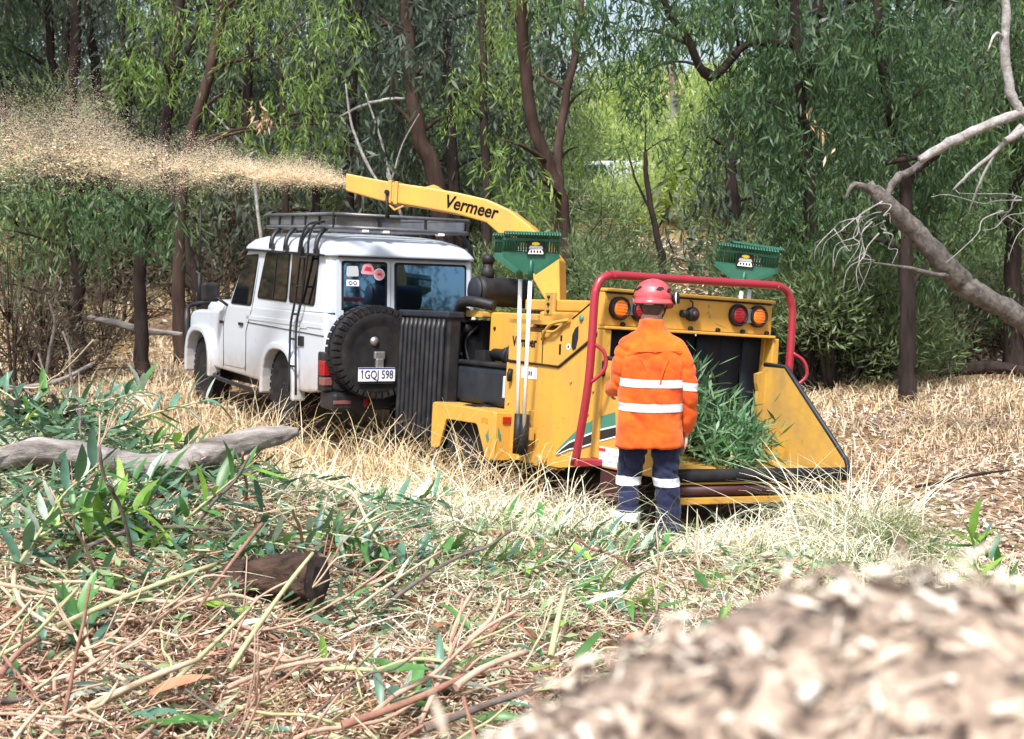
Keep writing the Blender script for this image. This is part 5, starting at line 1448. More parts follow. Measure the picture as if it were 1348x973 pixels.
def shrub_at(ps, px, py, d, s):
    x = at(px, py, d)[0]; place(sr.choice(ps), x, d, s * sr.uniform(.85, 1.15), sr.uniform(0, 6.28))
# behind the chipper and along the right-hand edge of the wood
for px, d, s in ((782, 18.5, 1.25), (812, 19.5, 1.0), (760, 20, 1.2), (720, 19, .9), (800, 22, 1.2), (770, 24, 1.5), (735, 22, 1.3), (690, 21, 1.1), (655, 20.5, 1.1),
                 (1060, 17.5, 1.1), (1100, 17.2, 1.3), (1140, 17.6, 1.2), (1180, 17.9, 1.0), (1090, 19, 1.6), (1150, 19.5, 1.7), (1210, 20, 1.3), (1075, 20, 1.3), (1120, 21.5, 2.0), (1190, 22, 1.8), (1050, 23, 1.8),
                 (1250, 22, 1.5), (1300, 22.5, 1.6), (1345, 21, 1.4), (1280, 25, 2.2), (1230, 27, 2.4), (1340, 27, 2.4), (1170, 28, 2.4), (1100, 28, 2.2), (1400, 24, 2)):
    shrub_at(sh_g, px, 400, d, s)
for px, d, s in ((1270, 19.5, 1.0), (1320, 19.2, 1.1), (1235, 18.7, .8), (1360, 19, 1.2), (1165, 18.5, .8), (20, 17, 1.3), (50, 18.5, 1.2), (75, 17.2, 1.0), (130, 20.5, 1.2), (5, 15.5, 1.1), (150, 23, 1.5), (250, 24, 1.5), (300, 25, 1.7), (225, 27, 1.8), (95, 21, 1.4), (40, 22, 1.6), (290, 21.5, 1.2), (345, 24, 1.6), (330, 28, 2.2), (520, 27, 1.8), (600, 28, 1.8)):
    shrub_at(sh_d, px, 420, d, s)
for k in range(60):
    y = sr.uniform(26, 50); px = sr.choice((sr.uniform(-60, 760), sr.uniform(1000, 1420)))
    shrub_at(sh_g, px, 300, y, sr.uniform(1.5, 2.8))
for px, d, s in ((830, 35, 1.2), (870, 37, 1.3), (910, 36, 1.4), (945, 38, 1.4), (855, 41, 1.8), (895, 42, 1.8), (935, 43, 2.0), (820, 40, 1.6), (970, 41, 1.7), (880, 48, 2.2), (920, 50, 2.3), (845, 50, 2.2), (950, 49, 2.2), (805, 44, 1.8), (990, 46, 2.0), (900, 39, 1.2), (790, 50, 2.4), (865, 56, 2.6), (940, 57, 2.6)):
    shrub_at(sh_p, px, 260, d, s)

# --- the far wood, one mass
rgf = np.random.default_rng(77)
V = []
for k in range(170):
    y = rgf.uniform(66, 92); x = rgf.uniform(-.46 * y - 8, .46 * y + 8)
    px = CX + F_PX * x / y
    z0 = float(gz(x, y)); top_ = 13 if not 785 < px < 910 else rgf.uniform(4.2, 7.0)
    c = (x, y, z0 + rgf.uniform(.5, top_))
    V.append(sprays(c, (2.6, 2.0, 2.2), 110, 5, .55, .12, .16, rg=rgf))
fw = link('far_woodland', np_mesh('far_woodland', np.concatenate(V), M['leaf_mid']))
tag(fw, 'mass of distant gum trees closing the view behind the wood', 'woodland', None, 'stuff')

# --- dead branches and the broken leaning limb on the right
def px_branch(name, label, cat, paths, mat, group=None, foot=None):
    p0 = paths[0][0]; f = at(*p0[:3]); o_ = np.array(f)
    o = bpy.data.objects.new(name, None); 
    b = MB()
    for tr in paths:
        pts = smooth_path([at(a, c, d) - o_ for a, c, d, w in tr], 5)
        rad = np.interp(np.linspace(0, len(tr) - 1, len(pts)), range(len(tr)), [w * d / F_PX / 2 for a, c, d, w in tr])
        pts = [p + np.array([mnoise.noise(Vector((i * .7, 3, tr[0][0]))), 0, mnoise.noise(Vector((i * .7, 9, tr[0][0])))]) * r * .5 for i, (p, r) in enumerate(zip(pts, rad))]
        b.tube(pts, [r * (1 + .22 * mnoise.noise(Vector((i * .45, 7, tr[0][1] * .1))) + .12 * mnoise.noise(Vector((i * 1.3, 2, tr[0][0] * .1)))) for i, r in enumerate(rad)], 10)
    bpy.data.objects.remove(o)
    m = b.build(name, M[mat]); m.location = o_
    return tag(m, label, cat, group)
px_branch('leaning_limb', 'thick rough grey limb leaning down across the right side, broken at its top', 'tree limb',
          [[(1480, 500, 13.6, 34), (1400, 450, 13.5, 32), (1345, 420, 13.4, 29), (1290, 388, 13.3, 27), (1262, 368, 13.3, 33), (1232, 335, 13.2, 27), (1205, 305, 13.2, 26), (1170, 270, 13.1, 23), (1142, 243, 13.1, 17)],
           [(1150, 252, 13.1, 12), (1125, 243, 13.0, 7), (1112, 262, 12.9, 3)], [(1260, 362, 13.3, 9), (1235, 362, 13.1, 7), (1190, 352, 12.9, 5), (1150, 346, 12.8, 2)],
           [(1165, 262, 13.1, 9), (1180, 235, 13.2, 11), (1200, 225, 13.3, 10), (1215, 212, 13.4, 8)]], 'bark_lean')
px_branch('dead_branch', 'bleached white dead branch reaching in from the right edge', 'branch',
          [[(1210, 211, 12.6, 10), (1250, 188, 12.6, 13), (1300, 165, 12.6, 13), (1345, 148, 12.6, 14), (1420, 130, 12.6, 16)], [(1345, 150, 12.6, 10), (1330, 120, 12.6, 13), (1322, 60, 12.6, 12), (1325, 20, 12.6, 11), (1318, -30, 12.6, 10)],
           [(1322, 50, 12.6, 6), (1310, 45, 12.5, 4), (1300, 68, 12.4, 2)], [(1420, 132, 12.6, 12), (1360, 165, 12.5, 10), (1323, 186, 12.4, 8)]], 'bark_pale')
px_branch('dead_branch', 'thin grey dead bough curving down below the bleached branch', 'branch',
          [[(1345, 165, 13, 7), (1310, 200, 13, 6), (1280, 225, 13, 5), (1255, 250, 13, 3)], [(1310, 200, 13, 4), (1290, 240, 13, 3), (1275, 280, 13, 2)]], 'bark_pale')
tw = random.Random(3)
for lab, cx, cy, n in (('tangle of bare bleached twigs hanging below the leaning limb', 1110, 330, 12), ('second spray of dry pale twigs right of the leaning limb', 1310, 310, 6)):
    paths = []
    for k in range(n):
        a0, c0 = cx + tw.uniform(10, 70), cy + tw.uniform(-70, -20); d = tw.uniform(12.8, 13.4)
        dx, dy = tw.uniform(-120, 40), tw.uniform(-10, 100); j = lambda s: tw.gauss(0, s * .6)
        paths.append([(a0, c0, d, 2.2), (a0 + dx * .3 + j(9), c0 + dy * .2 + j(7), d, 1.7), (a0 + dx * .55 + j(9), c0 + dy * .5 + j(9), d + j(.2), 1.3), (a0 + dx * .8 + j(8), c0 + dy * .75 + j(8), d - .1, 1.0), (a0 + dx + j(8), c0 + dy * 1.1, d - .1, .7)])
        if k % 2: e_ = paths[-1][2]; paths.append([e_, (e_[0] + j(20), e_[1] + abs(j(24)), d, .9), (e_[0] + j(36), e_[1] + abs(j(46)), d, .6)])
    px_branch('twig_spray', lab, 'twigs', paths, 'bark_pale')
for lab, paths in (('pale dead pole leaning left of the chute end', [[(500, 245, 22, 4), (478, 205, 22, 4), (462, 160, 22, 3), (455, 110, 22, 2)]]),
                   ('forked bare sapling between the roof rack and the thick trunk', [[(530, 290, 24, 5), (515, 240, 24, 4), (500, 180, 24, 3), (480, 120, 24, 2)], [(515, 240, 24, 3), (530, 190, 24, 2), (552, 150, 24, 1.5)]]),
                   ('grey bent stick standing by the leaning trunks on the left', [[(345, 330, 20, 5), (330, 215, 20, 4), (300, 170, 20, 3), (270, 140, 20, 2)]]),
                   ('curved pale branch arching left of the thick trunk', [[(532, 130, 24.4, 4), (505, 132, 24.2, 5), (475, 140, 24, 4), (445, 155, 23.8, 3)]])):
    px_branch('dead_sapling', lab, 'branch', paths, 'bark_pale')
# brown dead leaf bunches caught in the crowns
for lab, cx, cy, d, rx, ry, n in (('bunch of rusty dead leaves beside the flying chips', 343, 150, 18.8, 16, 26, 60), ('loose strips of pale bark caught in the weeping gum', 1070, 185, 15.6, 36, 60, 22), ('brown dead leaves high in the gap of the canopy', 880, 100, 21, 16, 24, 50)):
    c = at(cx, cy, d)
    k = np_mesh('dead_leaves', sprays((0, 0, 0), np.array([rx, rx, ry]) * d / F_PX, n // 4, 4, .12, .026, .03), M['leaf_dry'])
    o = link('dead_leaf_bunch', k); o.location = c; tag(o, lab, None, None, 'stuff')
# ------------------------------------------------------------------ the ground sheet
xs = np.unique(np.concatenate([np.linspace(-110, -60, 4), np.linspace(-60, -9, 18), np.linspace(-9, -3, 31), np.linspace(-3, 3, 61), np.linspace(3, 9, 31), np.linspace(9, 60, 18), np.linspace(60, 110, 4)]))
ysg = np.unique(np.concatenate([np.linspace(-40, -20, 3), np.linspace(-20, 2, 12), np.linspace(2, 11, 100), np.linspace(11, 26, 60), np.linspace(26, 70, 36), np.linspace(70, 150, 8)]))
X, Yg = np.meshgrid(xs, ysg)
Z = gz(X, Yg)
nx, ny = len(xs), len(ysg)
gm = bpy.data.meshes.new('ground')
gm.from_pydata(np.stack([X.ravel(), Yg.ravel(), Z.ravel()], 1).tolist(), [], [(j * nx + i, j * nx + i + 1, (j + 1) * nx + i + 1, (j + 1) * nx + i) for j in range(ny - 1) for i in range(nx - 1)])
gm.polygons.foreach_set('use_smooth', np.ones(len(gm.polygons), bool))
m, nt, b_ = new_mat('dry_ground')
n1 = noise_tex(nt, .55, 5, .6); n2 = noise_tex(nt, 14, 6, .75)
r1 = ramp(nt, [(.35, (.30, .20, .10)), (.5, (.38, .27, .15)), (.65, (.26, .18, .13))])
r2 = ramp(nt, [(.32, (.35, .30, .27)), (.5, (.85, .82, .78)), (.68, (1.25, 1.2, 1.1))])
nt.links.new(n1.outputs['Fac'], r1.inputs[0]); nt.links.new(n2.outputs['Fac'], r2.inputs[0])
mx = nt.nodes.new('ShaderNodeMix'); mx.data_type = 'RGBA'; mx.blend_type = 'MULTIPLY'; mx.inputs[0].default_value = .85
nt.links.new(r1.outputs[0], mx.inputs[6]); nt.links.new(r2.outputs[0], mx.inputs[7]); nt.links.new(mx.outputs[2], b_.inputs['Base Color'])
b_.inputs['Roughness'].default_value = .95; b_.inputs['Specular IOR Level'].default_value = .1
bump(nt, b_, n2.outputs['Fac'], .9, .05)
gm.materials.append(m)
tag(link('ground', gm), 'dry grassy woodland floor strewn with litter', None, None, 'structure')

# ------------------------------------------------------------------ helpers for scattering
INV_CAR = np.linalg.inv(CAR_M); INV_CH = CH_M.T
def clear_of(P, pad=0.0):
    a = (P - CAR_O) @ CAR_M; c = (P - CH_O) @ CH_M
    in_car = (a[:, 0] > -.3 - pad) & (a[:, 0] < 4.7 + pad) & (np.abs(a[:, 1]) < .86 + pad)
    in_ch = (c[:, 0] > -.86 - pad) & (c[:, 0] < 3.5 + pad) & (np.abs(c[:, 1]) < .80 + pad)
    d = np.hypot(P[:, 0] - WX, P[:, 1] - WY + .05)
    return ~(in_car | in_ch | (d < .26 + pad))

def spots_in(n, x0, x1, y0, y1, dens=None, rg=rng):
    x = rg.uniform(x0, x1, n); y = rg.uniform(y0, y1, n)
    if dens is not None:
        k = rg.random(n) < dens(x, y); x, y = x[k], y[k]
    return np.stack([x, y, gz(x, y)], 1)

def clumpy(x, y, s=.8, t=0.0):
    v = np.sin(x * 2.1 * s + 1.3 * np.sin(y * 1.7 * s)) * np.sin(y * 2.4 * s + 1.1 * np.sin(x * 1.9 * s + 2)) + .5 * np.sin(x * 6.3 * s + y * 2.2) * np.sin(y * 5.1 * s - x)
    return np.clip(.5 + .6 * v + t, 0, 1)

def grass(P, H, W, lean, droop, rungs=5, rg=rng, bias=None):
    n = len(P)
    a = rg.uniform(0, 2 * math.pi, n)
    ld = np.stack([np.cos(a), np.sin(a), np.zeros(n)], 1)
    if bias is not None: ld = unit(ld + np.array(bias))
    sd = np.cross(ld, np.array([0, 0, 1.0])); sd = unit(sd + rg.normal(size=(n, 3)) * .4)
    t = np.linspace(0, 1, rungs)
    out = np.empty((n, rungs, 2, 3))
    ln = lean * rg.uniform(.3, 1.4, n); dr = droop * rg.uniform(.2, 1.5, n)
    for j, u in enumerate(t):
        c = P + np.array([0, 0, 1.0]) * (H * (u - dr * u ** 2.6))[:, None] + ld * (H * ln * u ** 1.7)[:, None]
        w = (W * (1 - .85 * u ** 1.5) / 2)[:, None]
        out[:, j, 0] = c - sd * w; out[:, j, 1] = c + sd * w
    return out

def grass_obj(name, label, P, H, W, lean, droop, mat, rungs=5, bias=None):
    o = link(name, strip_mesh(name, grass(P, H, W, lean, droop, rungs, bias=bias), M[mat]))
    return tag(o, label, None, None, 'stuff')

U = rng.uniform
# tall golden grass round the white car and left of the chipper
P = spots_in(26000, -6.5, .6, 8.0, 16.5, lambda x, y: clumpy(x, y, .9, .1) * np.where(x > -1.0, ss(.6, -.8, x) * .6 + .2, 1) * np.interp(y, [8, 9, 12, 16.5], [.4, 1, 1, .5])); P = P[clear_of(P, .06)]
a_ = (P - CAR_O) @ CAR_M
H = U(.18, .66, len(P)) * np.where((a_[:, 1] > -1) & (a_[:, 1] < 2.6) & (a_[:, 0] < 3.2), 1.2, .9)
grass_obj('dry_grass', 'tall golden dry grass round the white car', P, H, U(.006, .013, len(P)), .75, .6, 'straw_gold')
P = spots_in(1500, -5.5, .3, 8.6, 12.8, lambda x, y: clumpy(x, y, 1.6, -.1)); P = P[clear_of(P, .1)]
grass_obj('seed_stalks', 'loose tall straw stalks standing above the grass', P, U(.6, 1.05, len(P)), U(.005, .009, len(P)), .55, .45, 'straw', 6)
# pale straw falling about the chipper wheel and the feed table
P = spots_in(15000, -1.3, 2.3, 7.2, 9.9, lambda x, y: clumpy(x, y, 1.2, .15)); P = P[clear_of(P, .02)]
near_w = np.exp(-((P[:, 0] - WX + .05) / .38) ** 2 - ((P[:, 1] - 8.3) / .8) ** 2)
grass_obj('pale_straw', 'pale arching straw along the side of the chipper', P, U(.14, .46, len(P)) * (1 - .68 * near_w) * np.where((P[:, 0] > 1.0) & (P[:, 0] < 1.9) & (P[:, 1] > 8.1), .6, 1), U(.005, .012, len(P)), .8, .75, 'straw_pale', 6)
P = spots_in(330, -1.2, 2.2, 8.0, 9.6, lambda x, y: 1 - .75 * ((x > .6) & (x < 1.7))); P = P[clear_of(P, .05)]
grass_obj('long_straw', 'long bleached straws arching over the feed table edge', P, U(.5, .95, len(P)), U(.006, .011, len(P)), .9, .75, 'straw_pale', 8)
# fine golden grass at the far side of the clearing
P = spots_in(48000, 2.2, 11.5, 11.2, 20, lambda x, y: clumpy(x, y, .8, .05) * ss(11.0, 12.8, y)); P = P[clear_of(P, .05)]
grass_obj('short_dry_grass', 'short golden grass on the right of the clearing', P, U(.08, .30, len(P)), U(.008, .016, len(P)), .7, .5, 'straw_gold', 4)
P = spots_in(46000, -15, -2.5, 14, 27, lambda x, y: clumpy(x, y, .5, .15)); P = P[clear_of(P, .05)]
grass_obj('far_dry_grass', 'golden grass under the trees on the left', P, U(.08, .36, len(P)), U(.010, .02, len(P)), .8, .55, 'straw_gold', 4)
P = spots_in(9000, -4, 5, 15, 24, lambda x, y: clumpy(x, y, .5, .1)); P = P[clear_of(P, .05)]
grass_obj('shaded_grass', 'thin dry grass behind the vehicles', P, U(.1, .3, len(P)), U(.010, .02, len(P)), .5, .4, 'straw', 4)
# green blades through the straw
P = spots_in(3600, -2.6, 2.6, 6.2, 9.2, lambda x, y: clumpy(x, y, 1.5, -.1)); P = P[clear_of(P, .05)]
grass_obj('green_grass', 'green grass blades growing through the straw', P, U(.12, .38, len(P)), U(.006, .012, len(P)), .6, .5, 'grass_green', 5)
# matted straw and grass in the middle foreground
P = spots_in(27000, -3.2, 3.0, 5.3, 8.6, lambda x, y: clumpy(x, y, 1.3, .05) * np.interp(y, [5.3, 6.2, 8.6], [.35, 1, 1]))
grass_obj('matted_straw', 'matted pale straw among the cut branches', P, U(.07, .24, len(P)), U(.004, .009, len(P)), 1.6, .85, 'straw_pale', 5)

def tussock(name, label, px, py, n, h, lean, mat, wid=.012, rad=.22, bias=None, spot=None):
    p = ground_hit(px, py) if spot is None else np.array([spot[0], spot[1], float(gz(*spot))])
    q = rng.normal(size=(n, 3)) * np.array([rad, rad, 0]) * .5
    o = link(name, strip_mesh(name, grass(q, U(h * .5, h, n), U(wid * .5, wid, n), lean, .65, 7, bias=bias), M[mat])); o.location = p
    return tag(o, label, 'grass tussock')
tussock('grass_tussock', 'big arching tussock at the right end of the feed table', 0, 0, 620, .80, .85, 'straw_pale', .012, .34, None, (2.25, 8.40))
tussock('grass_tussock', 'green-bladed tussock leaning right, in front of the arching straw one', 0, 0, 300, .60, .9, 'grass_green', .010, .26, (.5, 0, 0), (2.38, 8.15))
tussock('grass_tussock', 'low shaggy straw tussock right of the boots of the worker', 0, 0, 420, .36, 1.0, 'straw_pale', .010, .30, None, (1.45, 8.05))
tussock('grass_tussock', 'upright stand of golden stalks at the left edge of the picture', 0, 0, 260, 1.05, .30, 'straw_gold', .010, .50, (.2, 0, 0), (-3.05, 8.45))
tussock('grass_tussock', 'straw tussock in front of the spare wheel and the radiator screen', 0, 0, 200, .85, .7, 'straw', .009, .30, None, (-.95, 10.35))
tussock('grass_tussock', 'pale straw tussock against the chipper wheel', 0, 0, 260, .62, .9, 'straw_pale', .010, .34, None, (-.45, 9.75))

# ------------------------------------------------------------------ litter
def flakes(P, L, W, tilt=.5, rg=rng):
    n = len(P)
    a = rg.uniform(0, 2 * math.pi, n)
    D = unit(np.stack([np.cos(a), np.sin(a), rg.normal(size=n) * tilt * .5], 1))
    N = unit(np.stack([rg.normal(size=n) * tilt, rg.normal(size=n) * tilt, np.ones(n)], 1))
    return P, D, L, W, N
def litter(name, label, P, L, W, mat, lift=.02, tilt=.5):
    P = P + np.stack([np.zeros(len(P)), np.zeros(len(P)), rng.random(len(P)) * lift + .004], 1)
    o = link(name, np_mesh(name, blades(*flakes(P, L, W, tilt)), M[mat]))
    return tag(o, label, None, None, 'stuff')
P = spots_in(88000, -4.6, 3.6, 3.3, 8.4, lambda x, y: (.35 + .65 * clumpy(x, y, 1.0, .1)) * np.where(np.abs(x + .5) < 2.4, 1, .6) * np.interp(y, [7.4, 8.4], [1, .4])); n = len(P)
litter('bark_litter', 'red-brown shredded bark and twig ends in the foreground', P, U(.02, .10, n), U(.003, .013, n), 'shred', .06, .7)
P = spots_in(20000, -2.8, 2.0, 3.6, 8.2, lambda x, y: clumpy(x, y, 1.4, -.05)); n = len(P)
litter('chip_litter', 'pale wood chips scattered over the prunings', P, U(.02, .06, n), U(.008, .022, n), 'chip', .05, .7)
P = spots_in(64000, 1.5, 10.0, 7.4, 18, lambda x, y: (.3 + .7 * clumpy(x, y, .9, .15))); P = P[clear_of(P, 0)]; n = len(P)
litter('leaf_litter', 'brown and pale fallen leaf litter right of the chipper', P, U(.05, .13, n), U(.012, .032, n), 'litter', .05, .6)
P = spots_in(26000, -2, 8.5, 19, 34, lambda x, y: .4 + .6 * clumpy(x, y, .4, .1)); n = len(P)
litter('slope_litter', 'leaf litter over the slope behind the chipper', P, U(.12, .30, n), U(.04, .09, n), 'litter', .05, .6)
P = spots_in(20000, -16, -3, 15, 32, lambda x, y: clumpy(x, y, .5, -.05)); n = len(P)
litter('shade_litter', 'leaf litter among the trees on the left', P, U(.10, .24, n), U(.03, .07, n), 'litter', .05, .6)
P = spots_in(21000, -3.4, 2.0, 4.0, 8.6, lambda x, y: clumpy(x, y, 1.1, -.15) * np.interp(y, [4.0, 5.4, 6.4, 8.6], [.15, .5, 1, 1])); n = len(P)
litter('cut_leaves', 'small green cut gum leaves spread through the litter', P, U(.05, .15, n), U(.012, .032, n), 'leaf_cut', .10, .9)

P = spots_in(6500, -3.6, -.5, 5.4, 8.5, lambda x, y: clumpy(x, y, 1.3, -.05) * np.interp(y, [5.4, 6.4], [.25, 1])); n = len(P)
litter('cut_branch_leaves', 'thick green leaves of the cut branches on the left', P, U(.08, .18, n), U(.016, .036, n), 'leaf_cut', .20, 1.1)

def twig_mass(n, x0, x1, y0, y1, l0, l1, r0, r1, rg=rng):
    V = []; Fc = []
    P = spots_in(n, x0, x1, y0, y1, lambda x, y: .3 + .7 * clumpy(x, y, 1.1, 0)); n = len(P)
    a = rg.uniform(0, 6.28, n); L = rg.uniform(l0, l1, n); r = rg.uniform(r0, r1, n); el = rg.normal(size=n) * .22
    D = np.stack([np.cos(a) * np.cos(el), np.sin(a) * np.cos(el), np.sin(el)], 1)
    S1 = unit(np.cross(D, np.array([0, 0, 1.0]))); S2 = np.cross(S1, D)
    out = np.empty((n, 3, 3, 4, 3))
    T = np.empty((n, 4, 3, 3))
    bend = rg.normal(size=(n, 3)) * .10 * L[:, None]
    for j, u in enumerate((0, .35, .7, 1)):
        c = P + np.array([0, 0, .03]) + D * (L * (u - .5))[:, None] + bend * (u * (1 - u) * 4 - .5)
        c[:, 2] = np.maximum(c[:, 2], gz(c[:, 0], c[:, 1]) + r)
        for k in range(3):
            t = 2 * math.pi * k / 3
            T[:, j, k] = c + (S1 * math.cos(t) + S2 * math.sin(t)) * (r * (1 - .35 * u))[:, None]
    idx = np.arange(n * 12).reshape(n, 4, 3)
    q = np.stack([idx[:, :3, :], np.roll(idx, -1, 2)[:, :3, :], np.roll(idx, -1, 2)[:, 1:, :], idx[:, 1:, :]], -1).reshape(-1, 4)
    me = bpy.data.meshes.new('twigs')
    me.vertices.add(n * 12); me.vertices.foreach_set('co', T.astype(np.float32).ravel())
    me.loops.add(q.size); me.polygons.add(len(q))
    me.loops.foreach_set('vertex_index', q.astype(np.int32).ravel()); me.polygons.foreach_set('loop_start', np.arange(0, q.size, 4, dtype=np.int32))
    me.polygons.foreach_set('use_smooth', np.ones(len(q), bool)); me.update(calc_edges=True)
    return me
tm = twig_mass(12000, -2.9, 1.6, 3.7, 7.4, .08, .50, .0015, .0060); tm.materials.append(M['twig'])
tag(link('twig_litter', tm), 'mat of thin cut twigs covering the foreground', None, None, 'stuff')
tm = twig_mass(700, 2, 9, 8, 16, .2, .7, .003, .008); tm.materials.append(M['twig'])
tag(link('fallen_twigs', tm), 'thin fallen twigs over the litter right of the chipper', None, None, 'stuff')

# ------------------------------------------------------------------ sticks one could pick up
def stick_mesh(seed, L, r, forks):
    rg = random.Random(seed); b = MB()
    pts = [np.array([-L / 2, 0, 0])]; d = np.array([1.0, 0, 0])
    for k in range(6):
        d = d + np.array([0, rg.gauss(0, .24), rg.gauss(0, .14)]); d /= np.linalg.norm(d); pts.append(pts[-1] + d * L / 6)
    sp = smooth_path(pts, 3)
    b.tube(sp, [r * (1 - .45 * i / len(sp)) * (1.12 if i % 6 == 0 else 1) for i in range(len(sp))], 7)
    for k in range(forks):
        i = rg.randrange(5, len(sp) - 4); q = sp[i]; a = rg.choice((-1, 1))
        e = q + (sp[i + 1] - q) / np.linalg.norm(sp[i + 1] - q) * L * .16 + np.array([0, a * L * rg.uniform(.06, .16), L * rg.uniform(.0, .10)])
        b.tube([q, (q + e) / 2 + np.array([0, 0, .01]), e], [r * .6, r * .5, r * .35], 6)
    return b.mesh('stick', None)
STICK_TONES = [('pinkish-brown', (.33, .20, .14), (.58, .42, .32)), ('greenish', (.27, .27, .13), (.50, .48, .29)), ('tan', (.36, .26, .17), (.64, .52, .38)), ('dark grey', (.06, .048, .042), (.22, .18, .155)), ('red-brown', (.17, .075, .052), (.40, .23, .165))]
for nm, a, c in STICK_TONES: M['stick_' + nm] = bark('stick_' + nm.replace(' ', '_'), a, c, 16, (.5, 1, 1), .3)
smesh = {}
for nm, _, _ in STICK_TONES:
    for k in range(4):
        me = stick_mesh(100 + 7 * k + len(nm), 1.0, .0125 if k < 2 else .008, 2 + k % 2); me.materials.append(M['stick_' + nm]); smesh[nm, k] = me
strng = random.Random(21)
def stick(nm, k, x, y, L, rot, tilt, lift=.0, label=None, thick=1.0):
    o = link('stick', smesh[nm, k])
    o.location = (x, y, float(gz(x, y)) + .035 + lift)
    o.rotation_euler = (strng.uniform(0, 6.28), -tilt, rot); o.rotation_mode = 'XYZ'; o.scale = (L, .75 * thick + .25 * L, .75 * thick + .25 * L)
    return tag(o, label or '%s cut stick lying in the foreground prunings' % nm, 'stick', 'cut sticks of the foreground')
for k in range(230):
    y = 3.75 + 3.1 * strng.random() ** 1.25; x = strng.uniform(-.42 * y - .1, min(.30 * y, 1.3) - .25)
    nm = strng.choices([t[0] for t in STICK_TONES], [5, 3, 4, 1.2, 2.5])[0]
    stick(nm, strng.randrange(4), x, y, strng.uniform(.25, .80), strng.gauss(0.25, .9), strng.gauss(.05, .20), strng.uniform(0, .07))
# the ones that stand out
def stick_px(nm, p, q, dp, dq, thick, label, lw=1.0):
    a = at(*p, dp); c = at(*q, dq); b = MB()
    m_ = (a + c) / 2 + np.array([strng.gauss(0, .03), strng.gauss(0, .03), strng.uniform(-.01, .05)])
    pts = [t - a for t in bez(a, m_, c, 9)]
    r0 = thick * .68 * dp / F_PX / 2
    b.tube(pts, [r0 * (1 + .12 * (i % 3 == 0)) * (1 - .35 * i / 9) for i in range(9)], 8)
    o = b.build('stick', M['stick_' + nm]); o.location = a
    return tag(o, label, 'stick')
stick_px('greenish', (75, 825), (285, 742), 4.9, 5.3, 13, 'long pale green cut stick crossing the pile below the dark log')
stick_px('greenish', (302, 882), (412, 728), 4.75, 5.3, 12, 'pale green bent stick rising to the cut end of the dark log')
stick_px('tan', (52, 965), (262, 868), 4.35, 4.7, 18, 'thick tan stick sloping up in the bottom left corner')
stick_px('dark grey', (185, 872), (318, 965), 4.7, 4.4, 7, 'thin dark stick lying across the bottom left corner')
stick_px('red-brown', (0, 890), (52, 842), 4.55, 4.8, 13, 'short red-brown stick at the left edge')
stick_px('pinkish-brown', (600, 905), (695, 858), 4.55, 4.8, 16, 'thick pinkish stick by the edge of the chip heap')
stick_px('dark grey', (560, 960), (700, 908), 4.4, 4.6, 18, 'dark bent stick at the bottom beside the chip heap')
stick_px('greenish', (725, 865), (745, 775), 4.9, 5.3, 14, 'short upright pale green stick left of the chip heap')
stick_px('red-brown', (450, 955), (610, 890), 4.45, 4.65, 18, 'stout red-brown branch near the bottom centre')
stick_px('pinkish-brown', (300, 905), (445, 868), 4.7, 4.8, 12, 'straight pinkish stick below the dark log')
stick_px('greenish', (220, 905), (330, 800), 4.7, 5.1, 11, 'slim pale green stick among the pinkish ones')
stick_px('red-brown', (345, 690), (262, 800), 6.0, 5.2, 8, 'dark red twig leaning on the left of the dark log')
stick_px('tan', (470, 800), (582, 725), 5.0, 5.6, 7, 'thin tan stick right of the cut end of the dark log')

for k in range(16):
    a = strng.uniform(0, 6.28); x = -2.75 + strng.gauss(0, .45); y = 7.85 + strng.gauss(0, .25)
    stick(strng.choice(('dark grey', 'dark grey', 'dark grey', 'tan')), strng.randrange(4), x, y, strng.uniform(.5, .9), a, strng.gauss(0, .16), strng.uniform(.0, .15), 'stick in the brush heap at the left edge')
# ------------------------------------------------------------------ leaves
def leaf_mesh(seed, L, W, curl, mat, sickle=.12):
    rg = random.Random(seed); vs = []; fs = []; n = 8
    for j in range(n):
        u = j / (n - 1); w = W * math.sin(math.pi * min(1, u * .96 + .04)) ** .75 * (1 - .35 * u) * .62
        x = L * u; y = sickle * L * u * u; z = curl * L * (u * (1 - u) * 1.2 - u * u * .5)
        vs += [(x, y - w, z + w * .35), (x, y, z), (x, y + w, z + w * .35)]
        if j: a = 3 * (j - 1); c = 3 * j; fs += [(a, a + 1, c + 1, c), (a + 1, a + 2, c + 2, c + 1)]
    me = MB().add(vs, fs, True).mesh('leaf', mat)
    return me
def one_leaf_mat(name, col, back):
    m, nt, b = new_mat(name)
    n = noise_tex(nt, 22, 4, .6); r = ramp(nt, [(.35, tuple(.72 * c for c in col)), (.7, col)])
    oi = nt.nodes.new('ShaderNodeObjectInfo'); hs = nt.nodes.new('ShaderNodeHueSaturation'); mr = nt.nodes.new('ShaderNodeMapRange')
    mr.inputs['To Min'].default_value = .65; mr.inputs['To Max'].default_value = 1.5
    nt.links.new(oi.outputs['Random'], mr.inputs['Value']); nt.links.new(mr.outputs[0], hs.inputs['Value'])
    nt.links.new(n.outputs['Fac'], r.inputs[0]); nt.links.new(r.outputs[0], hs.inputs['Color'])
    nt.links.new(hs.outputs[0], b.inputs['Base Color']); b.inputs['Roughness'].default_value = .42; b.inputs['Specular IOR Level'].default_value = .5
    t = nt.nodes.new('ShaderNodeBsdfTranslucent'); t.inputs['Color'].default_value = (*back, 1); mxs = nt.nodes.new('ShaderNodeMixShader'); mxs.inputs[0].default_value = .2
    nt.links.new(b.outputs[0], mxs.inputs[1]); nt.links.new(t.outputs[0], mxs.inputs[2]); nt.links.new(mxs.outputs[0], nt.nodes['Material Output'].inputs['Surface'])
    return m
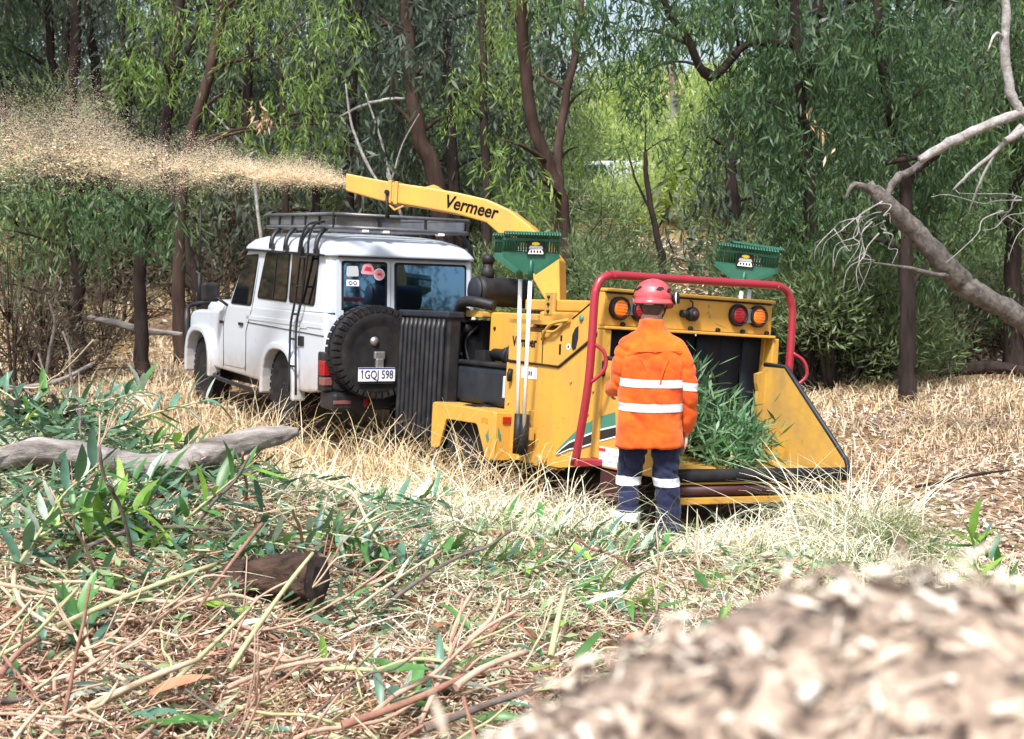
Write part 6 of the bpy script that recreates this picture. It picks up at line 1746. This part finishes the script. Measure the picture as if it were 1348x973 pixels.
LM = {'blue-green': one_leaf_mat('blue_green_leaf', (.085, .185, .125), (.12, .25, .08)), 'green': one_leaf_mat('green_leaf', (.070, .185, .045), (.16, .32, .05)), 'fresh': one_leaf_mat('fresh_leaf', (.19, .36, .045), (.3, .5, .06)), 'pale': one_leaf_mat('pale_leaf', (.42, .50, .42), (.4, .5, .3)), 'brown': one_leaf_mat('brown_leaf', (.42, .20, .11), (.4, .2, .1))}
lmesh = {(c, k): leaf_mesh(k, .19, .034 + .012 * (k % 2), (.10, -.12, .22)[k % 3], LM[c], (.10, -.14, .18, -.06)[k]) for c in LM for k in range(4)}
lr = random.Random(31)
def loose_leaf(x, y, c, s=1.0, lift=.03, label=None):
    o = link('fallen_leaf', lmesh[c, lr.randrange(4)])
    o.location = (x, y, float(gz(x, y)) + lift); o.rotation_euler = (lr.gauss(0, .5), lr.gauss(-.1, .35), lr.uniform(0, 6.28)); o.scale = (s, s, s)
    return tag(o, label or '%s gum leaf fallen on the foreground prunings' % c, 'leaf', 'loose leaves of the foreground')
for k in range(280):
    y = 3.9 + 4.2 * lr.random() ** .8; x = lr.uniform(-.40 * y, .34 * y if y > 5.6 else .16 * y)
    c = lr.choices(['blue-green', 'green', 'fresh', 'pale', 'brown'], [5, 4, .7, 1.6, 1.2])[0]
    loose_leaf(x, y, c, lr.uniform(.55, 1.1), lr.uniform(.03, .12))
def hero_leaf(px, py, d, rx, ry, rz, c, s, label):
    o = link('fallen_leaf', lmesh[c, lr.randrange(4)]); o.location = at(px, py, d); o.rotation_euler = (rx, ry, rz); o.scale = (s,) * 3
    tag(o, label, 'leaf')
hero_leaf(335, 628, 6.3, 1.2, 1.45, .3, 'blue-green', 1.0, 'single blue-green leaf hanging upright below the grey log')
hero_leaf(520, 770, 5.6, .3, -1.0, .4, 'pale', .75, 'whitish upturned leaf right of the dark log')
hero_leaf(450, 790, 5.4, .7, .7, 1.2, 'blue-green', .95, 'curled blue-green leaf just right of the cut log end')
hero_leaf(195, 915, 4.55, .3, -.3, .2, 'brown', 1.25, 'large rust-brown curled leaf near the bottom left')
hero_leaf(208, 955, 4.4, .2, 0, .4, 'green', 1.15, 'dark green leaf at the bottom edge on the left')
hero_leaf(772, 795, 5.2, .3, -.2, .3, 'pale', 1.0, 'pale blue-white leaf left of the chip heap')
hero_leaf(755, 868, 4.9, .5, -.4, .7, 'green', 1.0, 'green leaf tilted against the left of the chip heap')
hero_leaf(500, 885, 4.7, .3, -.1, .1, 'green', 1.0, 'green leaf in the middle of the reddish twigs')

def leafy_shoot(name, label, x, y, n, L, rot, tilt, cols, lift=.05, group=None, cat='cut branch', root=None, leaf_s=1.0, hang=0.0):
    """A cut shoot: a stem with single leaves set alternately along it."""
    z = float(gz(x, y)) + lift
    o = thing(name, label, cat, (x, y, z) if root is None else root, None, group)
    rg = random.Random(int(abs(x) * 1000 + y * 77))
    pts = [np.zeros(3)]; d = np.array([math.cos(rot) * math.cos(tilt), math.sin(rot) * math.cos(tilt), math.sin(tilt)])
    for k in range(7):
        d = d + np.array([rg.gauss(0, .10), rg.gauss(0, .10), rg.gauss(-.04, .06)]); d /= np.linalg.norm(d); pts.append(pts[-1] + d * L / 7)
    sp = smooth_path(pts, 3)
    MB().tube(sp, list(np.linspace(.010, .003, len(sp))), 6).build('stem', M['stick_greenish'], o)
    for k in range(n):
        i = min(len(sp) - 2, int((.12 + .88 * k / n) * (len(sp) - 1))); dirn = sp[i + 1] - sp[i]; dirn /= np.linalg.norm(dirn)
        a = k * 2.4 + rg.uniform(-.4, .4)
        s1 = np.cross(dirn, [0, 0, 1.0]); s1 /= np.linalg.norm(s1); s2 = np.cross(s1, dirn)
        out = dirn * .55 + (s1 * math.cos(a) + s2 * math.sin(a)) * .85 + np.array([0, 0, -hang])
        out /= np.linalg.norm(out)
        lf = link('leaf', lmesh[rg.choice(cols), rg.randrange(4)], o)
        q = Vector(out).to_track_quat('X', 'Z'); lf.rotation_mode = 'QUATERNION'; lf.rotation_quaternion = q; lf.location = sp[i]
        s = leaf_s * rg.uniform(.7, 1.25); lf.scale = (s, s, s)
    return o
G1 = ['blue-green', 'blue-green', 'green', 'pale']; G2 = ['green', 'green', 'fresh', 'blue-green']; G3 = ['fresh', 'fresh', 'green']
for lab, px, py, d, n, L, rot, tilt, cols in (
    ('blue-green leafy shoot on the rise at the left edge, above the grey log', 70, 545, 7.6, 22, .80, 2.6, .55, G1),
    ('leafy shoot with long pale leaf reaching right above the grey log', 130, 530, 7.7, 16, .75, .1, .35, G1),
    ('small shoot of drooping leaves between the grey log and the left edge', 20, 555, 7.4, 16, .6, 1.6, .5, G2),
    ('dense shoot of green leaves below the left end of the grey log', 30, 690, 6.2, 24, .75, .2, .35, G2),
    ('upright shoot of bright yellow-green leaves under the grey log', 100, 705, 6.0, 12, .40, .4, .8, G3),
    ('shoot of dark green leaves in the left corner under the log', 10, 760, 5.6, 20, .65, .9, .9, G1),
    ('leafy shoot lying left of the dark log', 150, 720, 5.9, 18, .70, .1, .25, G2),
    ('leafy shoot with upright leaves just behind the dark log', 215, 690, 6.2, 16, .60, .3, .6, G2),
    ('green shoot lying under the middle of the grey log', 300, 680, 6.3, 12, .5, -.2, .2, G1),
    ('broad green shoot in the middle of the straw, left of the worker', 640, 745, 6.6, 22, .65, .2, .12, G1),
    ('leafy shoot right of the broad one, towards the chip heap', 735, 760, 6.3, 18, .55, -.3, .15, G2),
    ('low shoot of blue-green leaves between the dark log and the broad shoot', 520, 735, 6.4, 18, .55, 2.9, .35, G1),
    ('green shoot behind the top left of the chip heap', 870, 775, 5.4, 16, .45, .5, .4, G2),
    ('fresh green weed behind the chip heap at the right edge', 1300, 745, 6.6, 20, .50, 1.2, .8, G3),
    ('second fresh weed at the right edge, next to the other', 1345, 735, 6.7, 14, .45, 2.0, .9, G2),
    ('leafy shoot on the straw below the spare wheel', 470, 660, 7.4, 18, .6, .3, .3, G1),
    ('leafy shoot on the straw in front of the chipper wheel', 610, 675, 7.4, 20, .65, .2, .08, G2),
    ('spreading leafy shoot on the top of the brush heap at the left edge', 40, 520, 8.0, 30, .75, .3, .5, G1),
    ('dark-leaved shoot on the right flank of the left brush heap', 175, 545, 7.7, 26, .7, -.2, .2, G2),
    ('shoot with hanging leaves low on the left brush heap', 115, 575, 7.5, 26, .6, 2.4, .3, G1),
    ('blue-green shoot at the back of the left brush heap', 90, 500, 8.2, 28, .7, 1.0, .6, G1),
    ('thick leafy shoot under the left end of the grey log', 55, 665, 6.5, 30, .7, .3, .3, G1),
    ('fresh leafy shoot at the left edge halfway down', 15, 720, 5.9, 28, .6, .5, .6, G2),
    ('leafy shoot flat on the litter left of the dark log', 60, 745, 5.7, 26, .65, -.1, .12, G1),
    ('leafy shoot pressed under the dark log', 260, 725, 5.95, 24, .6, 2.9, .15, G2),
    ('leafy shoot lying below the grey log near its broken end', 380, 690, 6.6, 24, .6, -.3, .2, G1),
    ('leaf-covered shoot right of the dark log in the straw', 470, 720, 6.3, 26, .6, .4, .25, G1),
    ('flattened leafy shoot in the centre of the straw', 570, 720, 6.7, 26, .6, -.5, .2, G2),
    ('leafy shoot nearest the boots of the worker', 790, 735, 6.9, 24, .5, .8, .05, G1),
    ('leafy shoot low among reddish sticks near the middle of the bottom', 480, 870, 4.75, 18, .45, .4, .2, G1),
    ('small leafy shoot among sticks at the bottom left', 120, 850, 4.9, 18, .45, 2.2, .25, G2),
    ('leafy shoot lying in front of the rakes', 700, 690, 7.3, 18, .55, -.2, .08, G1)):
    p = at(px, py, d); leafy_shoot('leafy_shoot', lab, p[0], p[1], n, L, rot, tilt, cols, .04)

# brush being fed into the chipper: leafy boughs lying on the table
def feed(label, p, dirn, n, L, fill, seed):
    w = CH_O + CH_M @ np.array(p, float); dw = CH_M @ np.array(dirn, float)
    rot = math.atan2(dw[1], dw[0]); tilt = math.asin(dw[2] / np.linalg.norm(dw))
    o = leafy_shoot('leafy_bough', label, w[0], w[1], n, L, rot, tilt, ['green', 'green', 'blue-green'], 0, None, 'cut branch', w, .95, .3)
    rg = np.random.default_rng(seed); t = rg.random(fill)
    Pp = np.outer(t, dw) * L + rg.normal(size=(fill, 3)) * np.array([.10, .10, .11])
    D = unit(dw * .4 + rg.normal(size=(fill, 3)) * .6 + np.array([.1, -.3, .1]))
    k = link('foliage', np_mesh('foliage', blades(Pp, D, .16 * rg.uniform(.6, 1.3, fill), .022 * rg.uniform(.7, 1.3, fill)), M['leaf_feed']), o); k['kind'] = 'stuff'
feed('tall leafy bough standing in the chipper mouth behind the arm of the worker', (-.22, .10, .48), (.15, -.10, .95), 30, .62, 330, 1)
feed('leafy bough spread over the middle of the feed table', (-.42, -.12, .50), (.55, -.1, .42), 30, .60, 330, 2)
feed('leafy bough piled against the right side of the chipper mouth', (-.36, -.48, .46), (.5, .12, .38), 30, .55, 330, 3)
feed('leafy bough at the front edge of the feed table by the hand of the worker', (-.62, .02, .47), (.5, -.45, .30), 26, .60, 300, 4)
feed('low leafy bough along the front of the feed table', (-.64, -.02, .45), (.45, -.42, .16), 26, .60, 300, 5)

# ------------------------------------------------------------------ logs
def log_px(name, label, path, mat, cat='log', bumps=(), cut=None, rough=.08):
    o_ = at(*path[0][:3]); b = MB()
    pts = [p - o_ for p in smooth_path([at(a, c, d) for a, c, d, w in path], 14)]
    rad = np.interp(np.linspace(0, len(path) - 1, len(pts)), range(len(path)), [w * d / F_PX / 2 for a, c, d, w in path])
    n = 30; vs = []
    dd, a_, b_ = frame(pts[1] - pts[0])
    for i, (p, r) in enumerate(zip(pts, rad)):
        t_ = pts[min(i + 1, len(pts) - 1)] - pts[max(0, i - 1)]; t_ /= np.linalg.norm(t_)
        a_ = a_ - t_ * (a_ @ t_); a_ /= np.linalg.norm(a_); b_ = np.cross(t_, a_)
        for k in range(n):
            th = 2 * math.pi * k / n
            q = a_ * math.cos(th) + b_ * math.sin(th)
            f = 1 + .20 * mnoise.noise(Vector((*(q * 1.6),)) + Vector((i * .13, path[0][0], 0))) + rough * mnoise.noise(Vector((*(q * 5),)) + Vector((i * .22, 0, 0))) + rough * .6 * mnoise.noise(Vector((*(q * 11),)) + Vector((i * .8, 4, 0)))
            vs.append(p + q * r * f)
    m_ = len(pts)
    b.add(vs, [(i * n + k, i * n + (k + 1) % n, (i + 1) * n + (k + 1) % n, (i + 1) * n + k) for i in range(m_ - 1) for k in range(n)], True)
    b.f += [tuple(range(n))[::-1], tuple((m_ - 1) * n + k for k in range(n))]; b.sm += [False, False]
    for (px, py, d, w) in bumps:
        c = at(px, py, d) - o_; r = w * d / F_PX / 2
        b.lathe([(-r, r * .2), (-r * .6, r * .85), (0, r), (r * .6, r * .8), (r, r * .2)], c, (.4, .1, -.9), 12)
    o = b.build(name, M[mat]); o.location = o_
    if cut:
        e = pts[-1]; t_ = pts[-1] - pts[-3]; t_ /= np.linalg.norm(t_)
        cf = MB(); ring = [Vector(v) for v in vs[-n:]]
        c = np.mean(np.array([list(v) for v in ring]), 0)
        k1 = [np.array(v) + t_ * .004 for v in ring]; k2 = [c + (np.array(v) - c) * .55 + t_ * .010 for v in ring]
        cf.add(k1 + k2 + [c + t_ * .002], [(k, (k + 1) % n, n + (k + 1) % n, n + k) for k in range(n)] + [(n + k, n + (k + 1) % n, 2 * n) for k in range(n)], False)
        cf.build('cut_end', M[cut], o)
    return tag(o, label, cat)
log_px('grey_log', 'weathered grey branch log lying across the left foreground, snapped at its right end',
       [(-160, 632, 7.0, 36), (-70, 618, 7.0, 34), (0, 604, 7.0, 34), (50, 593, 7.0, 34), (120, 601, 7.05, 33), (180, 612, 7.1, 34), (235, 612, 7.1, 36), (262, 601, 7.12, 40), (300, 588, 7.15, 33), (350, 576, 7.2, 30), (374, 571, 7.2, 22), (393, 568, 7.2, 9)], 'bark_grey',
       bumps=((243, 622, 7.02, 24), (252, 630, 7.0, 20), (258, 606, 7.0, 22)))
log_px('dark_log', 'dark brown log with rotten cut end in the pile of prunings',
       [(60, 782, 5.9, 28), (150, 775, 5.9, 38), (250, 770, 5.85, 46), (330, 763, 5.8, 56), (385, 760, 5.75, 60), (418, 762, 5.7, 66)], 'log_brown', cut='cut_wood', rough=.12)
log_px('small_log', 'short dark log end among leaves above the grey log at the left edge', [(125, 556, 8.0, 18), (85, 545, 7.9, 24), (45, 542, 7.8, 27), (14, 540, 7.7, 28)], 'bark_dark', cut='cut_wood')
for lab, path in (('grey fallen branch under the dark trees on the left', [(120, 480, 15, 5), (80, 500, 14.6, 6), (20, 512, 14.4, 6), (-40, 520, 14.2, 5)]),
                  ('fallen grey branch crossing behind the small dark tree', [(240, 440, 19, 5), (190, 435, 19, 9), (150, 425, 19, 10), (115, 418, 19, 6)]),
                  ('dark fallen log under the shaded gum at the right', [(1230, 492, 18.2, 14), (1270, 486, 18.2, 18), (1310, 484, 18.2, 16), (1350, 490, 18.2, 14)]),
                  ('thin dark branch on the litter right of the chipper', [(1205, 641, 10.1, 3), (1240, 634, 10.2, 5), (1290, 624, 10.4, 4), (1330, 619, 10.6, 2)])):
    log_px('fallen_branch', lab, path, 'bark_grey' if 'grey' in lab else 'bark_dark', 'branch')
log_px('upright_snag', 'broken grey snag standing among stalks at the left edge', [(60, 500, 13.5, 5), (66, 460, 13.5, 5), (72, 425, 13.5, 4), (64, 395, 13.5, 2)], 'bark_lean', 'snag')

# ------------------------------------------------------------------ the mulch heap close to the camera
HX, HY, HZ = .115, .78, 2.076
def heap_h(x, y):
    """A heap with a long back slope and a steep left face."""
    dx = x - HX; dy = y - HY
    left = np.clip(-dx, 0, None)
    h = HZ - .56 * left - 1.2 * np.clip(left - .17, 0, None) ** 1.3 + .02 * np.sin(dx * 9) - .045 * np.clip(dx, 0, None) - .55 * np.clip(dx - .60, 0, None) ** 1.5 - .95 * np.clip(-dy - .02, 0, None) - .75 * np.clip(dy - .10, 0, None) - .25 * np.exp(-((dx) / .2) ** 2) * 0
    h = h + .010 * np.sin(x * 31 + 3 * np.sin(y * 17)) * np.sin(y * 27 + x * 9) + .012 * np.sin(x * 17 + 1 + 2 * np.sin(y * 9)) + .006 * np.sin(x * 57 + y * 41)
    return h
hx = np.linspace(-1.9, 2.9, 130); hy = np.linspace(-.9, 3.0, 110)
HXg, HYg = np.meshgrid(hx, hy); HH = np.maximum(heap_h(HXg, HYg), gz(HXg, HYg) - .05)
hme = bpy.data.meshes.new('mulch_heap')
hme.from_pydata(np.stack([HXg.ravel(), HYg.ravel(), HH.ravel()], 1).tolist(), [], [(j * 130 + i, j * 130 + i + 1, (j + 1) * 130 + i + 1, (j + 1) * 130 + i) for j in range(109) for i in range(129)])
hme.polygons.foreach_set('use_smooth', np.ones(len(hme.polygons), bool))
mh, nth, bh = new_mat('mulch')
nn = noise_tex(nth, 30, 5, .7); rr_ = ramp(nth, [(.32, (.07, .05, .04)), (.5, (.28, .21, .16)), (.68, (.52, .42, .33))]); nth.links.new(nn.outputs['Fac'], rr_.inputs[0]); nth.links.new(rr_.outputs[0], bh.inputs['Base Color']); bh.inputs['Roughness'].default_value = .95
hme.materials.append(mh)
heap = tag(link('mulch_heap', hme), 'heap of fresh wood chip mulch, close and out of focus at the lower right', 'mulch heap')
def chip_mesh(seed):
    rg = random.Random(seed); L, W, T = rg.uniform(.8, 1.5), rg.uniform(.14, .34), rg.uniform(.06, .14)
    q = [(-L / 2, -W / 2), (L / 2 * rg.uniform(.7, 1), -W / 2 * rg.uniform(.5, 1)), (L / 2, W / 2 * rg.uniform(.3, 1)), (-L / 2 * rg.uniform(.6, 1), W / 2)]
    me = MB().prism([(a, b) for a, b in q], -T / 2, T / 2, 'z').mesh('wood_chip', M['chip_heap']); return me
cms = [chip_mesh(k) for k in range(8)]
hr_ = random.Random(17)
for k in range(290):
    x = hr_.uniform(-.16, .52); y = hr_.gauss(HY - .02, .09)
    s = hr_.uniform(.010, .030)
    o = link('wood_chip', cms[hr_.randrange(8)], heap)
    o.location = (x, y, float(heap_h(x, y)) + s * .22); o.rotation_euler = (hr_.gauss(0, .4), hr_.gauss(0, .4), hr_.uniform(0, 6.28)); o.scale = (s, s, s)
n = 60000
x = U(-1.0, 1.8, n); y = U(.1, 2.4, n); Pq = np.stack([x, y, heap_h(x, y) + U(0, .012, n)], 1); Pq = Pq[Pq[:, 2] > gz(x, y)]; n = len(Pq)
hs_ = link('chip_layer', np_mesh('chip_layer', blades(*flakes(Pq, U(.008, .045, n), U(.002, .008, n), .7)), M['chip_heap']), heap); hs_['kind'] = 'stuff'

# ------------------------------------------------------------------ stream of chips and dust out of the chute
TIP = CH_O + CH_M @ cp(2.11, 2.60, 0)
DIR = CH_M @ (CA * .985 + np.array([0, 0, .05])); DIR /= np.linalg.norm(DIR)
SIDE = np.cross(DIR, [0, 0, 1.0]); SIDE /= np.linalg.norm(SIDE); UPV = np.cross(SIDE, DIR)
def clots(t, g, rg):
    v = np.sin(t * 3.1 + 1.7 * np.sin(t * 1.3 + g * .8)) * np.sin(t * 5.3 - g * 1.6) + .6 * np.sin(t * 11 + g * 3.1)
    return rg.random(len(t)) < np.clip(.58 + .42 * v + .5 * (t < .8), .12, 1)
def stream(n, lo, hi, rg, spread=1.0, upbias=0.0):
    t = 6.6 * rg.random(n) ** .8
    w = (.035 + .052 * t) * spread
    g = rg.normal(size=n)
    k_ = clots(t, g, rg); t = t[k_]; g = g[k_]; w = w[k_]; n = len(t)
    up = .55 * w * g + upbias * np.abs(rg.normal(size=n)) * (.03 + .075 * t)
    P = TIP + DIR * t[:, None] + SIDE * (rg.normal(size=n) * w * .6)[:, None] + UPV * (up - .006 * t ** 2 + .022 * t)[:, None]
    D = unit(DIR + rg.normal(size=(n, 3)) * .28)
    return blades(P, D, rg.uniform(lo, hi, n) * 1.4, rg.uniform(lo, hi, n) * .28)
rs_ = np.random.default_rng(5)
V = np.concatenate([stream(20000, .008, .028, rs_), stream(1600, .025, .050, rs_, .9), stream(5000, .008, .022, rs_, 1.6), stream(22000, .004, .012, rs_, 1.25, .6)])
tag(link('flying_chips', np_mesh('flying_chips', V, M['chip_fly'])), 'stream of wood chips flying left from the chute', None, None, 'stuff')
# the finer dust that hangs over the stream: specks a few millimetres across
def dust(n, rg):
    t = 6.8 * rg.random(n) ** .75
    w = .035 + .070 * t
    g = rg.normal(size=n); k_ = clots(t, g, rg); t = t[k_]; g = g[k_]; w = w[k_]; n = len(t)
    puff = np.clip(.55 + .45 * np.sin(t * 2.3 + .8) + .35 * np.sin(t * 5.1), .15, 1.4)
    up = w * (.75 * g + 1.0 * np.abs(rg.normal(size=n)) * puff)
    P = TIP + DIR * t[:, None] + SIDE * (rg.normal(size=n) * w * .8)[:, None] + UPV * (up - .006 * t ** 2 + .030 * t)[:, None]
    s_ = rg.uniform(.0015, .0040, n)
    return blades(P, unit(DIR + rg.normal(size=(n, 3)) * .25), s_ * 3.2, s_)
tag(link('wood_dust', np_mesh('wood_dust', dust(300000, rs_), M['dust'])), 'pale wood dust drifting over the flying chips', None, None, 'stuff')

# ------------------------------------------------------------------ a parked vehicle far off among the trees
fx = at(779, 222, 39.0)
fc_ = thing('parked_car', 'white vehicle glimpsed far off through the leaves above the rakes', 'car', (fx[0], fx[1], float(gz(fx[0], fx[1]))), rot3(math.radians(62), 0, 0))
fb2 = loft_rings([[(u, w, z) for u, w in rrect(-2.1 + a, 2.1 - c, -.85 + e, .85 - e, .15, 3)] for z, a, c, e in ((.35, .05, .05, .02), (.6, 0, 0, 0), (.98, .02, .05, .03), (1.02, .1, 1.1, .08), (1.50, .35, 1.9, .16), (1.56, .5, 2.05, .24))], smooth=False)
fb2.build('car_body', M['white'], fc_)
for pl, nm in (([(-.95, .845, 1.08), (.7, .845, 1.08), (.25, .73, 1.45), (-.75, .73, 1.45)], 'side_window'), ([(-.95, -.845, 1.08), (.7, -.845, 1.08), (.25, -.73, 1.45), (-.75, -.73, 1.45)], 'side_window')):
    b = MB(); b.add(pl + [tuple(np.array(p) * (1, .97, 1)) for p in pl], [(0, 1, 2, 3), (7, 6, 5, 4), (0, 4, 5, 1), (1, 5, 6, 2), (2, 6, 7, 3), (3, 7, 4, 0)]); b.build(nm, M['glass'], fc_)
MB().add([(1.02, -.62, 1.07), (1.02, .62, 1.07), (.28, .58, 1.48), (.28, -.58, 1.48)], [(0, 1, 2, 3)]).build('windscreen', M['glass'], fc_)
for wx in (-1.3, 1.35):
    for s in (1, -1): wheel(fc_, wx, s * .74, .32, .32, .2, s, M['metal'], False)
